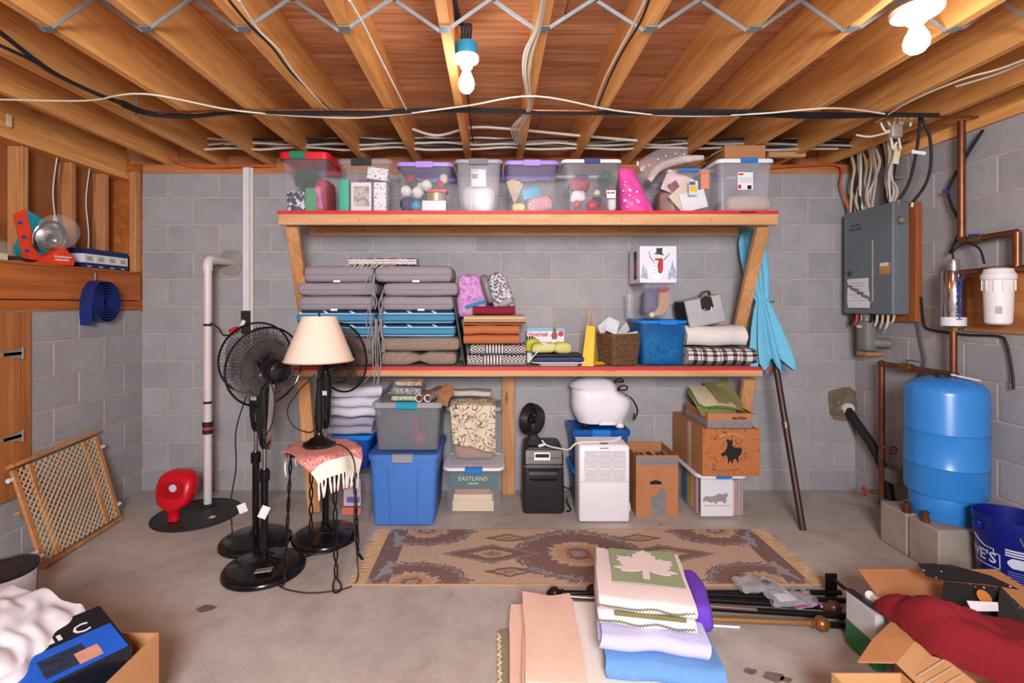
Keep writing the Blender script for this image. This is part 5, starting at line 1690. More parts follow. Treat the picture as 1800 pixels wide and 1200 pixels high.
O('panel_seam', MB().box(dx0 + 0.004, dx1 - 0.004, 3.3992, 3.4002, wz(847, 3.4), wz(846, 3.4)), m_louver, dh)
O('brand_lettering', marks(8, 0.012).xf(face_M(((dx0 + dx1) / 2, 3.3993, wz(787.5, 3.4)), (1, 0, 0), (0, 0, 1))), mat('black_ink'), dh)
O('power_cord', MB().tube([(dx1 - 0.05, 3.55, dz + 0.016), (dx1 - 0.03, 3.53, dz + 0.03), (dx1 - 0.07, 3.50, dz + 0.016), (dx1 - 0.16, 3.46, dz + 0.014), (dx0 + 0.0, 3.44, dz + 0.012), (dx0 - 0.06, 3.45, dz - 0.035), (wx(985, 3.5), 3.52, 0.478), (wx(963, 3.55), 3.60, 0.478), (wx(953, 3.6), 3.62, 0.51)], 0.006, 6, 6), m_whitepl, dh)
O('cord_plug', MB().cbox((wx(952, 3.58), 3.59, 0.482), (0.05, 0.022, 0.018), 0.004, rot=(0, -10, 20)), m_whitepl, dh)
O('rear_cord', MB().tube([(dx1 - 0.005, 3.59, 0.12), (dx1 + 0.035, 3.585, 0.09), (dx1 + 0.045, 3.57, 0.03), (dx1 + 0.02, 3.56, 0.008)], 0.006, 6, 6), m_whitepl, dh)
for sx in (-1, 1):
    for sy in (-1, 1):
        O('foot', MB().lathe([(0.012, 0), (0.012, 0.014)], 10, ((dx0 + dx1) / 2 + sx * (dx1 - dx0) * 0.4, 3.5 + sy * 0.07, 0.0)), m_darkmet, dh)

# two translucent blue totes behind it, a white humidifier on top
m_bluetr2 = clear_plastic('blue_cloudy_plastic', (50, 104, 170), 0.45, 0.3)
tote('blue_tote', 'lower cloudy blue tote on the floor behind the dehumidifier', x0=wx(1005, 3.66), x1=wx(1107, 3.66), yf=3.64, depth=0.35, z0=0.002, z1=0.285, body=m_bluetr2, lid=m_bluelid, lid_h=0.03)
tote('blue_tote', 'upper cloudy blue tote under the white humidifier', x0=wx(1003, 3.66), x1=wx(1109, 3.66), yf=3.64, depth=0.35, z0=0.287, z1=0.575, body=m_bluetr2, lid=mat('dark_blue_lid', (12, 84, 160), 0.35), latch=m_bluelid, latch_w=0.14, latch_x=0.0, lid_h=0.04)
hz = 0.578
hcx, hcy = wx(1058, 3.75), 3.80
hu = T('humidifier', 'glossy white egg-shaped humidifier on the upper blue tote', 'humidifier', (hcx, hcy, hz))
rings = []
for k in range(15):
    f = k / 14
    z_ = hz + 0.03 + 0.345 * f
    wprof = 0.80 + 0.22 * math.sin(PI * min(1, f * 1.15)) if f < 0.75 else (1.0 * math.cos((f - 0.75) / 0.25 * 1.25))
    w_ = 0.44 * max(0.12, wprof)
    cxk = hcx - (0.0 if f < 0.55 else (f - 0.55) * 0.11)
    rings.append(rrect(cxk, hcy, w_, 0.27 * max(0.2, min(1.0, wprof)), 0.12, z_, 6))
mbh = MB().loft(rings)
# the scooped top right corner that carries the cord
for k, p in enumerate(mbh.v):
    if p.x > hcx + 0.05 and p.z > hz + 0.22:
        mbh.v[k] = Vector((p.x - (p.x - hcx - 0.05) * 0.5 * min(1, (p.z - hz - 0.22) / 0.05), p.y, p.z))
O('shell', mbh, m_whitepl, hu)
O('vent_plate', MB().box(hcx + 0.10, hcx + 0.20, hcy - 0.10, hcy + 0.08, hz + 0.212, hz + 0.235, 0.006), mat('speckled_vent', (150, 146, 150), 0.6, var=0.5, scale=90), hu)
O('front_tab', MB().prism([(-0.06, 0), (0.06, 0), (0.045, 0.03), (-0.045, 0.03)], 0.012, face_M((hcx + 0.02, hcy - 0.135, hz + 0.033), (1, 0, 0), (0, 0, 1))), m_whitepl, hu)
for sx in (-1, 1):
    O('caster', MB().lathe([(0.03, 0), (0.034, 0.01), (0.024, 0.032)], 14, (hcx + sx * 0.13, hcy - 0.07, hz)), m_blackgl if sx < 0 else m_whitepl, hu)
rnd = random.Random(11)
pts = [(hcx + 0.10, hcy - 0.04, hz + 0.34)]
for k in range(11):
    a = k * 1.15
    pts.append((hcx + 0.125 + 0.035 * math.cos(a) + 0.005 * k * 0.8, hcy - 0.06 + 0.03 * math.sin(a * 0.7), hz + 0.34 - 0.008 * k + 0.03 * math.sin(a)))
pts += [(hcx + 0.215, hcy - 0.10, hz + 0.215), (hcx + 0.255, hcy - 0.10, hz + 0.13), (hcx + 0.225, hcy - 0.10, hz + 0.06), (hcx + 0.235, hcy - 0.09, hz + 0.11)]
O('power_cord', MB().tube(pts, 0.006, 6, 5), m_blackgl, hu)

# open cardboard carton with taped patch
cx0, cx1 = wx(1118, 3.516), wx(1192, 3.516)


def open_carton(name, label, x0, x1, y0, y1, z0, z1, m, th=0.005, group=None):
    t = T(name, label, 'box', ((x0 + x1) / 2, (y0 + y1) / 2, z0), group)
    O('front_panel', MB().box(x0, x1, y0, y0 + th, z0, z1), m, t)
    O('back_panel', MB().box(x0, x1, y1 - th, y1, z0, z1), m, t)
    O('side_panel', MB().box(x0, x0 + th, y0 + th, y1 - th, z0, z1), m, t)
    O('side_panel', MB().box(x1 - th, x1, y0 + th, y1 - th, z0, z1), m, t)
    O('bottom_panel', MB().box(x0 + th, x1 - th, y0 + th, y1 - th, z0, z0 + th), m, t)
    return t


m_duct = mat('duct_tape', (150, 150, 156), 0.35, 0.4, var=0.15, scale=30)
m_cardO = mat('cardboard_orange', (180, 120, 78), 0.8, var=0.08, scale=5, bump=0.1, bscale=120)
zc = wz(800, 3.516)
cb = open_carton('cardboard_box', 'open cardboard box with gray tape patch and hand hole beside dehumidifier', cx0, cx1, 3.516, 3.86, 0.0, zc, m_cardO)
O('tape_band', MB().box(cx0 - 0.001, cx1 + 0.001, 3.5135, 3.5155, wz(817, 3.516), wz(804, 3.516)), m_duct, cb)
O('tape_patch', MB().prism([(-0.055, 0), (0.045, 0), (0.045, 0.16), (0.03, 0.20), (0.0, 0.20), (-0.01, 0.15), (-0.055, 0.145)], 0.0015, face_M((wx(1159, 3.514), 3.5155, 0.002), (1, 0, 0), (0, 0, 1))), m_duct, cb)
O('hand_hole', MB().prism([(-0.045, 0), (0.045, 0), (0.035, 0.022), (0.0, 0.03), (-0.035, 0.022)], 0.001, face_M((wx(1153, 3.514), 3.5155, wz(851, 3.516)), (1, 0, 0), (0, 0, 1))), mat('hole_dark', (40, 30, 26), 0.9), cb)
O('fold_line', MB().box(cx0 + 0.002, cx1 - 0.002, 3.5148, 3.5158, wz(835, 3.516), wz(834, 3.516)), m_card, cb)
rnd = random.Random(2)
xx = cx0 + 0.012
k = 0
spines = [(60, 50, 46), (150, 130, 110), (40, 52, 66), (176, 160, 140), (92, 40, 40), (70, 66, 60), (200, 190, 176), (52, 70, 60), (120, 84, 60), (44, 40, 44), (170, 150, 120), (80, 84, 92)]
while xx < cx1 - 0.035:
    w = rnd.uniform(0.016, 0.026)
    c_ = spines[k % 12]
    S('media_case', f'{("first second third fourth fifth sixth seventh eighth ninth tenth eleventh twelfth thirteenth".split())[k]} upright case from the left in the taped cardboard box', 'case',
      MB().box(xx, xx + w - 0.001, 3.53, 3.66, 0.0065, zc - 0.012 - rnd.uniform(0, 0.012), 0.002), mat(f'case_{k}', c_, 0.5), 'cases in the taped cardboard box')
    xx += w
    k += 1

# clear bin with a horse picture, carton with rider emblem, box of folders
x0, x1 = bags(1226, 1319, 3.42)
tote('clear_bin', 'clear bin with white lid holding papers and a horse picture on floor', x0=x0, x1=x1, yf=3.42, depth=0.46, z0=0.002, z1=wz(836, 3.42), body=m_clear, lid=m_whitelid, latch=m_blueclip, latch_w=0.11, lid_h=0.02, taper=0.05, latch_d=0.0, rad=0.05)
Xh = lambda p: wx(p, 3.475)
t = T('horse_print', 'white sheet with a gray running horse inside the floor bin', 'picture', (Xh(1255), 3.476, 0.016))
O('sheet', MB().box(Xh(1232), Xh(1288), 3.475, 3.478, 0.018, 0.285), m_white, t)
m_grayink = mat('gray_horse_ink', (140, 134, 134), 0.7, var=0.2, scale=40)
horse = [(0.0, 0.02), (0.03, 0.025), (0.05, 0.012), (0.07, 0.02), (0.09, 0.0), (0.10, 0.02), (0.13, 0.022), (0.15, 0.005), (0.165, 0.03), (0.16, 0.05), (0.175, 0.06), (0.165, 0.085), (0.15, 0.075), (0.135, 0.07), (0.11, 0.078), (0.08, 0.06), (0.05, 0.055), (0.02, 0.06), (0.0, 0.045)]
O('running_horse', MB().prism(horse, 0.0008, face_M((Xh(1236), 3.4742, 0.10), (1, 0, 0), (0, 0, 1))), m_grayink, t)
O('tan_ground_line', MB().box(Xh(1238), Xh(1284), 3.4738, 3.4748, 0.088, 0.096), mat('tan_ink', (206, 184, 140), 0.7), t)
for k, (pa, m, lab) in enumerate(((1224, mat('file_blue', (70, 120, 160), 0.6), 'blue file seen through the left side of floor bin'), (1227, mat('file_yellow', (220, 176, 60), 0.6), 'yellow file seen through the left side of floor bin'),
                                 (1229, mat('file_pink', (206, 160, 156), 0.6), 'pink file seen through the left side of floor bin'))):
    y_ = 3.80 - 0.09 * k
    S('file', lab, 'file', MB().box(wx(1226, 3.42) + 0.042, wx(1226, 3.42) + 0.052, y_ - 0.085, y_ - 0.003, 0.016, 0.27, 0.002), m, 'files in the horse bin')
for k in range(4):
    S('file', f'{("cream", "rose", "gray", "brown")[k]} file standing at the right in the horse bin', 'file', MB().box(Xh(1289 + k * 5), Xh(1293.5 + k * 5), 3.49, 3.75, 0.016, 0.26 + 0.006 * k, 0.002), mat(f'file_r{k}', ((214, 190, 170), (190, 128, 128), (150, 156, 166), (176, 146, 116))[k], 0.7), 'files in the horse bin')
zb = wz(836, 3.42) + 0.0045
bx0, bx1 = wx(1235, 3.40), wx(1335.5, 3.40)
m_rustcard = pattern_mat('distressed_orange_board', lambda t: t.mix(t.ramp(t.noise(t.coords(), 40, 4, 0.75), [(0.56, (0, 0, 0, 1)), (0.64, (1, 1, 1, 1))]), lin((182, 112, 66)), lin((112, 68, 44))), 0.7)
zt_ = wz(754, 3.40)
bb = T('printed_box', 'large brown box with a bucking rider emblem stacked on the clear floor bin', 'box', ((bx0 + bx1) / 2, 3.68, zb))
O('front_panel', MB().box(bx0, bx1, 3.40, 3.406, zb, zt_, 0.001), m_rustcard, bb)
O('back_panel', MB().box(bx0, bx1, 3.954, 3.96, zb, zt_, 0.001), m_card, bb)
O('side_panel', MB().box(bx0, bx0 + 0.006, 3.4065, 3.9535, zb, zt_ + 0.0, 0.001), m_card, bb)
O('side_panel', MB().box(bx1 - 0.006, bx1, 3.4065, 3.9535, zb, zt_, 0.001), m_card, bb)
O('bottom_panel', MB().box(bx0 + 0.0065, bx1 - 0.0065, 3.4065, 3.9535, zb, zb + 0.006), m_card, bb)
O('lid_panel', MB().box(bx0 + 0.0065, bx1 - 0.0065, 3.4065, 3.9535, zt_ - 0.008, zt_ - 0.001), m_card, bb)
O('packing_tape', MB().box(bx0 - 0.0015, bx0 - 0.0002, 3.60, 3.66, zb, zt_), mat('clear_tape', (206, 176, 150), 0.25), bb)
m_ink = mat('black_ink')
rider = [(-0.075, -0.01), (-0.06, -0.03), (-0.045, -0.015), (-0.03, -0.03), (-0.025, -0.075), (-0.01, -0.05), (0.0, -0.08), (0.01, -0.045), (0.02, -0.04), (0.045, -0.07), (0.04, -0.03), (0.06, -0.01), (0.065, 0.02), (0.05, 0.035), (0.02, 0.03), (0.0, 0.045), (0.005, 0.07), (-0.005, 0.085), (-0.015, 0.075), (-0.025, 0.09), (-0.04, 0.08), (-0.03, 0.06), (-0.035, 0.03), (-0.05, 0.005)]
O('bucking_rider_emblem', MB().prism([(x * 1.05, y * 1.05) for x, y in rider], 0.0008, face_M((wx(1287, 3.399), 3.3998, wz(795, 3.4)), (1, 0, 0), (0, 0, 1))), m_ink, bb)
arc = []
for k in range(9):
    a = R(60 + 60 * k / 8)
    arc.append((wx(1285, 3.399) + 0.16 * math.cos(a), 3.3992, wz(764, 3.4) - 0.155 + 0.16 * math.sin(a)))
O('emblem_arc', MB().tube(arc, 0.004, 5), mat('faded_cream_print', (206, 150, 104), 0.7), bb)
O('ground_scratch', MB().tube([(wx(1254, 3.399), 3.3992, wz(813, 3.4)), (wx(1252, 3.399), 3.3992, wz(826, 3.4)), (wx(1270, 3.399), 3.3992, wz(828, 3.4)), (wx(1300, 3.399), 3.3992, wz(824, 3.4))], 0.0014, 4), m_ink, bb)
zn = zt_ + 0.001
nx0, nx1 = wx(1243, 3.44), wx(1320, 3.44)
nb = open_carton('file_box', 'low cardboard file box with duct tape band on the rider emblem box', nx0, nx1, 3.43, 3.83, zn, zn + 0.10, m_cardO)
O('tape_band', MB().box(nx0 - 0.0012, nx1 + 0.0012, 3.4265, 3.4295, zn, zn + 0.048), m_duct, nb)
O('side_tape', MB().box(nx0 - 0.003, nx0 - 0.0002, 3.43, 3.83, zn, zn + 0.048), m_duct, nb)
O('stamp_lettering', marks(7, 0.022).xf(face_M((wx(1300, 3.43), 3.4293, zn + 0.068), (1, 0, 0), (0, 0, 1))), m_ink, nb)
O('open_flap', MB().cbox((nx1 + 0.02, 3.55, zn + 0.098), (0.07, 0.16, 0.004), 0, rot=(0, 30, 0)), m_cardO, nb)
m_green = mat('green_folder_card', (72, 140, 70), 0.6, var=0.06)
m_olive = mat('olive_folder_card', (150, 144, 96), 0.65, var=0.08)
for k in range(7):
    m = (m_olive, m_olive, m_green, m_olive, m_cream, m_olive, m_olive)[k]
    def fold_(u, v, k=k):
        return (nx0 - 0.03 + 0.008 * k + u * 0.25 + 0.02 * v, 3.46 + 0.30 * v + 0.02 * k, zn + 0.075 + 0.010 * k + v * 0.09 + 0.05 * u * v + 0.02 * math.sin(u * 3 + v * 2))
    w_ = {2: 0.22, 0: 1.0}.get(k, 1.0)
    S('file_folder', f'{("lowest olive", "second olive", "bright green", "fourth olive", "cream", "sixth olive", "topmost olive")[k]} folder in the heap on the file box', 'folder', MB().sheet(lambda u, v: fold_(u * (0.55 if k == 5 else 1) + (0.5 if k in (3, 5, 6) else 0) * (1 - u * 0.5), v), 10, 8, 0.002), m, 'folders heaped in the file box')

# ================================================================ left side
m_pvc = mat('white_pvc', (226, 212, 210), 0.4, var=0.05, scale=5)
m_rubber = mat('black_rubber', (34, 32, 34), 0.6, var=0.15, scale=10)
m_chrome = mat('chrome', (190, 188, 188), 0.14, 1.0, var=0.04)

# sump cover, discharge pipe
PXc, PYc = -2.122, 3.68
sc = T('sump_cover', 'round black sump pit cover set in the floor by the left corner', 'sump cover', (-2.12, 3.535, 0.0))
O('cover_plate', MB().lathe([(0.285, 0.0), (0.285, 0.008), (0.272, 0.014), (0.268, 0.010), (0.001, 0.010)], 44, (-2.12, 3.545, 0.0)), mat('black_sump_plastic', (44, 42, 42), 0.5, var=0.2, scale=9), sc)
O('cover_sticker', MB().box(-1.985, -1.95, 3.45, 3.49, 0.0145, 0.0155), m_white, sc)
O('pipe_seal', MB().lathe([(0.05, 0.010), (0.05, 0.02), (0.04, 0.026), (0.036, 0.026)], 20, (PXc, PYc, 0.0)), m_rubber, sc)
dp = T('drain_pipe', 'white plastic discharge pipe rising from the sump cover into the wall', 'pipe', (PXc, PYc, 0.0))
zt_ = 1.835
O('riser', MB().tube([(PXc, PYc, 0.012), (PXc, PYc, zt_ - 0.07)], 0.0275, 18), m_pvc, dp)
O('elbow', MB().tube([(PXc, PYc, zt_ - 0.085), (PXc, PYc, zt_ - 0.04), (PXc, PYc + 0.012, zt_ - 0.012), (PXc, PYc + 0.04, zt_), (PXc, PYc + 0.085, zt_ + 0.0)], 0.034, 18, 4), m_pvc, dp)
O('wall_run', MB().tube([(PXc, PYc + 0.07, zt_), (PXc, YB - 0.012, zt_ + 0.006)], 0.0275, 18), m_pvc, dp)
cp = O('check_valve', MB().lathe([(0.031, 0), (0.037, 0.005), (0.037, 0.028), (0.033, 0.03), (0.033, 0.055), (0.037, 0.057), (0.037, 0.085), (0.031, 0.09)], 20, (PXc, PYc, wz(762, PYc))), m_rubber, dp)
O('red_band', MB().lathe([(0.0345, 0), (0.0345, 0.022)], 20, (PXc, PYc, wz(762, PYc) + 0.032)), mat('red_band', (186, 60, 54), 0.5), cp)
for y in (573, 709):
    O('tape_ring', MB().lathe([(0.029, 0), (0.029, 0.018)], 16, (PXc, PYc, wz(y, PYc))), m_rubber, dp)
O('printed_line', MB().box(PXc - 0.001, PXc + 0.001, PYc - 0.0285, PYc - 0.027, 0.4, 1.65), mat('pink_pipe_print', (206, 150, 146), 0.6), dp)
mb = MB().rbox((PXc + 0.01, YB - 0.006, zt_ + 0.0), (0.17, 0.012, 0.20), (0.07, 0.005, 0.08), 10, 0.014, 14, 3)
S('mortar_patch', 'gray mortar patch around the white drain pipe on the wall', 'patch', mb, mat('patch_mortar', (150, 142, 138), 0.95, var=0.15, scale=20, bump=0.5))
# red scoop on the cover
m_red = mat('red_scoop_plastic', (206, 18, 34), 0.3, var=0.08, scale=4)
sx, sy = wx(309, 3.44), 3.42
rs = T('red_scoop', 'red plastic scoop with white sticker standing on the black sump cover', 'scoop', (sx, sy, 0.0145))


def scoop(u, v):
    a = PI * (0.0 + 1.0 * u) + PI          # front half bowl
    z = 0.085 + 0.235 * v
    r_ = 0.075 + 0.065 * min(1, v * 2.2) + 0.01 * v
    if v > 0.8:
        r_ *= 1 - 0.5 * ((v - 0.8) / 0.2) ** 2
    return (sx + r_ * math.cos(a), sy + 0.03 + 0.7 * r_ * math.sin(a) + 0.07 * v, 0.0145 + z)


mbs = MB()
rings = []
for k, (z, wd, dp_, yo) in enumerate(((0.0, 0.075, 0.07, 0), (0.03, 0.07, 0.065, 0), (0.06, 0.07, 0.07, 0.0), (0.085, 0.13, 0.10, 0.005), (0.12, 0.22, 0.12, 0.012), (0.17, 0.255, 0.13, 0.025), (0.23, 0.265, 0.13, 0.04), (0.28, 0.245, 0.115, 0.055), (0.31, 0.19, 0.09, 0.065), (0.325, 0.10, 0.06, 0.07))):
    rings.append(rrect(sx, sy + yo, wd, dp_, min(wd, dp_) * 0.42, 0.0145 + z, 5))
O('scoop_bowl', MB().loft(rings), m_red, rs)
O('front_recess', MB().rbox((sx, sy - 0.036, 0.0145 + 0.20), (0.17, 0.012, 0.15), (0.05, 0.005, 0.05), 8), mat('red_inner', (170, 10, 26), 0.3), rs)
for s in (-1, 1):
    O('rib', MB().beam((sx + s * 0.055, sy - 0.043, 0.0145 + 0.12), (sx + s * 0.06, sy - 0.038, 0.0145 + 0.27), 0.007, 0.006, 0.002, up=(0, 1, 0)), m_red, rs)
O('round_sticker', MB().lathe([(0.026, 0), (0.026, 0.002)], 18).rot('X', 90).move((sx + 0.02, sy - 0.0425, 0.0145 + 0.235)), mat('mottled_sticker', (206, 206, 216), 0.4, var=0.35, scale=60), rs)

# white cable channel on the back wall, with outlet box
m_wtrim = mat('white_painted_board', (224, 222, 228), 0.5, var=0.05)
trim = structure('trim_1', MB().box(wx(428, 3.98), wx(439, 3.98), 3.965, 3.995, wz(565, 3.98), 2.60, 0.003), m_wtrim)
O('channel_edge', MB().box(wx(439.5, 3.98), wx(445, 3.98), 3.975, 3.995, wz(620, 3.98), 2.60, 0.003), mat('cream_painted_board', (222, 212, 200), 0.5), trim)
ob = T('outlet_box', 'black outlet box at the foot of the white channel on the wall', 'outlet', (wx(431, 3.95), 3.96, wz(586, 3.95)))
O('box_body', MB().box(wx(424, 3.94), wx(438, 3.94), 3.93, 3.964, wz(586, 3.94), wz(546, 3.94), 0.004), m_rubber, ob)
O('red_plug', MB().cbox((wx(411, 3.9), 3.90, wz(580, 3.9)), (0.075, 0.03, 0.04), 0.008, rot=(0, -28, 0)), mat('red_plug', (206, 40, 44), 0.5), ob)
O('white_tag', MB().cbox((wx(425, 3.9), 3.917, wz(568, 3.9)), (0.03, 0.002, 0.05), 0, rot=(0, 20, 0)), m_white, ob)
O('cord', MB().tube([(PXc + 0.03, PYc - 0.01, wz(567, PYc)), (PXc + 0.07, PYc + 0.02, wz(577, PYc)), (wx(392, 3.85), 3.85, wz(588, 3.85)), (wx(405, 3.9), 3.895, wz(588, 3.9))], 0.006, 6, 6), m_rubber, ob)

# ---------------------------------------------------------------- pedestal fans
m_fanblack = mat('fan_black_gloss', (20, 19, 21), 0.18, var=0.1)
m_wire = mat('fan_wire', (30, 28, 30), 0.4, 0.3)
m_blade = clear_plastic('smoked_fan_blade', (110, 98, 98), 0.6, 0.25)
FRAD = 0.228


def fan_cage():
    mb = MB()
    n = 64
    for side in (0, 1):
        dep = 0.085 if side == 0 else -0.055
        for k in range(n):
            a = 2 * PI * k / n + (0.03 if side else 0)
            pts = []
            for f in (0.16, 0.4, 0.7, 0.9, 1.0):
                z = dep * (1 - f ** 3.5)
                pts.append((FRAD * f * math.cos(a + (0.25 * (1 - f) if side == 0 else 0)), FRAD * f * math.sin(a + (0.25 * (1 - f) if side == 0 else 0)), z))
            mb.tube(pts, 0.0011, 3, 0, caps=False)
        for f in (0.4, 0.72):
            z = dep * (1 - f ** 3.5)
            mb.tube([(FRAD * f * math.cos(a), FRAD * f * math.sin(a), z) for a in [2 * PI * j / 40 for j in range(41)]], 0.0014, 4, caps=False)
    return mb


cage_mesh = fan_cage().mesh('cage_wires')
cage_mesh.materials.append(m_wire)
ring_mesh = MB().tube([(FRAD * 1.01 * math.cos(a), FRAD * 1.01 * math.sin(a), 0) for a in [2 * PI * j / 56 for j in range(57)]], 0.0065, 7).mesh('cage_ring')
ring_mesh.materials.append(m_fanblack)
cap_mesh = MB().lathe([(0.04, 0.082), (0.042, 0.09), (0.03, 0.094), (0.001, 0.095)], 24).mesh('cage_badge')
cap_mesh.materials.append(m_fanblack)


def blade_fn(k):
    def fn(u, v):
        r_ = 0.035 + 0.165 * u
        sweep = R(30 + 62 * math.sin(PI * min(1, u * 0.85 + 0.15)))
        a = 2 * PI * k / 5 + (v - 0.5) * sweep + 0.5 * u
        return (r_ * math.cos(a), r_ * math.sin(a), 0.018 + (v - 0.5) * 0.045)
    return fn


blade_meshes = []
for k in range(5):
    me = MB().sheet(blade_fn(k), 8, 6, 0.003).mesh('fan_blade')
    me.materials.append(m_blade)
    blade_meshes.append(me)
motor_mesh = MB().lathe([(0.001, -0.185), (0.035, -0.182), (0.062, -0.165), (0.072, -0.13), (0.072, -0.085), (0.062, -0.06), (0.045, -0.052), (0.02, -0.05), (0.02, 0.03), (0.001, 0.03)], 26).mesh('motor_housing')
motor_mesh.materials.append(m_fanblack)


def link(name, me, M, parent, kind=None):
    o = bpy.data.objects.new(name, me)
    col.objects.link(o)
    o.parent = parent
    o.matrix_local = M
    if kind:
        o['kind'] = kind
    return o


def pedestal_fan(label, X, Y, h, face, tilt, neck_w, group='black pedestal fans', brad=0.215, tag_z=None, hx=0.0):
    """X, Y base centre; h height of the head; face = direction the fan blows to"""
    t = T('pedestal_fan', label, 'fan', (X, Y, 0.0), group)
    O('base', MB().lathe([(brad, 0.0), (brad, 0.012), (brad * 0.97, 0.022), (brad * 0.86, 0.030), (brad * 0.84, 0.036), (brad * 0.55, 0.048), (brad * 0.2, 0.062), (0.032, 0.075), (0.001, 0.076)], 44, (X, Y, 0)), m_fanblack, t)
    O('lower_pole', MB().tube([(X, Y, 0.07), (X, Y, 0.52)], 0.021, 16), m_fanblack, t)
    O('collar', MB().lathe([(0.026, 0), (0.03, 0.008), (0.03, 0.06), (0.022, 0.07)], 18, (X, Y, 0.50)), m_fanblack, t)
    O('upper_pole', MB().tube([(X, Y, 0.56), (X, Y, h - 0.42)], 0.0125, 14), m_chrome, t)
    # long control housing
    zh0, zh1 = h - 0.44, h - 0.10
    rings = []
    for f, w_, d_ in ((0, 0.025, 0.03), (0.08, 0.05, 0.045), (0.3, 0.066, 0.055), (0.7, neck_w, 0.055), (1.0, neck_w * 0.8, 0.05)):
        rings.append(rrect(X, Y, w_, d_, 0.018, zh0 + (zh1 - zh0) * f, 4))
    hs = O('control_housing', MB().loft(rings), m_fanblack, t)
    for k in range(4):
        O('button', MB().cbox((X + 0.012, Y - 0.029, zh0 + 0.07 + k * 0.014), (0.007, 0.004, 0.006), 0.001), m_silver, hs)
    if tag_z:
        O('rating_label', MB().box(X - 0.02, X + 0.018, Y - 0.0305, Y - 0.029, zh0 + tag_z, zh0 + tag_z + 0.028), m_white, hs)
    f = Vector(face).normalized()
    f.z = tilt
    f.normalize()
    head = Vector((X, Y, h))
    up = Vector((0, 0, 1))
    M = face_M((0, 0, 0), f.cross(up), up)
    # local Z must be the blowing direction
    x_ = up.cross(f).normalized()
    y_ = f.cross(x_)
    c = Vector((hx, 0, h)) + f * 0.13
    M = Matrix(((x_.x, y_.x, f.x, c.x), (x_.y, y_.y, f.y, c.y), (x_.z, y_.z, f.z, c.z), (0, 0, 0, 1)))
    O('neck', MB().tube([(X, Y, zh1 - 0.01), (X + hx, Y, h - 0.03)] + [Vector((X + hx, Y, h)) + f * 0.02], [0.024, 0.022, 0.02], 14), m_fanblack, t)
    link('motor_housing', motor_mesh, M, t)
    cg = link('cage_ring', ring_mesh, M, t)
    w_ = bpy.data.objects.new('cage_wires', cage_mesh)
    col.objects.link(w_); w_.parent = cg; w_['kind'] = 'stuff'
    b_ = bpy.data.objects.new('cage_badge', cap_mesh)
    col.objects.link(b_); b_.parent = cg
    for me in blade_meshes:
        link('fan_blade', me, M, t)
    return t


fA = pedestal_fan('nearest black pedestal fan, shiny neck, back of its head to the viewer', -1.300, 2.81, 1.125, (-0.80, 0.60, 0), 0.10, 0.05, brad=0.222, hx=0.075)
O('chrome_neck', MB().beam((-1.262, 2.772, 0.69), (-1.235, 2.765, 1.06), 0.03, 0.012, 0.005, up=(0, 1, 0)), m_chrome, fA)
O('paper_tag', MB().cbox((wx(464, 2.77), 2.77, wz(900, 2.77)), (0.045, 0.002, 0.07), 0, rot=(0, 25, 10)), m_white, fA)
O('manual_pack', MB().cbox((wx(464, 2.70), 2.70, 0.055), (0.085, 0.07, 0.006), 0.002, rot=(-10, 0, 15)), mat('gray_leaflet', (150, 140, 140), 0.5, var=0.3, scale=40), fA)
O('brand_lettering', marks(3, 0.02).xf(face_M((-1.27, 2.665, 0.041), (1, 0.1, 0), (0, 1, 0.1))), m_white, fA)
fB = pedestal_fan('black pedestal fan standing directly behind the nearest one at far left', -1.505, 3.137, 1.14, (-0.75, 0.66, 0), 0.1, 0.075, tag_z=0.20, hx=0.06)
O('cord', MB().tube([(-1.545, 3.10, 0.93), (-1.60, 3.08, 0.72), (-1.585, 3.05, 0.50), (-1.60, 3.02, 0.30), (-1.565, 2.97, 0.12), (-1.56, 2.96, 0.045)], 0.0045, 6, 6), m_rubber, fB)
O('paper_tag', MB().cbox((wx(426, 3.0), 3.0, wz(893, 3.0)), (0.05, 0.002, 0.055), 0, rot=(0, -20, 10)), m_white, fB)
fC = pedestal_fan('black pedestal fan behind the table lamp in front of the shelf', -1.085, 3.20, 1.14, (0.45, 0.8, 0), 0.05, 0.075, tag_z=0.22, brad=0.208)
# loose cords at the nearest fan
S('fan_cord', 'thin black cord looping from the nearest fan head down to its neck', 'cord', MB().tube([(-1.235, 2.74, 1.08), (-1.19, 2.70, 0.98), (-1.20, 2.69, 0.86), (-1.25, 2.70, 0.76), (-1.275, 2.765, 0.70)], 0.004, 6, 6), m_rubber)

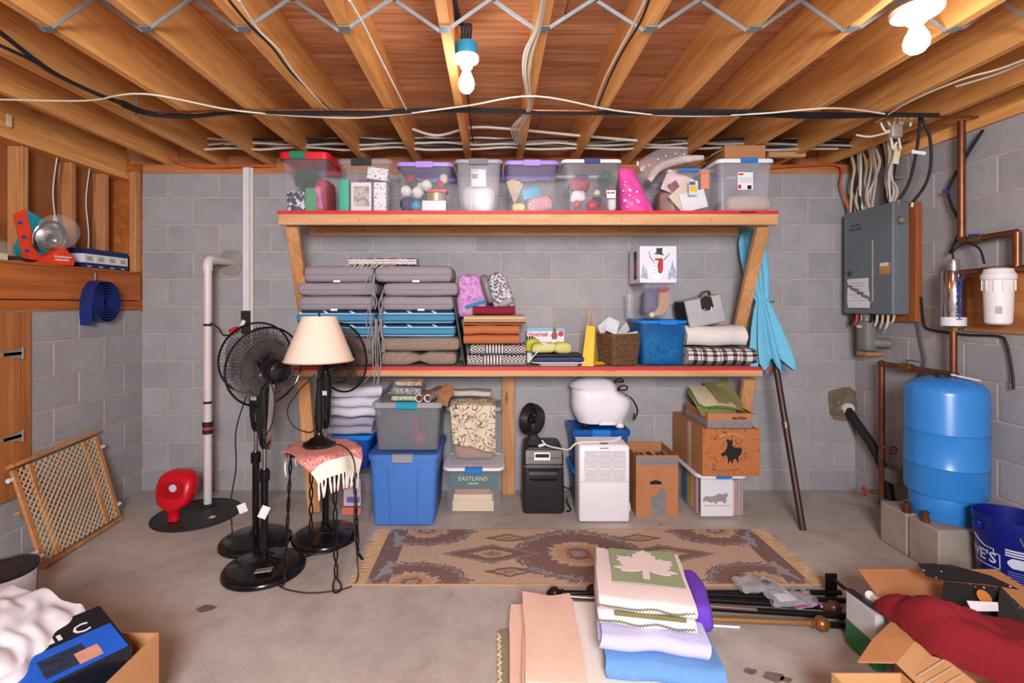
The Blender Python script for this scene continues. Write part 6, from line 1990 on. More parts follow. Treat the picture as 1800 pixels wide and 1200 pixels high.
# ---------------------------------------------------------------- stool, cloth and lamp
SX, SY, SZ = -0.958, 2.765, 0.70
m_iron = mat('black_iron', (24, 22, 22), 0.45, 0.4, var=0.15)
st = T('plant_stool', 'black iron stool with twisted hairpin legs under the coral cloth', 'stool', (SX, SY, 0.0))
O('seat_plate', MB().lathe([(0.165, 0), (0.17, 0.004), (0.17, 0.014), (0.001, 0.015)], 30, (SX, SY, SZ - 0.016)), m_iron, st)
for k, (fx, fy) in enumerate(((-1.118, 2.65), (-1.086, 2.94), (-0.826, 2.60), (-0.793, 2.907))):
    a = Vector((SX + (fx - SX) * 0.85, SY + (fy - SY) * 0.8, SZ - 0.018))
    out = Vector((fx - SX, fy - SY, 0)).normalized()
    side = Vector((-out.y, out.x, 0))
    foot = Vector((fx, fy, 0.006))
    pts = [a + side * 0.012]
    for i in range(1, 12):
        f = i / 12
        p = a.lerp(foot, f)
        pts.append(p + side * 0.011 * math.cos(f * 22) + out * 0.006 * math.sin(f * 22))
    pts += [foot + side * 0.02 + Vector((0, 0, 0.03)), foot + side * 0.018 + out * 0.02, foot - side * 0.018 + out * 0.02, foot - side * 0.018 + Vector((0, 0, 0.035))]
    for i in range(11, 0, -1):
        f = i / 12
        p = a.lerp(foot, f)
        pts.append(p - side * 0.011 * math.cos(f * 22) - out * 0.006 * math.sin(f * 22))
    pts.append(a - side * 0.012)
    O('leg', MB().tube(pts, 0.0048, 6, 2), m_iron, st)
O('brace_ring', MB().tube([(SX + 0.13 * math.cos(a), SY + 0.125 * math.sin(a), 0.17) for a in [2 * PI * j / 30 for j in range(31)]], 0.0045, 6), m_iron, st)

# coral cloth with cream end and tassels
def coral(t):
    v = t.coords(rnd=False)
    n = t.noise(t.coords((1, 1, 1)), 95, 2, 0.6)
    c = t.ramp(n, [(0.4, lin((196, 104, 98))), (0.62, lin((226, 172, 162)))])
    return c
m_coral = pattern_mat('coral_weave', coral, 0.92)
m_creamband = mat('cream_cotton', (232, 222, 206), 0.9, var=0.04, scale=60, bump=0.4, bscale=120)


def cloth_pt(s, w):
    """s runs over the seat from the back left to the front right and over the edge, w across"""
    d1 = Vector((0.72, -0.69, 0)); d2 = Vector((0.69, 0.72, 0))
    q = Vector((SX, SY, 0)) + d1 * s + d2 * w
    dx, dy = q.x - SX, q.y - SY
    r_ = math.hypot(dx, dy)
    Rr = 0.185
    z = SZ + 0.006
    if r_ > Rr:
        over = r_ - Rr
        k = 1 / r_
        ang = math.atan2(dy, dx)
        rr = Rr + 0.014 + 0.20 * over + 0.014 * math.sin(ang * 7 + 1)
        q = Vector((SX + dx * k * rr, SY + dy * k * rr, 0))
        z = SZ + 0.004 - over * 0.92
    z += 0.003 * noise.noise(Vector((s * 14, w * 14, 3)))
    return Vector((q.x, q.y, z))


cl = T('woven_cloth', 'coral woven cloth with cream tasselled end draped over the iron stool', 'cloth', (SX, SY, SZ + 0.002))
ws = 0.175
O('coral_cloth', MB().sheet(lambda u, v: cloth_pt(-0.23 + 0.425 * u, -ws + 2 * ws * v), 26, 20, 0.004), m_coral, cl)
O('cream_band', MB().sheet(lambda u, v: cloth_pt(0.1955 + 0.085 * u, -ws + 2 * ws * v), 7, 20, 0.004), m_creamband, cl)
for k in range(13):
    w = -ws + 0.006 + (2 * ws - 0.012) * k / 12
    p = cloth_pt(0.279, w)
    q = cloth_pt(0.29, w + 0.012 * math.sin(k * 2.3)); q2 = cloth_pt(0.345, w + 0.02 * math.sin(k * 3.1))
    q2 = Vector((q.x + 0.012 * math.sin(k * 3.1), q.y - 0.004, p.z - 0.085))
    O('tassel', MB().tube([p, Vector((p.x, p.y, p.z - 0.02)), p.lerp(q2, 0.6), q2], (0.0055, 0.005, 0.0062, 0.003), 6, 3), m_creamband, cl)
for k in range(4):
    p = cloth_pt(-0.225, -ws + 0.03 + 0.09 * k)
    O('tassel', MB().tube([p, p + Vector((-0.006, -0.004, -0.05)), p + Vector((0.002, -0.004, -0.10))], (0.0055, 0.006, 0.003), 6, 3), m_creamband, cl)

# table lamp
LX, LY, LZ = wx(561, 2.78), 2.78, SZ + 0.0135
lp = T('table_lamp', 'table lamp with cream tapered shade and black base on the coral cloth', 'lamp', (LX, LY, LZ))
O('lamp_base', MB().lathe([(0.087, 0), (0.09, 0.006), (0.086, 0.014), (0.066, 0.022), (0.05, 0.036), (0.03, 0.046), (0.02, 0.06), (0.018, 0.075)], 36, (LX, LY, LZ)), m_fanblack, lp)
O('lamp_stem', MB().lathe([(0.017, 0.07), (0.026, 0.14), (0.020, 0.26), (0.012, 0.34), (0.016, 0.352), (0.016, 0.362), (0.009, 0.37), (0.009, 0.44), (0.018, 0.445), (0.018, 0.50), (0.004, 0.51), (0.004, 0.735)], 24, (LX, LY, LZ)), m_fanblack, lp)
O('finial', MB().lathe([(0.003, 0.727), (0.006, 0.735), (0.006, 0.75), (0.002, 0.757)], 12, (LX, LY, LZ)), m_fanblack, lp)
m_shade = mat('cream_linen_shade', (226, 202, 184), 0.85, var=0.04, scale=120)
zb_, zt_ = wz(634, LY), wz(556, LY)
sh = O('lamp_shade', MB().lathe([(0.189, zb_), (0.092, zt_), (0.089, zt_), (0.186, zb_)], 48, (LX, LY, 0), caps=(False, False)), m_shade, lp)
O('shade_trim', MB().tube([(LX + 0.190 * math.cos(a), LY + 0.190 * math.sin(a), zb_ + 0.003) for a in [2 * PI * j / 48 for j in range(49)]], 0.0035, 6), mat('shade_trim', (196, 160, 136), 0.8), sh)
O('shade_trim', MB().tube([(LX + 0.0925 * math.cos(a), LY + 0.0925 * math.sin(a), zt_ - 0.002) for a in [2 * PI * j / 40 for j in range(41)]], 0.003, 6), m_shade, sh)
for k in range(3):
    a = 2 * PI * k / 3 + 0.4
    O('shade_spoke', MB().tube([(LX, LY, zt_ - 0.015), (LX + 0.09 * math.cos(a), LY + 0.09 * math.sin(a), zt_ - 0.004)], 0.002, 5), m_iron, sh)
O('lamp_cord', MB().tube([(LX + 0.07, LY - 0.045, LZ + 0.010), (LX + 0.155, LY - 0.07, LZ + 0.014), (SX + 0.222, SY - 0.14, SZ - 0.05), (SX + 0.222, SY - 0.15, 0.35), (wx(630, 2.72), 2.70, 0.10), (wx(628, 2.68), 2.66, 0.012), (wx(600, 2.62), 2.60, 0.006), (wx(540, 2.55), 2.57, 0.006), (wx(492, 2.6), 2.62, 0.006), (wx(486, 2.68), 2.69, 0.02), (wx(500, 2.74), 2.73, 0.034)], 0.004, 6, 6), mat('brown_cord', (64, 40, 34), 0.5), lp)
O('top_wire', MB().tube([(LX - 0.01, LY - 0.03, LZ + 0.40), (LX - 0.10, LY - 0.03, LZ + 0.31), (LX - 0.17, LY - 0.02, LZ + 0.20), (LX - 0.135, LY - 0.02, LZ + 0.11), (LX - 0.05, LY - 0.02, LZ + 0.075), (LX - 0.01, LY - 0.025, LZ + 0.10)], 0.0042, 6, 6), m_rubber, lp)

# ---------------------------------------------------------------- wooden lattice gate leaning on the left wall
m_gate = wood('gate_wood', (206, 146, 92), (176, 114, 64), 'Z', 0.5, 1.5, knots=False, var=0.05)
m_lat = mat('lattice_cream', (214, 190, 158), 0.6, var=0.08)
GA, GB = Vector((-2.560, 2.825, 0.012)), Vector((-2.600, 3.440, 0.012))     # bottom edge
GC, GD = Vector((-2.800, 3.475, 0.600)), Vector((-2.800, 2.880, 0.560))     # top edge
gate = T('lattice_gate', 'wooden lattice safety gate leaning against the left block wall', 'gate', tuple((GA + GB) / 2))
gn = (GB - GA).cross(GD - GA).normalized()
if gn.x < 0: gn = -gn


def gp(u, v, off=0.0):
    return GA.lerp(GB, u).lerp(GD.lerp(GC, u), v) + gn * off


O('bottom_rail', MB().beam(gp(-0.02, 0.0), gp(1.02, 0.0), 0.022, 0.04, 0.003, up=gn), m_gate, gate)
O('top_rail', MB().beam(gp(-0.04, 1.0), gp(1.03, 1.0), 0.024, 0.06, 0.003, up=gn), m_gate, gate)
for u in (0.0, 0.17, 0.83, 1.0):
    O('stile', MB().beam(gp(u, 0.03), gp(u, 0.96), 0.035, 0.018, 0.003, up=gn), m_gate, gate)
O('pressure_bar', MB().beam(gp(-0.05, 0.56, -0.03), gp(1.03, 0.56, -0.03), 0.02, 0.035, 0.003, up=gn), m_gate, gate)
NL = 15
for k in range(-NL, NL + 1):
    for s in (1, -1):
        # diagonal strips clipped to the gate panel
        u0, u1 = k / NL, k / NL + 0.95
        v0, v1 = 0.04, 0.95
        a, b_ = (u0, v0), (u1, v1)
        if s < 0:
            a, b_ = (u0, v1), (u1, v0)
        if b_[0] <= 0.02 or a[0] >= 0.98:
            continue
        def cut(p, q, lim):
            f = (lim - p[0]) / (q[0] - p[0])
            return (lim, p[1] + (q[1] - p[1]) * f)
        if a[0] < 0.0: a = cut(a, b_, 0.0)
        if b_[0] > 1.0: b_ = cut(a, b_, 1.0)
        if abs(b_[1] - a[1]) < 0.06:
            continue
        O('lattice_strip', MB().beam(gp(*a, 0.004 * s), gp(*b_, 0.004 * s), 0.0085, 0.005, up=gn), m_lat, gate)
for u, v in ((-0.03, 0.88), (1.03, 0.82), (-0.03, 0.15), (0.01, 0.10), (1.03, 0.15)):
    a = gp(u, v)
    d = (GB - GA).normalized() * (-1 if u < 0.5 else 1)
    O('rubber_bumper', MB().tube([a, a + d * 0.03], 0.013, 12), m_white, gate)

# ---------------------------------------------------------------- things on the ledge
LE = 1.7575
m_bulbnavy = mat('navy_print', (28, 44, 92), 0.45)
m_bulbwhite = mat('white_carton', (226, 226, 232), 0.5)
names = ['nearest', 'second', 'third', 'farthest']
for k in range(4):
    y0 = 3.435 + k * 0.105
    t = T('bulb_carton', f'{names[k]} navy and white light bulb carton in the row on the ledge', 'carton', (-2.885, y0 + 0.05, LE), 'light bulb cartons on the ledge')
    O('carton', MB().box(-2.94, -2.842, y0 + 0.001, y0 + 0.103, LE, LE + 0.135, 0.002), m_bulbwhite, t)
    O('top_band', MB().box(-2.941, -2.8405, y0 + 0.0005, y0 + 0.1035, LE + 0.098, LE + 0.1355), m_bulbnavy, t)
    O('bottom_band', MB().box(-2.941, -2.8405, y0 + 0.0005, y0 + 0.1035, LE - 0.0, LE + 0.036), m_bulbnavy, t)
    O('bulb_picture', MB().rbox((-2.8405, y0 + 0.05, LE + 0.066), (0.002, 0.05, 0.03), 0.0009, 4), mat('bulb_print', (178, 170, 150), 0.5, var=0.2, scale=30), t)
    O('brand_lettering', marks(6, 0.011).xf(face_M((-2.8398, y0 + 0.05, LE + 0.012), (0, 1, 0), (0, 0, 1))), m_white, t)

# blister pack leaning on the stud: teal card, orange side card, clear dome
m_bl_teal = mat('teal_print', (20, 140, 150), 0.5)
m_bl_or = mat('orange_red_print', (222, 66, 34), 0.5, var=0.1)
bp = T('blister_pack', 'orange and teal blister pack with a round metal light on the ledge', 'package', (-2.90, 3.12, LE))
M_ = face_M((-2.855, 3.14, LE + 0.165), (0.35, 0.92, 0.0), (0.25, -0.30, 1))
O('teal_card', MB().prism([(-0.14, -0.12), (0.06, -0.16), (0.13, 0.04), (-0.10, 0.16)], 0.004, M_), m_bl_teal, bp)
O('orange_card', MB().prism([(-0.17, 0.12), (-0.12, 0.17), (0.0, -0.145), (-0.08, -0.16)], 0.006, M_ @ Matrix.Translation((0, 0, 0.006))), m_bl_or, bp)
O('orange_base', MB().prism([(-0.06, -0.16), (0.17, -0.155), (0.17, -0.11), (0.09, -0.03), (0.02, -0.10)], 0.05, M_ @ Matrix.Translation((0, 0, 0.004))), m_bl_or, bp)
MM = M_ @ Matrix.Translation((0.02, 0.01, 0.03))
O('light_ring', MB().tube([MM @ Vector((0.085 * math.cos(a), 0.105 * math.sin(a), 0)) for a in [2 * PI * j / 36 for j in range(37)]], 0.009, 8), m_chrome, bp)
O('light_dish', MB().lathe([(0.075, 0.0), (0.05, 0.02), (0.03, 0.022), (0.028, 0.0), (0.001, 0.0)], 28).xf(MM), m_silver, bp)
O('clear_dome', MB().lathe([(0.11, 0.0), (0.115, 0.03), (0.10, 0.06), (0.05, 0.075), (0.001, 0.08)], 28).xf(MM @ Matrix.Translation((0.03, 0.05, 0))), clear_plastic('thin_clear', (220, 216, 210), 0.86, 0.08), bp)
for k in range(3):
    O('blue_dot', MB().lathe([(0.012, 0), (0.012, 0.001)], 12).xf(M_ @ Matrix.Translation((-0.132 + 0.03 * k, 0.08 - 0.085 * k, 0.0125))), mat('blue_dot', (40, 70, 160), 0.5), bp)
for k, w in enumerate((0.09, 0.07)):
    O('white_lettering', marks(11 - 2 * k, 0.014).xf(M_ @ Matrix.Translation((0.10, -0.10 - 0.022 * k, 0.0555))), m_white, bp)
# clear dome package and flat things at the frame's left edge
dm = T('dome_package', 'clear plastic dome package lying at the near end of the ledge', 'package', (-2.91, 2.74, LE + 0.03))
O('dome', MB().lathe([(0.085, 0), (0.088, 0.03), (0.07, 0.075), (0.03, 0.095), (0.001, 0.098)], 26, (-2.915, 2.90, LE + 0.032)), clear_plastic('thin_clear'), dm)
O('package_tray', MB().box(-2.995, -2.85, 2.66, 3.0, LE + 0.012, LE + 0.03, 0.005), mat('dark_gray_tray', (60, 54, 52), 0.5), dm)
S('cream_block', 'small cream wooden block on the ledge under the dome package', 'block', MB().box(-2.850, -2.838, 2.70, 2.90, LE + 0.001, LE + 0.04, 0.003), m_cream)
S('flat_tool', 'long dark brown flat tool lying along the ledge', 'tool', MB().cbox((-2.87, 3.04, LE + 0.018), (0.03, 0.24, 0.010), 0.003, rot=(-3, 0, 3)), mat('dark_brown_tool', (70, 46, 36), 0.5))
S('paper_strip', 'white paper strip lying on the front edge of the ledge', 'paper', MB().box(-2.90, -2.832, 2.6, 3.0, LE + 0.0002, LE + 0.0008), m_white)
# coiled flat hose hanging from a nail on the beam
m_hose = mat('blue_flat_hose', (26, 46, 112), 0.35, var=0.15, scale=10)
hs = T('flat_hose', 'coil of blue flat hose hanging from a hook on the left beam', 'hose', (-2.80, 3.47, 1.37))
cc = Vector((-2.790, 3.53, 1.515))


def hose_strip(pts, w, th, name):
    """flat band: pts in the Y-Z plane, width along X"""
    mb = MB()
    rings = []
    for i, p in enumerate(pts):
        d = (pts[min(i + 1, len(pts) - 1)] - pts[max(i - 1, 0)]).normalized()
        n_ = Vector((0, -d.z, d.y))
        x_ = Vector((1, 0, 0))
        rings.append([p - x_ * w / 2 - n_ * th / 2, p + x_ * w / 2 - n_ * th / 2, p + x_ * w / 2 + n_ * th / 2, p - x_ * w / 2 + n_ * th / 2])
    mb.loft(rings)
    return O(name, mb, m_hose, hs)


pts = []
for k in range(190):
    a = 2 * PI * k / 30
    r_ = 0.03 + 0.0175 * k / 30
    pts.append(cc + Vector((0, r_ * math.cos(a) * 0.93, r_ * math.sin(a) * 1.05)))
hose_strip(pts, 0.085, 0.006, 'hose_coil')
e = pts[-1]
tail = [cc + Vector((0.0, -0.02 + 0.01 * k, 0.155 - 0.0005 * k * k)) for k in range(0)]
tail = [Vector((-2.79, 3.50, 1.665)), Vector((-2.79, 3.46, 1.655)), Vector((-2.79, 3.415, 1.60)), Vector((-2.79, 3.395, 1.52)), Vector((-2.79, 3.392, 1.43)), Vector((-2.79, 3.40, 1.36))]
hose_strip(tail, 0.085, 0.006, 'hose_tail')
O('hook', MB().tube([(-2.83, 3.49, 1.735), (-2.815, 3.49, 1.735), (-2.805, 3.49, 1.71), (-2.805, 3.49, 1.67)], 0.005, 6, 4), m_silver, hs)
# cables up the stud bay
for k, (y, m, lab) in enumerate(((3.33, mat('white_cable', (222, 212, 198), 0.5), 'white cable running up the stud bay above the bulb cartons'), (3.345, m_rubber, 'black cable running up the stud bay beside the white one'), (3.60, mat('white_cable'), 'white cable up the bay nearest the corner'), (3.612, m_rubber, 'thin black cable up the bay nearest the corner'))):
    S('wall_cable', lab, 'cable', MB().tube([(-2.955, y, 1.76), (-2.95 + 0.006 * (k % 2), y + 0.012, 2.0), (-2.955, y - 0.005, 2.25), (-2.95, y + 0.02, 2.49)], 0.0042, 6, 5), m)
S('cable_splice', 'cream taped splice hanging on the cable in the stud bay', 'tape', MB().rbox((-2.948, 3.335, 2.05), (0.016, 0.03, 0.09), 0.007, 5, 0.003, 20), m_cream)

# ---------------------------------------------------------------- near left corner: can, carton, shirt, box
pc = T('paint_bucket', 'black-lidded bucket with white label at the left edge', 'bucket', (-2.335, 2.36, 0.0))
O('bucket_body', MB().lathe([(0.115, 0), (0.118, 0.004), (0.126, 0.235), (0.128, 0.24)], 36, (-2.335, 2.36, 0)), mat('black_bucket', (32, 32, 40), 0.5), pc)
O('white_label', MB().sheet(lambda u, v: (-2.335 + (0.1195 + 0.0072 * v) * math.cos(-1.75 + 2.2 * u), 2.36 + (0.1195 + 0.0072 * v) * math.sin(-1.75 + 2.2 * u), 0.03 + 0.195 * v), 20, 3), mat('lined_white_label', (214, 212, 216), 0.5, var=0.08, scale=40, vtx=(0.2, 0.2, 6)), pc)
O('lid', MB().lathe([(0.13, 0.232), (0.132, 0.24), (0.132, 0.25), (0.122, 0.254), (0.118, 0.246), (0.001, 0.246)], 36, (-2.335, 2.36, 0)), mat('worn_black_lid', (46, 44, 46), 0.5, var=0.4, scale=14), pc)
bx0, bx1, by0, by1, bz = -2.02, -1.185, 1.28, 1.755, 0.34
cb = open_carton('cardboard_box', 'open cardboard box at the near left under the white shirt', bx0, bx1, by0, by1, 0.0, bz, m_card2)
O('purple_stamp', marks(4, 0.04).xf(face_M((bx1 + 0.0006, 1.5, 0.22), (0, 1, 0), (0, 0, 1))), mat('violet_print'), cb)
# black and blue product box standing in it
pb_ = T('product_box', 'black and blue printed electronics box propped in the near left carton', 'box', (-1.392, 1.575, 0.10), local=True, rot=(R(0), R(6), R(-35)))
O('carton', MB().box(-0.18, 0.115, -0.24, 0.16, 0.0, 0.30, 0.004), mat('black_print_card', (22, 24, 34), 0.35), pb_, keep=True)
O('blue_panel', MB().box(-0.05, 0.108, -0.23, 0.15, 0.3002, 0.3012), mat('bright_blue_print', (30, 96, 206), 0.35), pb_, keep=True)
O('device_picture', MB().box(-0.01, 0.085, -0.05, 0.06, 0.3014, 0.302), mat('dark_device_print', (40, 52, 74), 0.4, var=0.6, scale=30), pb_, keep=True)
O('pink_picture', MB().box(0.03, 0.09, 0.03, 0.09, 0.3022, 0.3027), mat('skin_print', (206, 150, 130), 0.5, var=0.2, scale=20), pb_, keep=True)
O('title_lettering', marks(8, 0.036).xf(Matrix.Translation((-0.085, -0.05, 0.3016)) @ Matrix.Rotation(R(90), 4, 'Z')), m_white, pb_, keep=True)
O('initial_lettering', text_mb('C', 0.07).xf(Matrix.Translation((-0.085, 0.08, 0.3016)) @ Matrix.Rotation(R(90), 4, 'Z')), m_white, pb_, keep=True)
# white t-shirt heaped on it


def shirt(u, v):
    x = -2.02 + 0.60 * u
    y = 1.34 + 0.50 * v
    d = max(0, 1 - ((u - 0.45) / 0.55) ** 2) * max(0, 1 - ((v - 0.55) / 0.6) ** 4)
    z = 0.385 + 0.085 * d ** 0.5 + 0.018 * noise.noise(Vector((u * 5, v * 4, 7))) + 0.007 * noise.noise(Vector((u * 13 + v * 4, v * 7, 5))) + 0.0055 * math.sin(u * 30 + v * 19 + 7 * noise.noise(Vector((u * 4, v * 4, 2))))
    x += 0.02 * noise.noise(Vector((v * 6, 4, 1))) - 0.10 * (v - 0.5) * (u - 0.3)
    y += 0.02 * noise.noise(Vector((u * 6, 9, 1))) - 0.16 * (u - 0.4) * (v > 0.3) * (v - 0.3)
    return (x, y, z)


ts = T('white_shirt', 'white cotton shirt crumpled on top of the near left carton', 'shirt', (-1.65, 1.6, 0.40))
m_tee = mat('white_cotton', (222, 219, 226), 0.9, var=0.02, scale=8)
O('shirt_cloth', MB().sheet(shirt, 64, 52, 0.006), m_tee, ts)
O('collar', MB().tube([shirt(0.30 + 0.16 * math.cos(a), 0.78 + 0.13 * math.sin(a)) for a in [PI * 0.05 + PI * 0.9 * j / 14 for j in range(15)]], 0.009, 6), m_tee, ts)
for k in range(5):
    p = Vector(shirt(0.42 + 0.012 * k, 0.60 - 0.035 * k))
    O('print_line', MB().cbox((p.x, p.y, p.z + 0.006), (0.07 - 0.008 * (k % 2), 0.007, 0.001), 0, rot=(0, 0, 8)), mat('gray_tag_print', (120, 116, 120), 0.8), ts)

# ================================================================ right wall: panel, pipes, tank
m_panel = mat('gray_panel_paint', (112, 120, 126), 0.45, 0.1, var=0.06, scale=4)
m_copper = mat('old_copper', (134, 84, 60), 0.38, 0.75, var=0.3, scale=14)
m_brass = mat('brass', (150, 116, 66), 0.35, 0.8, var=0.15)
m_wcable = mat('white_cable')
m_wcable2 = mat('aged_white_cable', (206, 190, 168), 0.55)
PXF = 2.755
ep = T('breaker_panel', 'gray electrical breaker panel with paper list on the right wall', 'electrical panel', (2.81, 3.66, 1.43))
O('backing_board', MB().box(2.868, XR - 0.002, 3.37, 3.9, 1.38, 2.20, 0.003), wood('panel_board', (190, 112, 58), (150, 82, 40), 'Z', 0.6), ep)
O('enclosure', MB().box(PXF, 2.867, 3.42, 3.90, 1.43, 2.21, 0.006), m_panel, ep)
O('cover_plate', MB().box(PXF - 0.006, PXF - 0.0005, 3.425, 3.895, 1.435, 2.205, 0.003), m_panel, ep)
dr = O('panel_door', MB().box(PXF - 0.012, PXF - 0.0065, 3.60, 3.885, 1.50, 1.99, 0.003), m_panel, ep)
O('door_latch', MB().box(PXF - 0.018, PXF - 0.0125, 3.80, 3.84, 1.72, 1.755, 0.002), mat('dark_panel_latch', (70, 74, 78), 0.4, 0.4), dr)
O('hinge_strip', MB().box(PXF - 0.014, PXF - 0.0065, 3.590, 3.598, 1.52, 1.97, 0.001), m_silver, ep)
pp = O('paper_list', MB().sheet(lambda u, v: (PXF - 0.0145 - 0.003 * math.sin(v * 6 + u * 3), 3.845 - 0.225 * u + 0.01 * (v - 0.5), 1.475 + 0.22 * v), 6, 8), m_white, ep)
for k in range(7):
    O('handwriting', MB().tube([(PXF - 0.0185, 3.82 - 0.03 * (k % 2), 1.66 - 0.022 * k), (PXF - 0.0185, 3.74, 1.663 - 0.022 * k), (PXF - 0.0185, 3.66 + 0.02 * (k % 3), 1.66 - 0.022 * k)], 0.0012, 4), mat('gray_pencil', (130, 128, 136), 0.8), pp)
for k, (s, z) in enumerate(((7, 2.10), (9, 2.07))):
    O('pencil_note', marks(s, 0.024).xf(face_M((PXF - 0.0066, 3.77, z), (0, -1, 0.0), (0, 0, 1))), mat('dark_pencil', (70, 74, 80), 0.8), ep)
O('orange_label', MB().box(PXF - 0.0075, PXF - 0.0062, 3.44, 3.535, 1.715, 1.79), mat('orange_tan_label', (200, 142, 80), 0.6), ep)
O('white_label', MB().box(PXF - 0.0080, PXF - 0.0066, 3.455, 3.53, 1.77, 1.795), m_white, ep)
O('round_knockout', MB().lathe([(0.03, 0), (0.026, 0.03), (0.014, 0.04)], 16).rot('X', 90).move((2.80, 3.419, 2.08)), mat('dull_gray_cap', (120, 118, 108), 0.5), ep)
lb = T('conduit_body', 'gray plastic conduit fitting below the electrical panel', 'conduit', (2.80, 3.74, 1.14))
O('fitting', MB().rbox((2.80, 3.72, 1.265), (0.095, 0.12, 0.235), 0.035, 8), mat('gray_conduit', (124, 122, 118), 0.55), lb)
O('riser', MB().tube([(2.80, 3.72, 1.37), (2.80, 3.72, 1.428)], 0.03, 14), mat('gray_conduit'), lb)
O('wall_spout', MB().tube([(2.82, 3.68, 1.215), (2.90, 3.62, 1.215)], 0.034, 14), mat('gray_conduit'), lb)
O('white_sticker', MB().box(2.7505, 2.7515, 3.71, 3.76, 1.325, 1.345), m_white, lb)
O('wood_block', MB().box(2.78, 2.91, 3.70, 3.80, 1.115, 1.145, 0.003), m_card, lb)
rnd = random.Random(21)
for k in range(9):
    y = 3.46 + 0.05 * k
    m = (m_wcable2, m_wcable, mat('orange_cord', (224, 84, 44), 0.5), m_rubber)[(0, 1, 0, 1, 3, 0, 1, 2, 3)[k]]
    dz_ = rnd.uniform(0.05, 0.13)
    S('loop_cable', f'{("first", "second", "third", "fourth", "fifth", "sixth", "seventh", "eighth", "ninth")[k]} cable from the right looping below the electrical panel', 'cable',
      MB().tube([(2.79, y, 1.429), (2.78, y - 0.01, 1.43 - dz_ * 0.6), (2.785, y + 0.02, 1.43 - dz_), (2.81, y + 0.035, 1.43 - dz_ * 0.6), (2.825, y + 0.03, 1.429)], 0.007, 6, 5), m, 'cables looping below the panel')
NTH = 'first second third fourth fifth sixth seventh eighth ninth tenth eleventh twelfth thirteenth fourteenth fifteenth sixteenth seventeenth eighteenth'.split()
for k in range(18):
    y = 3.45 + 0.42 * ((k * 7) % 18) / 17
    m = (m_wcable, m_wcable2, m_wcable2, m_rubber)[k % 4]
    yy = y + rnd.uniform(-0.04, 0.04)
    xs = 2.79 + rnd.uniform(-0.03, 0.05)
    S('feed_cable', f'{NTH[17 - (k * 7) % 18]} cable, counted from the corner, dropping into the electrical panel', 'cable',
      MB().tube([(xs, y, 2.211), (xs + rnd.uniform(-0.02, 0.02), y + rnd.uniform(-0.02, 0.02), 2.30), (xs + rnd.uniform(-0.03, 0.02), yy, 2.42), (xs + rnd.uniform(-0.02, 0.02), yy, 2.55), (xs - 0.01, yy + 0.02, 2.68)], rnd.uniform(0.006, 0.010), 6, 5), m, 'cables feeding the panel')
S('extension_lead', 'orange cord along the right wall top down to the panel', 'cord', MB().tube([(wx(1345, 3.97), 3.965, wz(296, 3.97)), (wx(1420, 3.97), 3.965, wz(291, 3.97)), (wx(1475, 3.96), 3.955, wz(292, 3.96)), (2.74, 3.92, 2.45), (2.765, 3.90, 2.33), (2.79, 3.885, 2.212)], 0.008, 6, 6), mat('orange_cord'))
S('extension_lead', 'orange cord along the left part of the back wall top', 'cord', MB().tube([(wx(292, 3.9), 3.9, wz(272, 3.9)), (wx(325, 3.97), 3.96, wz(290, 3.97)), (wx(365, 3.99), 3.985, wz(295, 3.99)), (wx(420, 3.98), 3.955, wz(294, 3.98)), (wx(450, 3.98), 3.96, wz(293, 3.98)), (wx(486, 3.99), 3.985, wz(292, 3.99))], 0.007, 6, 6), mat('orange_cord'))
# junction of cables, tapes and dangling ends right of the panel
jb = T('junction_box', 'small taped junction box hanging from the joists with loose wires', 'junction box', (2.52, 3.2, 2.44))
PJ = lambda x, y: P(x, y, 3.05)
O('box_body', MB().rbox(PJ(1573, 231), (0.07, 0.05, 0.085), 0.012, 5), mat('dull_metal_box', (170, 160, 146), 0.5, 0.4), jb)
for k, pts in enumerate((((1575, 205), (1572, 215), (1570, 225)), ((1548, 215), (1556, 230), (1566, 228)), ((1560, 212), (1566, 222), (1570, 226)), ((1590, 205), (1584, 220), (1577, 228)), ((1583, 202), (1580, 240), (1584, 262)), ((1505, 237), (1530, 240), (1563, 232)), ((1566, 242), (1570, 262), (1576, 250)), ((1602, 205), (1600, 222), (1604, 205)))):
    O('wire', MB().tube([PJ(x, y + 0) for x, y in pts], 0.006, 6, 5), m_wcable, jb)
S('hanging_tag', 'long cream paper tag hanging below the junction box', 'tag', MB().cbox(P(1577, 272, 3.1), (0.035, 0.004, 0.115), 0.001, rot=(0, 10, 0)), m_cream)
S('cable_coil', 'small coil of tan cable hanging on the right wall top', 'cable', MB().tube([P(1580 + 20 * math.cos(a), 293 + 19 * math.sin(a) + 0.09 * k, 3.50 + 0.002 * k) for k, a in enumerate([2 * PI * j / 16 for j in range(36)])], 0.0055, 6), mat('tan_coil_cable', (170, 152, 138), 0.5))
for k, (pts, lab) in enumerate(((((1617, 205), (1614, 245), (1606, 290), (1596, 325), (1580, 351)), 'shorter black cable end dangling by the cable coil'), (((1618, 205), (1634, 240), (1636, 290), (1626, 325), (1604, 356)), 'longer curved black cable dangling by the cable coil'))):
    t = T('dangling_cable', lab, 'cable', P(*pts[-1], 2.99), 'dangling black cables')
    O('cable_run', MB().tube([P(x, y, 3.0) for x, y in pts], 0.0085, 7, 6), m_rubber, t)
    O('bare_end', MB().tube([P(*pts[-1], 3.0), P(pts[-1][0] - 3 + 2 * k, pts[-1][1] + 8, 3.0)], 0.007, 6), m_cream if k else m_silver, t)
S('wire_clamp', 'shiny white clamp on the shorter dangling cable', 'clamp', MB().cbox(P(1615, 268, 2.985), (0.085, 0.012, 0.022), 0.004, rot=(0, 8, 0)), m_whitelid)

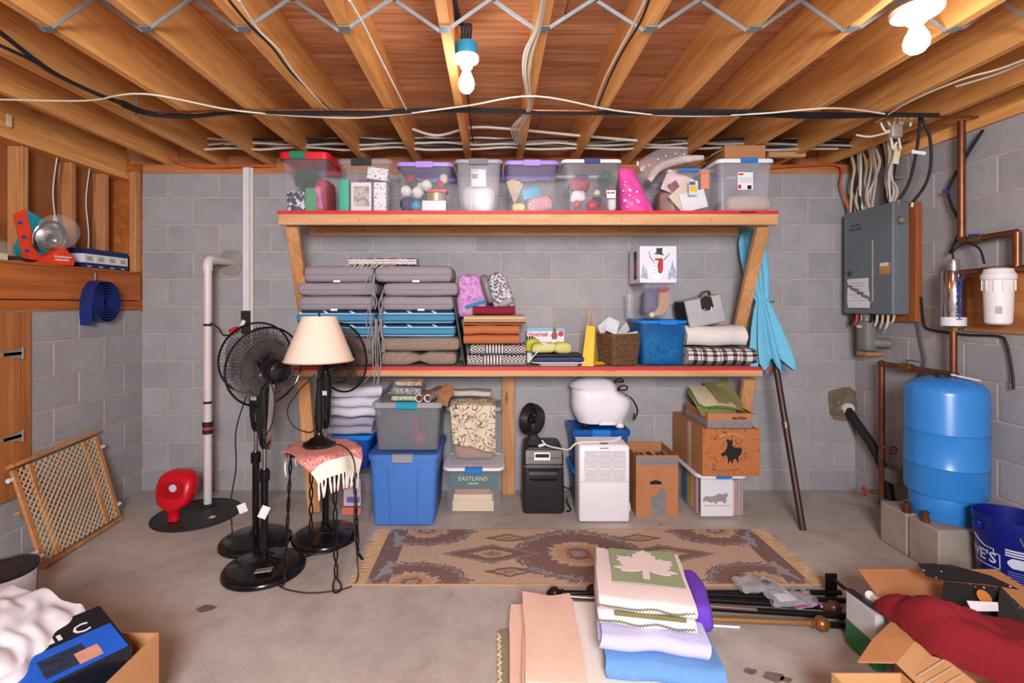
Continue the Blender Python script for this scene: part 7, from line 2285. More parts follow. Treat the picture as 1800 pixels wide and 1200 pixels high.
# copper water line with filter and lamp
XP = 2.845
wl = T('water_line', 'copper water line from the ceiling to the white filter', 'pipe', (XP, 3.0, 1.7))
q = lambda x, y, X: Vector((X, X * F / (x - VX), CAMH - (y - VY) * (X / (x - VX))))
a = q(1690, 212, XP); b_ = q(1690, 424, XP)
O('drop_pipe', MB().tube([(a.x, a.y, a.z), (a.x, a.y, b_.z)], 0.02, 14), m_copper, wl)
e = q(1788, 408, XP)
O('branch_pipe', MB().tube([(a.x, a.y, b_.z), (a.x, a.y - 0.05, b_.z + 0.003), (XP, e.y, e.z)], 0.019, 14), m_copper, wl)
O('elbow', MB().tube([(a.x, a.y, b_.z + 0.03), (a.x, a.y - 0.006, b_.z + 0.006), (a.x, a.y - 0.035, b_.z)], 0.024, 12), m_copper, wl)
e2 = q(1788, 472, XP)
O('return_drop', MB().tube([(XP, e.y, e.z), (XP, e.y, e2.z)], 0.019, 14), m_copper, wl)
O('return_run', MB().tube([(XP, e.y - 0.12, e2.z), (XP, e.y, e2.z), (XP - 0.05, 2.76, e2.z), (XP - 0.05, 3.0, e2.z - 0.006)], 0.018, 14), m_copper, wl)
v_ = q(1718, 420, XP)
vb = O('valve_body', MB().tube([v_ + Vector((0, 0.03, 0)), v_ - Vector((0, 0.03, 0))], 0.027, 12), m_brass, wl)
O('blue_lever', MB().cbox(v_ + Vector((-0.01, 0.0, 0.022)), (0.018, 0.085, 0.014), 0.004, rot=(6, 0, 0)), mat('blue_valve_lever', (30, 66, 170), 0.4), vb)
bd = T('plywood_board', 'plywood board on the right wall behind the water filter', 'board', (2.895, 2.85, 1.335))
O('board', MB().box(2.893, 2.911, 2.45, 3.06, 1.335, 1.71, 0.002), wood('plywood_board', (206, 142, 84), (168, 104, 54), 'Y', 0.6, 0.5, var=0.02), bd)
# stainless lamp cylinder
UX = 2.80
uc = q(1676, 535, UX)
uv = T('water_purifier', 'shiny steel water purifier cylinder with blue lettering', 'purifier', (UX, uc.y, 1.36))
Yu = uc.y
ub_, ut = wz(575, Yu), wz(476, Yu)
O('cylinder', MB().lathe([(0.056, ub_), (0.06, ub_ + 0.006), (0.06, ut - 0.006), (0.056, ut)], 32, (UX, Yu, 0)), mat('polished_steel', (196, 190, 188), 0.16, 1.0, var=0.06), uv)
O('top_cap', MB().lathe([(0.03, ut), (0.03, ut + 0.05), (0.024, ut + 0.07), (0.001, ut + 0.07)], 22, (UX, Yu, 0)), m_silver, uv)
O('white_label', MB().lathe([(0.0608, ub_ + 0.01), (0.0608, ub_ + 0.062)], 32, (UX, Yu, 0), caps=(False, False)), m_white, uv)
O('bottom_nut', MB().lathe([(0.028, ub_ - 0.025), (0.03, ub_)], 8, (UX, Yu, 0)), m_brass, uv)
O('side_bracket', MB().box(UX + 0.02, 2.892, Yu + 0.02, Yu + 0.07, ub_ + 0.01, ut - 0.03, 0.003), mat('maroon_bracket', (110, 50, 46), 0.5), uv)
va = math.atan2(-0.74, -0.67)
rd = Vector((math.cos(va + 0.45), math.sin(va + 0.45), 0))
O('blue_lettering', text_mb('HALO SHIELD 2', 0.042, 0.0006, bold=0.001).xf(face_M(Vector((UX, Yu, (ub_ + ut) / 2 + 0.02)) + rd * 0.0612, (0, 0, 1), rd.cross(Vector((0, 0, 1))) * 1.0)), mat('blue_lettering', (30, 60, 150), 0.4), uv)
O('power_lead', MB().tube([(UX, Yu, ut + 0.07), (UX, Yu, ut + 0.12), (UX + 0.02, Yu - 0.06, ut + 0.16), (UX + 0.02, Yu - 0.14, ut + 0.12), (UX, Yu - 0.19, ut + 0.03)], 0.006, 6, 6), m_rubber, uv)
# white filter canister
WX = 2.785
Yw = q(1755, 535, WX).y
wf = T('water_filter', 'white plastic water filter canister on the plywood board', 'filter', (WX, Yw, 1.39))
wb, wt = wz(570, Yw), wz(492, Yw)
m_filter = mat('filter_white', (232, 226, 226), 0.4, var=0.02)
O('sump', MB().lathe([(0.045, wb), (0.056, wb + 0.01), (0.058, wb + 0.04), (0.063, wt - 0.05), (0.066, wt)], 32, (WX, Yw, 0)), m_filter, wf)
O('cap', MB().lathe([(0.07, wt + 0.001), (0.074, wt + 0.008), (0.074, wt + 0.03), (0.066, wt + 0.04), (0.06, wt + 0.06), (0.03, wt + 0.07), (0.001, wt + 0.07)], 32, (WX, Yw, 0)), m_filter, wf)
for k in range(12):
    a_ = 2 * PI * k / 12
    O('cap_rib', MB().cbox((WX + 0.068 * math.cos(a_), Yw + 0.068 * math.sin(a_), wt - 0.03), (0.006, 0.006, 0.06), 0.002), m_filter, wf)
O('port', MB().tube([(WX, Yw + 0.05, wt + 0.045), (WX, Yw + 0.10, wt + 0.045)], 0.024, 14), m_copper, wf)
O('gray_print', MB().box(-0.012, 0.014, -0.0005, 0.0005, 0.0, 0.04).xf(face_M((WX - 0.0425, Yw - 0.0425, wb + 0.10), (0.707, -0.707, 0), (0, 0, 1)) @ Matrix.Rotation(R(90), 4, 'X')), mat('gray_print', (170, 168, 172), 0.6), wf)
# lower copper run and riser with valves
lr = T('copper_riser', 'copper pipe run with valves beside the blue pressure tank', 'pipe', (2.80, 3.58, 0.1))
zr = wz(648, 3.3)
Yr = 2.80 * F / (1550 - VX)
O('purifier_drop', MB().tube([(UX, Yu, ub_ - 0.02), (UX, Yu, zr + 0.01)], 0.019, 14), m_copper, lr)
O('horizontal_run', MB().tube([(UX, Yu, zr), (UX, Yr, zr)], 0.019, 14), m_copper, lr)
for y_, z_ in ((Yu, zr), (Yr, zr)):
    O('elbow', MB().rbox((UX, y_, z_), (0.05, 0.05, 0.05), 0.022, 5), m_copper, lr)
O('riser', MB().tube([(UX, Yr, zr), (UX, Yr, 0.06)], 0.02, 14), m_copper, lr)
vy = 3.36
vb = O('ball_valve', MB().tube([(UX, vy + 0.04, zr), (UX, vy - 0.04, zr)], 0.028, 12), m_brass, lr)
O('blue_lever', MB().cbox((UX - 0.005, vy - 0.05, zr + 0.052), (0.016, 0.10, 0.005), 0.001), mat('blue_valve_lever'), vb)
O('valve_stem', MB().tube([(UX, vy, zr + 0.02), (UX, vy, zr + 0.052)], 0.008, 8), m_brass, vb)
for k, (z_, d_) in enumerate(((wz(784, Yr), Vector((0.0, -0.10, 0))), (wz(865, Yr), Vector((-0.11, 0.02, 0))))):
    c_ = Vector((UX, Yr, z_))
    t_ = O('drain_valve', MB().tube([c_, c_ + d_ * 0.75], 0.013, 10), m_brass, lr)
    n_ = d_.normalized()
    s_ = n_.cross(Vector((0, 0, 1)))
    cen = c_ + d_
    O('red_handwheel', MB().tube([cen + (s_ * math.cos(a_) + Vector((0, 0, 1)) * math.sin(a_)) * 0.026 for a_ in [2 * PI * j / 18 for j in range(19)]], 0.006, 6).tube([c_ + d_ * 0.7, cen], 0.006, 6), mat('red_handwheel', (176, 40, 50), 0.5), t_)
O('tank_feed', MB().tube([(UX, Yr, 0.085), (UX - 0.01, 3.42, 0.12), (UX - 0.02, 3.22, 0.26)], 0.018, 12), m_galv, lr)
# pressure switch box and black supply pipe from the corner
S('pressure_switch', 'gray green pressure switch box behind the copper riser', 'switch box', MB().rbox((2.845, 3.52, 0.285), (0.09, 0.12, 0.10), 0.012, 6), mat('gray_green_box', (128, 138, 124), 0.5))
sp = T('supply_pipe', 'black well supply pipe curving from the wall hole to the floor', 'pipe', (2.85, 3.7, 0.1))
O('pipe_run', MB().tube([(wx(1493, 3.97), 3.985, wz(722, 3.97)), (2.84, 3.88, 0.57), (2.85, 3.72, 0.42), (2.855, 3.62, 0.26), (2.86, 3.58, 0.08)], 0.033, 14, 6), m_rubber, sp)
O('wall_sleeve', MB().lathe([(0.05, 0), (0.045, 0.03), (0.03, 0.03)], 18).rot('X', 90).move((wx(1491, 3.98), 3.998, wz(718, 3.98))), m_pvc, sp)
S('damp_patch', 'brown damp mortar patch around the supply pipe hole', 'patch', MB().rbox((wx(1482, 3.995), 3.994, wz(712, 3.995)), (0.24, 0.012, 0.25), (0.06, 0.005, 0.08), 10, 0.03, 14, 5), mat('damp_mortar', (120, 104, 86), 0.95, var=0.2, scale=20, bump=0.4))
S('black_lead', 'black lead drooping along the wall from panel to purifier', 'cord', MB().tube([(2.895, 3.36, 1.55), (2.893, 3.34, 1.40), (2.895, 3.30, 1.335), (2.896, 3.05, 1.315), (2.896, 2.85, 1.318), (2.893, 2.80, 1.28), (2.885, 2.76, 1.12), (2.87, 2.74, 1.03)], 0.007, 6, 6), m_rubber)
S('gray_lead', 'gray cable hanging down the wall beside the copper run', 'cord', MB().tube([(2.895, 3.40, 1.43), (2.893, 3.36, 1.25), (2.89, 3.33, 1.10), (2.89, 3.40, 0.95), (2.892, 3.36, 0.72), (2.88, 3.30, 0.40)], 0.008, 6, 6), mat('gray_cable', (90, 92, 96), 0.5))
S('coax_cable', 'black cable hanging beside the copper drop from the ceiling', 'cable', MB().tube([(2.86, 2.90, 2.52), (2.86, 3.00, 2.40), (2.865, 3.12, 2.24), (2.86, 3.10, 2.12), (2.85, 3.03, 1.98), (2.85, 3.10, 1.82)], 0.009, 7, 6), m_rubber)
S('blue_twist_tie', 'small violet blue twist tie on the hanging black cable', 'tie', MB().cbox((2.855, 3.125, 2.21), (0.012, 0.06, 0.018), 0.004, rot=(20, 0, 0)), mat('violet_tie', (70, 66, 150), 0.5))

# pressure tank on its block pad
m_padc = mat('pad_concrete', (158, 146, 134), 0.9, var=0.18, scale=7, bump=0.4, bscale=60)
pad = T('block_pad', 'concrete block pad under the blue pressure tank', 'pad', (2.66, 2.95, 0.0))
for k, (y0, y1) in enumerate(((2.74, 2.945), (2.955, 3.16))):
    O('concrete_block', MB().box(2.46, 2.86, y0, y1, 0.0, 0.25, 0.008), m_padc, pad)
TX, TY = 2.684, 2.95
m_tank = mat('tank_blue_paint', (50, 134, 214), 0.28, var=0.03, scale=3, spec=0.6)
tk = T('pressure_tank', 'tall light blue steel pressure tank on concrete blocks', 'tank', (TX, TY, 0.252))
O('skirt', MB().lathe([(0.168, 0.252), (0.170, 0.256), (0.170, 0.40), (0.168, 0.404)], 44, (TX, TY, 0)), m_tank, tk)
O('shell', MB().lathe([(0.17, 0.385), (0.188, 0.392), (0.194, 0.41), (0.194, 0.55), (0.1955, 0.553), (0.1955, 0.565), (0.194, 0.568), (0.194, 0.755), (0.1948, 0.757), (0.194, 0.76), (0.194, 0.985), (0.188, 1.01), (0.165, 1.035), (0.10, 1.062), (0.03, 1.072), (0.001, 1.073)], 52, (TX, TY, 0)), m_tank, tk)
O('weld_seam', MB().lathe([(0.1965, 0.558), (0.1965, 0.561)], 52, (TX, TY, 0), caps=(False, False)), mat('dark_seam', (30, 60, 100), 0.6), tk)
O('weld_seam', MB().lathe([(0.1952, 0.7565), (0.1952, 0.7585)], 52, (TX, TY, 0), caps=(False, False)), mat('dark_seam'), tk)
O('air_valve_cap', MB().lathe([(0.032, 1.066), (0.034, 1.07), (0.03, 1.085), (0.001, 1.087)], 20, (TX - 0.02, TY, 0)), m_rubber, tk)
S('white_bracket', 'white strip lying across the top of the blue tank', 'strip', MB().cbox((TX + 0.05, TY - 0.075, 1.077), (0.13, 0.03, 0.008), 0.003, rot=(0, 10, -45)), m_whitelid)
for k in range(2):
    S('copper_fitting', ('back', 'front')[k] + ' copper fitting standing on the pad before the tank', 'fitting', MB().lathe([(0.022, 0), (0.022, 0.02), (0.015, 0.022), (0.015, 0.045), (0.019, 0.047), (0.019, 0.06)], 12, (2.485, 2.985 - 0.13 * k, 0.2505)), m_copper, 'copper fittings on the pad')

# blue bucket and green clog
m_bucket = mat('bucket_blue', (18, 28, 118), 0.35, var=0.05)
BX, BY = 2.695, 2.575
bk = T('blue_bucket', 'dark blue plastic bucket with white print by the tank pad', 'bucket', (BX, BY, 0.0))
O('bucket_body', MB().lathe([(0.128, 0.0), (0.13, 0.006), (0.146, 0.30), (0.153, 0.302), (0.155, 0.33), (0.150, 0.334), (0.152, 0.365), (0.157, 0.367), (0.158, 0.405), (0.151, 0.405), (0.147, 0.36), (0.126, 0.012), (0.001, 0.012)], 48, (BX, BY, 0)), m_bucket, bk)


def wrap_text(mt, ang, z, r0=0.1385):
    """bend flat lettering round the bucket"""
    for i, p in enumerate(mt.v):
        rr = r0 + 0.054 * (z + p.y - 0.006) / 1.0 * 0.98 - 0.0 + 0.0012 + p.z
        rr = 0.13 + 0.0545 * (z + p.y - 0.006) + 0.0012 + p.z
        a_ = ang + p.x / rr
        mt.v[i] = Vector((BX + rr * math.cos(a_), BY + rr * math.sin(a_), z + p.y))
    return mt


va = math.atan2(-BY, -BX)
m_bprint = mat('white_bucket_print', (206, 210, 226), 0.5)
lg = text_mb("LOWE'S", 0.075, 0.0006, align='RIGHT', bold=0.001)
O('logo_lettering', wrap_text(lg, va - 0.42, 0.20), m_bprint, bk)
house = [(-0.27, -0.045), (0.012, -0.045), (0.012, 0.03), (-0.012, 0.03), (-0.012, 0.05), (-0.05, 0.05), (-0.13, 0.085), (-0.21, 0.05), (-0.27, 0.05), (-0.27, -0.045)]
hp = []
for (xa, ya), (xb, yb) in zip(house, house[1:]):
    for s in range(6):
        hp.append(Vector((xa + (xb - xa) * s / 6, ya + (yb - ya) * s / 6, 0.0)))
mb = MB(); mb.v = hp
O('logo_outline', MB().tube(wrap_text(mb, va - 0.42, 0.20).v, 0.0022, 5), m_bprint, bk)
for k in range(3):
    mb = MB().box(-0.045, 0.045, -0.0045, 0.0045, -0.0003, 0.0003)
    O('print_bar', wrap_text(MB().sheet(lambda u, v: ((u - 0.5) * 0.09, (v - 0.5) * 0.008, 0.0002), 8, 1), va + 0.12, 0.268 - 0.013 * k), m_bprint, bk)
O('warning_picture', wrap_text(MB().sheet(lambda u, v: ((u - 0.5) * 0.075 * (0.5 + math.sin(PI * v) * 0.5), (v - 0.5) * 0.05, 0.0002), 8, 6), va + 0.12, 0.205), m_bprint, bk)
for k in range(5):
    O('print_line', wrap_text(MB().sheet(lambda u, v: ((u - 0.5) * 0.07, (v - 0.5) * 0.004, 0.0002), 8, 1), va + 0.12, 0.16 - 0.012 * k), mat('pale_blue_print_line', (110, 124, 186), 0.5), bk)
ha = va - 0.85
O('bail_handle', MB().tube([(BX + 0.158 * math.cos(va + t_), BY + 0.158 * math.sin(va + t_), 0.345 - 0.16 * math.sin((t_ - 0.15) / 1.7 * PI) ** 0.7) for t_ in [0.15 + 1.7 * j / 14 for j in range(15)]], 0.003, 6), m_silver, bk)
O('handle_ear', MB().rbox((BX + 0.158 * math.cos(va - 0.9), BY + 0.158 * math.sin(va - 0.9), 0.35), (0.03, 0.03, 0.05), 0.012, 5), m_bucket, bk)
m_clog = mat('green_clog_rubber', (74, 98, 50), 0.6, var=0.1)
gc = T('garden_clog', 'green rubber garden clog between the pad and the bucket', 'shoe', (2.42, 2.60, 0.0), local=True, rotz=40)
mb = MB().loft([rrect(0, 0, 0.095, 0.25, 0.045, 0.0), rrect(0, 0, 0.10, 0.26, 0.048, 0.03), rrect(0, 0, 0.10, 0.26, 0.048, 0.05), rrect(0, 0, 0.092, 0.25, 0.045, 0.052)])
O('sole', mb, m_clog, gc, keep=True)
def upper(u, v):
    a_ = PI * v
    yy = 0.125 - 0.17 * u
    w_ = 0.046 * math.sqrt(max(0.05, min(1, u * 3.2 + 0.05)))
    return (w_ * math.cos(a_) * 1.02, yy, 0.05 + (0.03 + 0.045 * min(1, u * 1.6)) * math.sin(a_))
O('toe_upper', MB().sheet(upper, 10, 12, 0.008), m_clog, gc, keep=True)
O('heel_wall', MB().sheet(lambda u, v: (0.047 * math.cos(PI + PI * u), -0.08 + 0.048 * math.sin(PI + PI * u), 0.05 + 0.045 * v), 12, 3, 0.006), m_clog, gc, keep=True)

# ================================================================ rug
def rugmat(t):
    tc = t.coords(rnd=False)
    s = t.sep(tc)
    ax, ay = t.math('ABSOLUTE', s[0]), t.math('ABSOLUTE', s[1])
    cv = t.n('ShaderNodeCombineXYZ')
    t.l(ax, cv.inputs[0]); t.l(ay, cv.inputs[1])
    n = t.noise(cv.outputs[0], 20, 3, 0.6, 1.6)
    n2 = t.noise(cv.outputs[0], 42, 2, 0.6)
    wob = t.math('MULTIPLY', t.math('SUBTRACT', n, 0.5), 0.55)
    # rings round the centre medallion and the corner medallions
    def dia(cx, cy, kx, ky):
        return t.math('ADD', t.math('ADD', t.math('MULTIPLY', t.math('ABSOLUTE', t.math('SUBTRACT', ax, cx)), kx), t.math('MULTIPLY', t.math('ABSOLUTE', t.math('SUBTRACT', ay, cy)), ky)), wob)
    def elli(cx, cy, kx, ky):
        u = t.math('MULTIPLY', t.math('SUBTRACT', ax, cx), kx)
        w = t.math('MULTIPLY', t.math('SUBTRACT', ay, cy), ky)
        return t.math('ADD', t.math('SQRT', t.math('ADD', t.math('MULTIPLY', u, u), t.math('MULTIPLY', w, w))), wob)
    TAN, BRN, GRY, OCH, RED = lin((198, 170, 148)), lin((130, 106, 100)), lin((158, 154, 160)), lin((190, 152, 120)), lin((142, 102, 90))
    def motif(d, base, w):
        c = t.ramp(d, [(0, GRY), (0.09, RED), (0.2, OCH), (0.36, TAN), (0.46, BRN), (0.62, RED), (0.7, BRN), (0.86, GRY), (0.92, BRN)], 'CONSTANT')
        return t.mix(t.math('LESS_THAN', d, w), base, c)
    c = t.mix(t.ramp(n2, [(0.6, (0, 0, 0, 1)), (0.66, (0.7, 0.7, 0.7, 1))]), TAN, OCH)
    c = motif(elli(0.0, 0.0, 2.6, 3.3), c, 1.0)
    c = motif(dia(0.52, 0.0, 3.2, 9.0), c, 1.0)
    c = motif(elli(0.95, 0.30, 3.2, 5.0), c, 1.0)
    c = motif(dia(0.42, 0.20, 5.5, 14.0), c, 0.8)
    bord = t.math('GREATER_THAN', ax, 1.07)
    bc = t.mix(t.ramp(t.noise(cv.outputs[0], 13, 1), [(0.54, (0, 0, 0, 1)), (0.58, (1, 1, 1, 1))]), BRN, GRY)
    c = t.mix(bord, c, bc)
    edge = t.math('GREATER_THAN', ay, 0.318)
    c = t.mix(edge, c, OCH)
    pile = t.noise(t.coords((1, 1, 1), rnd=False), 260, 2, 0.7)
    return t.mix(1.0, c, t.ramp(pile, [(0.3, (0.78, 0.78, 0.78, 1)), (0.7, (1.18, 1.18, 1.18, 1))]), 'MULTIPLY')


m_rug = pattern_mat('oriental_rug', rugmat, 0.95)
RX0, RX1, RY0, RY1 = -0.685, 1.70, 2.642, 3.295
rug = T('area_rug', 'tan and brown medallion rug with fringed ends on the concrete floor', 'rug', ((RX0 + RX1) / 2, (RY0 + RY1) / 2, 0.0))
O('rug_pile', MB().sheet(lambda u, v: (RX0 + (RX1 - RX0) * u, RY0 + (RY1 - RY0) * v, 0.006 + 0.0015 * noise.noise(Vector((u * 14, v * 5, 0)))), 40, 12, 0.008), m_rug, rug)
m_rugfr = mat('rug_fringe_yarn', (204, 166, 126), 0.95, var=0.12)
rnd = random.Random(9)
for sgn, xe in ((-1, RX0), (1, RX1)):
    mb = MB()
    for k in range(90):
        y = RY0 + (RY1 - RY0) * (k + 0.5) / 90
        L = rnd.uniform(0.07, 0.11)
        mb.tube([(xe, y, 0.007), (xe + sgn * L * 0.5, y + rnd.uniform(-0.012, 0.012), 0.008), (xe + sgn * L, y + rnd.uniform(-0.022, 0.022), 0.003)], (0.004, 0.0035, 0.002), 4, caps=False)
    tag(O('fringe', mb, m_rugfr, rug), kind='stuff')

# ================================================================ curtain rods and bags on the floor
m_rodblk = mat('rod_black', (20, 19, 20), 0.35, 0.3)
m_rodbrz = mat('rod_bronze', (52, 38, 32), 0.35, 0.5, var=0.2)
m_rodgold = mat('rod_antique_gold', (176, 138, 92), 0.32, 0.7, var=0.1)
m_rodsil = mat('rod_pewter', (150, 134, 130), 0.28, 0.8)


def floor_pt(x, y, z):
    Y = (CAMH - z) * F / (y - VY)
    return Vector((wx(x, Y), Y, z))


def rod(label, a, b_, r_, m, fin=None, z=0.015, finr=0.03, ends='b'):
    A, B = floor_pt(*a, z), floor_pt(*b_, z)
    t = T('curtain_rod', label, 'curtain rod', (A + B) / 2 - Vector((0, 0, z)), 'curtain rods on the floor')
    O('rod', MB().tube([A, B], r_, 12), m, t)
    d = (B - A).normalized()
    prof = [(r_, 0), (r_ * 1.5, 0.006), (r_ * 1.5, 0.014), (r_ * 0.9, 0.018), (finr * 0.55, 0.022), (finr * 0.95, 0.036), (finr, 0.05), (finr * 0.9, 0.066), (finr * 0.5, 0.08), (finr * 0.25, 0.088), (0.001, 0.092)]
    for e, p, dd in (('a', A, -d), ('b', B, d)):
        if fin and e in ends:
            Mq = dd.to_track_quat('Z', 'Y').to_matrix().to_4x4()
            Mq.translation = p
            O('finial', MB().lathe(prof, 22).xf(Mq), fin, t)
    return t


rod('black rod with dark bronze finial pointing left, nearest the rug', (992, 1042), (1478, 1041), 0.013, m_rodblk, m_rodbrz, z=0.032, ends='a')
rod('black rod with dark finial hidden partly by the leaf blanket', (1062, 1036), (1492, 1056), 0.013, m_rodblk, m_rodbrz, z=0.033, ends='a', finr=0.028)
rod('slim pewter rod with its end left of the white towel', (1000, 1048), (1330, 1071), 0.010, m_rodsil, z=0.05)
rod('black rod with brown finial at its right end', (1215, 1052), (1446, 1066), 0.014, m_rodblk, mat('rod_brown_finial', (96, 64, 48), 0.3, 0.4), z=0.032, finr=0.032)
rod('thick black rod ending at the green and white box', (1212, 1066), (1474, 1082), 0.014, m_rodblk, m_rodblk, z=0.03, finr=0.018)
rod('antique gold rod with round gold finial at its right end', (1216, 1086), (1424, 1095), 0.014, m_rodgold, mat('gold_finial', (150, 98, 54), 0.28, 0.6), z=0.034, finr=0.034)
rod('white slim rod lying in front of the gold one', (1204, 1096), (1300, 1102), 0.006, m_whitelid, z=0.008)
rod('short black rod behind the gold finial', (1455, 1098), (1497, 1099), 0.014, m_rodblk, z=0.02)
br = T('rod_bracket', 'black curtain rod bracket standing against the green and white box', 'bracket', floor_pt(1488, 1075, 0.0))
c_ = floor_pt(1488, 1075, 0.0)
O('bracket_plate', MB().box(c_.x - 0.02, c_.x + 0.04, c_.y + 0.12, c_.y + 0.13, 0.0, 0.12, 0.003), m_rodblk, br)
O('bracket_arm', MB().beam((c_.x + 0.01, c_.y + 0.12, 0.10), (c_.x + 0.01, c_.y + 0.02, 0.10), 0.02, 0.012, 0.003), m_rodblk, br)
m_zip = clear_plastic('zip_bag_film', (206, 204, 212), 0.62, 0.1)


def zipbag(cx_, cy_, w, d, seed, h):
    def fn(u, v):
        a_ = 2 * PI * v
        x = (u - 0.5) * w
        k = noise.noise(Vector((u * 5 + seed, v * 6, seed))) * 0.02
        return (cx_ + x + k, cy_ + d * 0.5 * math.cos(a_) + k - 0.12 * x, 0.062 + h * math.sin(a_) * math.sin(PI * min(1, 0.12 + u * 0.9)) + k)
    return MB().sheet(fn, 16, 18)


zb1 = T('zip_bag', 'clear zip bag of hardware lying on the rods near the rug', 'plastic bag', floor_pt(1335, 1030, 0.05), 'clear bags on the rods')
c1 = floor_pt(1335, 1030, 0.06)
O('film', zipbag(c1.x, c1.y, 0.22, 0.12, 3, 0.03), m_zip, zb1)
O('hardware', MB().rbox((c1.x, c1.y, 0.062), (0.12, 0.05, 0.03), 0.012, 6, 0.01, 20, 3), mat('gray_hardware', (110, 112, 118), 0.4, 0.5, var=0.4, scale=40), zb1)
c2 = floor_pt(1390, 1052, 0.06)
zb2 = T('zip_bag', 'clear zip bag with pink seal lying across the rods', 'plastic bag', floor_pt(1390, 1052, 0.05), 'clear bags on the rods')
O('film', zipbag(c2.x, c2.y, 0.22, 0.12, 8, 0.026), m_zip, zb2)
O('pink_seal', MB().cbox((c2.x + 0.045, c2.y - 0.062, 0.066), (0.16, 0.012, 0.004), 0.001, rot=(0, 0, 14)), mat('pink_zip_seal', (176, 70, 140), 0.4), zb2)
O('white_slip', MB().cbox((c2.x - 0.03, c2.y, 0.068), (0.09, 0.05, 0.002), 0, rot=(8, 0, 10)), m_white, zb2)

# ================================================================ towels and blankets in front
m_peach = mat('peach_terry', (246, 206, 186), 0.98, var=0.07, scale=150, bump=0.9, bscale=220)
m_creamt = mat('cream_chenille', (250, 240, 228), 0.98, var=0.05, scale=90, bump=0.5, bscale=120)
m_sky = mat('sky_blue_fleece', (104, 150, 206), 0.95, var=0.06, scale=80, bump=0.4, bscale=200)
m_lav = mat('lavender_knit', (200, 198, 232), 0.95, var=0.05, scale=80, bump=0.6, bscale=160, vtx=(1, 1, 4))
m_purp = mat('purple_fleece', (104, 62, 184), 0.9, var=0.08, scale=20)
m_ivory = mat('ivory_fleece', (226, 208, 206), 0.95, var=0.04, scale=80, bump=0.3, bscale=160)
m_sage = mat('sage_fleece', (146, 158, 122), 0.95, var=0.06, scale=80, bump=0.3, bscale=160)
m_gmat = mat('olive_woven_mat', (148, 138, 112), 0.95, var=0.2, scale=60, bump=0.5)
t = T('woven_mat', 'olive woven floor mat with fringed edge under the peach towels', 'mat', (0.10, 2.0, 0.0))
O('mat_body', MB().rbox((0.115, 2.0, 0.012), (0.19, 0.52, 0.022), 0.01, 8, 0.004, 12, 2), m_gmat, t)
O('edge_stitch', MB().tube([(0.024 + 0.006 * math.sin(k * 2.4), 1.76 + 0.012 * k, 0.022) for k in range(40)], 0.006, 5), m_cream, t)
folded('bath_towel', 'wide peach terry towel, lower of the two peach ones', 'towel', (0.205, 2.06, 0.026), 0.275, 0.60, 0.045, 2, m_peach, 0.009, 1, rotz=-2, group='peach towels')
folded('bath_towel', 'narrow folded peach terry towel, upper of the two peach ones', 'towel', (0.238, 2.075, 0.076), 0.225, 0.56, 0.055, 2, m_peach, 0.010, 4, rotz=-3, group='peach towels')
folded('chenille_throw', 'cream chenille throw under the blue fleece in front', 'throw', (0.60, 2.05, 0.002), 0.49, 0.66, 0.074, 2, m_creamt, 0.006, 3, rotz=-2)
folded('fleece_blanket', 'sky blue fleece blanket below the lavender one', 'blanket', (0.67, 2.10, 0.078), 0.43, 0.52, 0.080, 2, m_sky, 0.014, 6, rotz=-7)
folded('knit_blanket', 'lavender knit blanket between the blue fleece and leaf blanket', 'blanket', (0.645, 2.10, 0.160), 0.40, 0.42, 0.064, 2, m_lav, 0.014, 7, rotz=-9)
soft('purple_blanket', 'bright purple blanket showing at the right of the leaf blanket', 'blanket', (0.868, 2.13, 0.235), (0.085, 0.30, 0.12), 0.035, m_purp, 0.012, 8, 3, rot=(0, 0, -8))
lf = T('leaf_blanket', 'ivory and sage blanket with a maple leaf, topmost of the pile', 'blanket', (0.63, 2.14, 0.226), local=True, rotz=-10)
O('folded_body', fold_mb(0.37, 0.40, 0.115, 4, 0.010, 5), m_ivory, lf, keep=True)
zq = 0.121
O('sage_panel', MB().sheet(lambda u, v: (-0.12 + 0.29 * u, -0.10 + 0.285 * v, zq + 0.0035 + 0.002 * math.sin(u * 5 + v * 3)), 10, 10, 0.003), m_sage, lf, keep=True)
half = [(0.0, 0.135), (0.018, 0.115), (0.03, 0.118), (0.03, 0.098), (0.046, 0.09), (0.045, 0.062), (0.06, 0.072), (0.072, 0.064), (0.108, 0.066), (0.098, 0.048), (0.108, 0.038), (0.092, 0.022), (0.094, 0.008), (0.076, -0.005), (0.118, -0.022), (0.092, -0.032), (0.09, -0.046), (0.06, -0.046), (0.03, -0.038), (0.012, -0.028), (0.014, -0.055), (0.012, -0.085)]
leaf = [(x * 1.12, y * 1.12) for x, y in half + [(-x, y) for x, y in half[::-1][:-1]]]
lv = MB().prism(leaf, 0.002, Matrix.Translation((0.025, 0.03, zq + 0.0072)) @ Matrix.Rotation(R(-3), 4, 'Z'))
O('maple_leaf', lv, m_ivory, lf, keep=True)
for k, zz_ in enumerate((0.03, 0.088)):
    mb = MB()
    pts = [(-0.18 + 0.36 * j / 60, -0.219 - 0.004 * math.sin(j * 0.3), zz_ + 0.004 * math.sin(j * 0.21 + k) + (0.003 if j % 2 else -0.003)) for j in range(61)]
    O('blanket_stitch', MB().tube(pts, 0.0035, 5), mat('dark_sage_yarn', (112, 124, 100), 0.9), lf, keep=True)
O('olive_stripe', MB().box(-0.12, 0.15, -0.212, -0.200, 0.050, 0.066, 0.002), mat('olive_stripe', (122, 116, 70), 0.9), lf, keep=True)
O('side_stitch', MB().tube([(0.188, -0.19 + 0.38 * j / 50, 0.10 + (0.003 if j % 2 else -0.003)) for j in range(51)], 0.0035, 5), mat('dark_sage_yarn'), lf, keep=True)

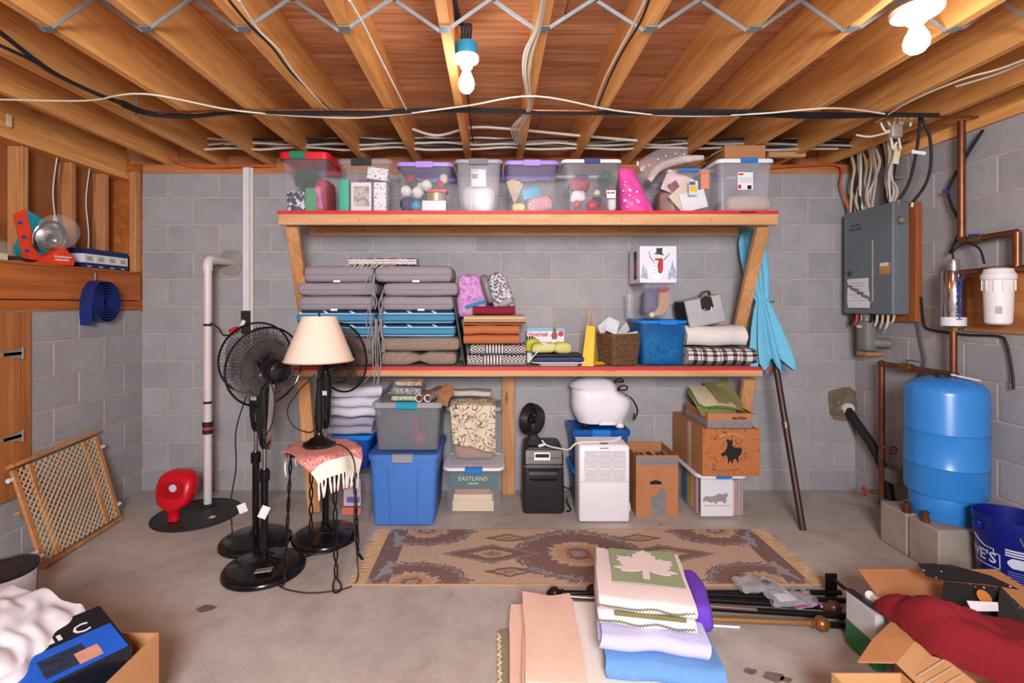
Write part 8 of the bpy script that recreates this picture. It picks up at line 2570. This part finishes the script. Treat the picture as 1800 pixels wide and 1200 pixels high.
# ================================================================ near right cartons
m_cardl = mat('fresh_cardboard', (206, 158, 108), 0.78, var=0.05, scale=4, vtx=(1, 1, 1))
m_cardm = mat('tan_cardboard', (186, 128, 82), 0.8, var=0.06, scale=4)


def panel(name, pts, m, parent, th=0.005):
    """a flat card panel given by corner points"""
    pts = [Vector(p) for p in pts]
    n_ = (pts[1] - pts[0]).cross(pts[2] - pts[0]).normalized()
    mb = MB()
    k = len(pts)
    mb.add(pts + [p - n_ * th for p in pts], [list(range(k)), list(range(k, 2 * k))[::-1]] + [((i + 1) % k, i, k + i, k + (i + 1) % k) for i in range(k)])
    return O(name, mb, m, parent)


gw = T('green_white_box', 'flat green and white box standing beside the large open carton', 'box', (1.61, 2.07, 0.0))
O('white_part', MB().box(1.562, 1.60, 2.03, 2.20, 0.11, 0.228, 0.002), mat('gray_white_card', (198, 194, 196), 0.6), gw)
O('green_part', MB().box(1.560, 1.602, 2.028, 2.202, 0.0, 0.1095, 0.002), mat('green_print_card', (50, 116, 66), 0.6, var=0.12), gw)
O('lid_edge', MB().cbox((1.585, 2.12, 0.238), (0.045, 0.17, 0.006), 0.001, rot=(0, 14, 6)), mat('black_board'), gw)
S('crumpled_paper', 'white crumpled paper stuffed behind the green and white box', 'paper', MB().rbox((1.63, 2.10, 0.22), (0.04, 0.13, 0.08), 0.02, 6, 0.02, 18, 3), m_white)
Lc = open_carton('cardboard_box', 'large open carton with wide flaps holding the red blanket, near right', 1.60, 2.32, 1.35, 1.98, 0.0, 0.245, m_cardm)
panel('back_flap', [(1.60, 1.983, 0.246), (2.32, 1.983, 0.246), (2.30, 2.27, 0.29), (1.666, 2.27, 0.29)], m_cardm, Lc)
panel('left_flap', [(1.597, 1.98, 0.246), (1.46, 1.91, 0.215), (1.325, 1.808, 0.20), (1.45, 1.797, 0.205), (1.597, 1.872, 0.246)], m_cardm, Lc)
panel('right_flap', [(2.324, 1.98, 0.246), (2.324, 1.5, 0.246), (2.40, 1.56, 0.44), (2.36, 2.0, 0.42)], m_cardm, Lc)
fl = panel('near_flap', [(1.597, 1.868, 0.247), (1.452, 1.793, 0.206), (1.46, 1.40, 0.17), (1.597, 1.37, 0.247)], m_cardl, Lc)
for k in range(3):
    O('tape_strip', MB().beam((1.47, 1.72 - 0.03 * k, 0.2115 - 0.002 * k), (1.59, 1.75 - 0.035 * k, 0.2475), 0.006, 0.001, up=(0, 0, 1)), mat('clear_tape'), fl)
Ac = open_carton('cardboard_box', 'smaller open carton at the bottom edge in front of the large one', 1.16, 1.40, 1.30, 1.705, 0.0, 0.235, m_cardl)
panel('side_flap', [(1.168, 1.64, 0.236), (1.168, 1.32, 0.236), (1.06, 1.36, 0.215), (1.09, 1.62, 0.22)], m_card, Ac)


def red_heap(u, v):
    x = 1.585 + 0.62 * u
    y0 = 1.925 - 0.60 * u ** 1.1
    y = y0 + (v - 0.5) * (0.30 + 0.25 * u)
    d = max(0.0, 1 - (2 * v - 1) ** 2) ** 0.5
    e = max(0.0, 1 - (max(0, 0.14 - u) / 0.14) ** 2) ** 0.5
    z = 0.235 + 0.13 * d * e + 0.02 * math.sin(u * 9 + v * 3) * d + 0.03 * noise.noise(Vector((u * 6, v * 5, 3))) * d + 0.016 * noise.noise(Vector((u * 16, v * 9, 8))) * d
    return (x, y, z)


S('red_blanket', 'red fleece blanket spilling over the corner of the large carton', 'blanket', MB().sheet(red_heap, 40, 24, 0.03), mat('red_fleece', (126, 20, 30), 0.95, var=0.1, scale=90, bump=0.5, bscale=160))


def stars(t):
    vo = t.n('ShaderNodeTexVoronoi')
    vo.inputs['Scale'].default_value = 30
    t.l(t.coords(), vo.inputs['Vector'])
    n = t.noise(t.coords(), 14, 2)
    c = t.ramp(n, [(0.62, lin((34, 32, 34))), (0.72, lin((60, 50, 44)))])
    return t.mix(t.ramp(vo.outputs['Distance'], [(0.10, (1, 1, 1, 1)), (0.14, (0, 0, 0, 1))]), c, lin((222, 214, 190)))


m_stars = pattern_mat('black_star_print', stars, 0.4)
bs = T('star_box', 'black gift box printed with stars lying open on the large carton', 'box', (2.0, 1.9, 0.38))
def pq(x, y, Y): return P(x, y, Y)
panel('front_wall', [pq(1646, 1074, 1.86), pq(1752, 1092, 1.84), pq(1757, 1142, 1.80), pq(1676, 1124, 1.82)], m_stars, bs, 0.004)
panel('side_wall', [pq(1752, 1091, 1.84), pq(1756, 1030, 2.02), pq(1850, 1120, 1.90), pq(1840, 1160, 1.74), pq(1757, 1143, 1.80)], m_stars, bs, 0.004)
panel('back_wall', [pq(1659, 1022, 2.04), pq(1755, 1032, 2.02), pq(1762, 1088, 1.92), pq(1664, 1076, 1.93), pq(1655, 1050, 1.98)], m_stars, bs, 0.004)
panel('long_flap', [pq(1613, 991, 2.14), pq(1640, 991, 2.14), pq(1692, 999, 2.12), pq(1740, 1012, 2.08), pq(1790, 1036, 2.02), pq(1730, 1026, 2.05), pq(1660, 1020, 2.07), pq(1628, 1012, 2.08)], m_stars, bs, 0.004)
panel('white_card', [pq(1699, 1056, 1.90), pq(1754, 1059, 1.90), pq(1755, 1074, 1.86), pq(1708, 1074, 1.86)], m_white, bs, 0.002)
O('gold_dot', MB().lathe([(0.026, 0), (0.026, 0.001)], 16).xf(face_M(pq(1730, 1049, 1.955), (1, 0, 0), (0, 0.5, 0.6))), mat('gold_foil_print', (186, 116, 50), 0.4), bs)
O('gold_line', MB().tube([pq(1662, 1099, 1.815), pq(1750, 1116, 1.80), pq(1775, 1121, 1.78)], 0.0014, 4), mat('gold_foil_print'), bs)
O('white_lettering', marks(9, 0.018).xf(face_M(pq(1792, 1124, 1.775), (1, 0, -0.14), (0, 0.4, 1))), m_white, bs)

# ================================================================ ceiling lamps and cables
m_bulb = emit('lit_bulb', (255, 250, 244), BULB_STRENGTH)
m_porc = mat('white_porcelain', (236, 234, 232), 0.3, var=0.02)
m_boxblue = mat('blue_electrical_box', (44, 140, 178), 0.5, var=0.05)


def bulb_fixture(label, X, Y, zp, s=1.0, bh=0.075, pr=0.06):
    """porcelain keyless fixture on a blue round box, zp = underside of the plate"""
    t = T('bare_bulb_fixture', label, 'light fixture', (X, Y, zp), 'bare bulb fixtures')
    O('electrical_box', MB().lathe([(0.047 * s, 0.018), (0.05 * s, 0.02), (0.05 * s, bh), (0.046 * s, bh + 0.003)], 26, (X, Y, zp)), m_boxblue, t)
    O('porcelain_base', MB().lathe([(0.028 * s, -0.035), (0.034 * s, -0.012), (pr * 0.93 * s, -0.004), (pr * s, 0.004), (pr * s, 0.014), (0.05 * s, 0.0175)], 30, (X, Y, zp)), m_porc, t)
    b = O('light_bulb', MB().lathe([(0.016 * s, -0.036), (0.018 * s, -0.05), (0.024 * s, -0.068), (0.033 * s, -0.088), (0.0365 * s, -0.108), (0.034 * s, -0.128), (0.022 * s, -0.146), (0.008 * s, -0.153), (0.001, -0.154)], 26, (X, Y, zp)), m_bulb, t)
    return t


f1 = bulb_fixture('lit bare bulb in white holder under a blue box near the middle joist', wx(820, 2.3), 2.3, wz(106, 2.3))
for k in range(4):
    O('box_cable', MB().tube([(wx(815, 2.3) + 0.012 * k - 0.01, 2.29, wz(106, 2.3) + 0.07), (wx(812, 2.3) + 0.014 * k, 2.28, wz(48, 2.3)), (wx(803, 2.3) + 0.008 * k, 2.26, ZD - 0.10), (wx(800, 2.28), 2.1 - 0.05 * k, ZD - 0.06)], 0.0065, 6, 5), m_rubber, f1)
bulb_fixture('lit bare bulb in wide white holder at the upper right', wx(1611, 1.9), 1.9, wz(24, 1.9), 1.15, bh=0.03, pr=0.075)

zc_ = ZJ - 0.010


def cz(x, y, z=None):
    z = zc_ if z is None else z
    Y = (z - CAMH) * F / (VY - y)
    return Vector((wx(x, Y), Y, z))


def cable(label, pts, r_, m, z=None, group=None, sm=6):
    return S('ceiling_cable', label, 'cable', MB().tube([cz(x, y, z) for x, y in pts], r_, 6, sm), m, group)


cable('white cable zigzagging across the undersides of all joists', [(-30, 177), (0, 175), (150, 177), (255, 165), (420, 195), (600, 207), (700, 201), (820, 186), (940, 169), (1080, 194), (1200, 204), (1330, 200), (1463, 190), (1555, 200)], 0.0048, m_wcable, zc_ - 0.012)
for k, (dy, lab) in enumerate(((0, 'upper'), (4, 'middle'), (8, 'lower'))):
    cable(f'{lab} black cable of the bundle crossing under the joists', [(215, 178 + dy), (260, 196 + dy * 0.7), (330, 203 + dy * 0.4), (430, 196 + dy * 0.3), (600, 196 + dy * 0.6), (800, 191 + dy * 0.6), (1000, 196 + dy * 0.5), (1250, 194 + dy * 0.8), (1430, 199 + dy), (1560, 200 + dy * 0.5), (1650, 201 + dy * 0.4)], 0.008, m_rubber, zc_ - 0.004 * k, 'black cables crossing the joists')
cable('thin copper colored line beside the black cables crossing the joists', [(250, 200), (430, 194), (800, 193), (1200, 197), (1540, 203), (1740, 206)], 0.007, m_copper, zc_ + 0.002)
cable('outer black cable slanting from the upper left corner', [(-20, 45), (0, 57), (90, 125), (170, 165), (215, 180)], 0.010, m_rubber)
cable('inner black cable slanting from the upper left corner', [(-20, 72), (0, 80), (60, 108), (110, 138), (215, 184)], 0.008, m_rubber, zc_ - 0.006)
for k, (pts, m, lab) in enumerate((
        ([(402, 0), (440, 45), (480, 85), (510, 125), (545, 160), (580, 193)], m_rubber, 'black cable stapled along a joist at the left'),
        ([(420, 0), (452, 50), (490, 88), (515, 125), (548, 163), (578, 193)], m_wcable, 'white cable stapled beside the black one along a left joist'),
        ([(614, 0), (640, 45), (662, 90), (690, 145), (714, 192)], m_wcable, 'white cable stapled along the joist left of the middle'),
        ([(1136, -5), (1115, 40), (1085, 95), (1060, 145), (1045, 188)], m_wcable, 'white cable stapled along the joist right of the middle'),
        ([(1143, -5), (1125, 40), (1092, 95), (1068, 145), (1050, 190)], m_rubber, 'black cable stapled along the joist right of the middle'),
        ([(1850, 85), (1760, 120), (1690, 140), (1600, 178), (1540, 215)], m_wcable2, 'tan cable running along a far right joist'),
        ([(1840, 90), (1760, 127), (1680, 152)], m_wcable, 'short white cable at the far right joist'),
        ([(818, 152), (824, 180), (828, 225), (832, 250)], m_rubber, 'black cable behind the middle bulb along the joist'))):
    cable(lab, pts, 0.0050, m, zc_ - 0.002 * (k % 3))
rnd = random.Random(31)
for k in range(6):
    j = (k - 2.5)
    cable(f'{("first", "second", "third", "fourth", "fifth", "sixth")[k]} strand of the white cable bundle on the middle joist', [(956 + j * 1.2, -8), (946 + j * 1.5, 50), (930 + j * 3, 90), (925 + j * 2.2, 130), (930 + j * 1.2, 190), (908 + j * 3.5, 225), (912 + j * 2.2, 252)], 0.0042, m_wcable2 if k % 2 else m_wcable, zc_ - 0.003 * (k % 3), 'white cables bundled on the middle joist')
# thick run of cables threaded through the joists above the back shelf
ms = [m_wcable, m_rubber, m_wcable2, m_rubber, m_wcable, m_rubber, m_wcable2, m_wcable, m_rubber, m_wcable]
ordn = ['lowest', 'second', 'third', 'fourth', 'fifth', 'sixth', 'seventh', 'eighth', 'ninth', 'topmost']
for k in range(10):
    pts = []
    x = -2.15 + 0.15 * (k % 3)
    zk = 2.664 + 0.0085 * k
    while x < 2.75:
        pts.append((x, 3.70 + 0.02 * (k % 4) + rnd.uniform(-0.012, 0.012), zk + rnd.uniform(-0.014, 0.008)))
        x += 0.205
    S('threaded_cable', f'{ordn[k]} {"black" if ms[k] is m_rubber else "white"} cable of the run threaded through the joists above the shelf', 'cable', MB().tube(pts, 0.0085, 6, 3), ms[k], 'cables threaded through the joists')
S('spare_cable', 'thick white cable sagging higher between the middle joists', 'cable', MB().tube([P(725, 227, 3.55), P(770, 238, 3.55), P(830, 224, 3.55), P(900, 227, 3.55), P(1015, 238, 3.55), P(1120, 247, 3.55)], 0.010, 6, 6), m_wcable)
S('wood_scrap', 'short wood scrap lodged between joists above the shelf end', 'wood', MB().cbox(P(1382, 271, 3.75), (0.28, 0.04, 0.05), 0.004), m_pine_x)
S('hanging_tag', 'small cream tag hanging from the top plate at the left', 'tag', MB().cbox(P(16, 212, 3.0), (0.004, 0.035, 0.075), 0.002), m_cream)
S('cable_strap', 'gray metal strap hanging from a joist at the left', 'strap', MB().tube([P(240, 168, 2.93), P(239, 202, 2.93), P(242, 206, 2.93)], 0.007, 6), m_galv)
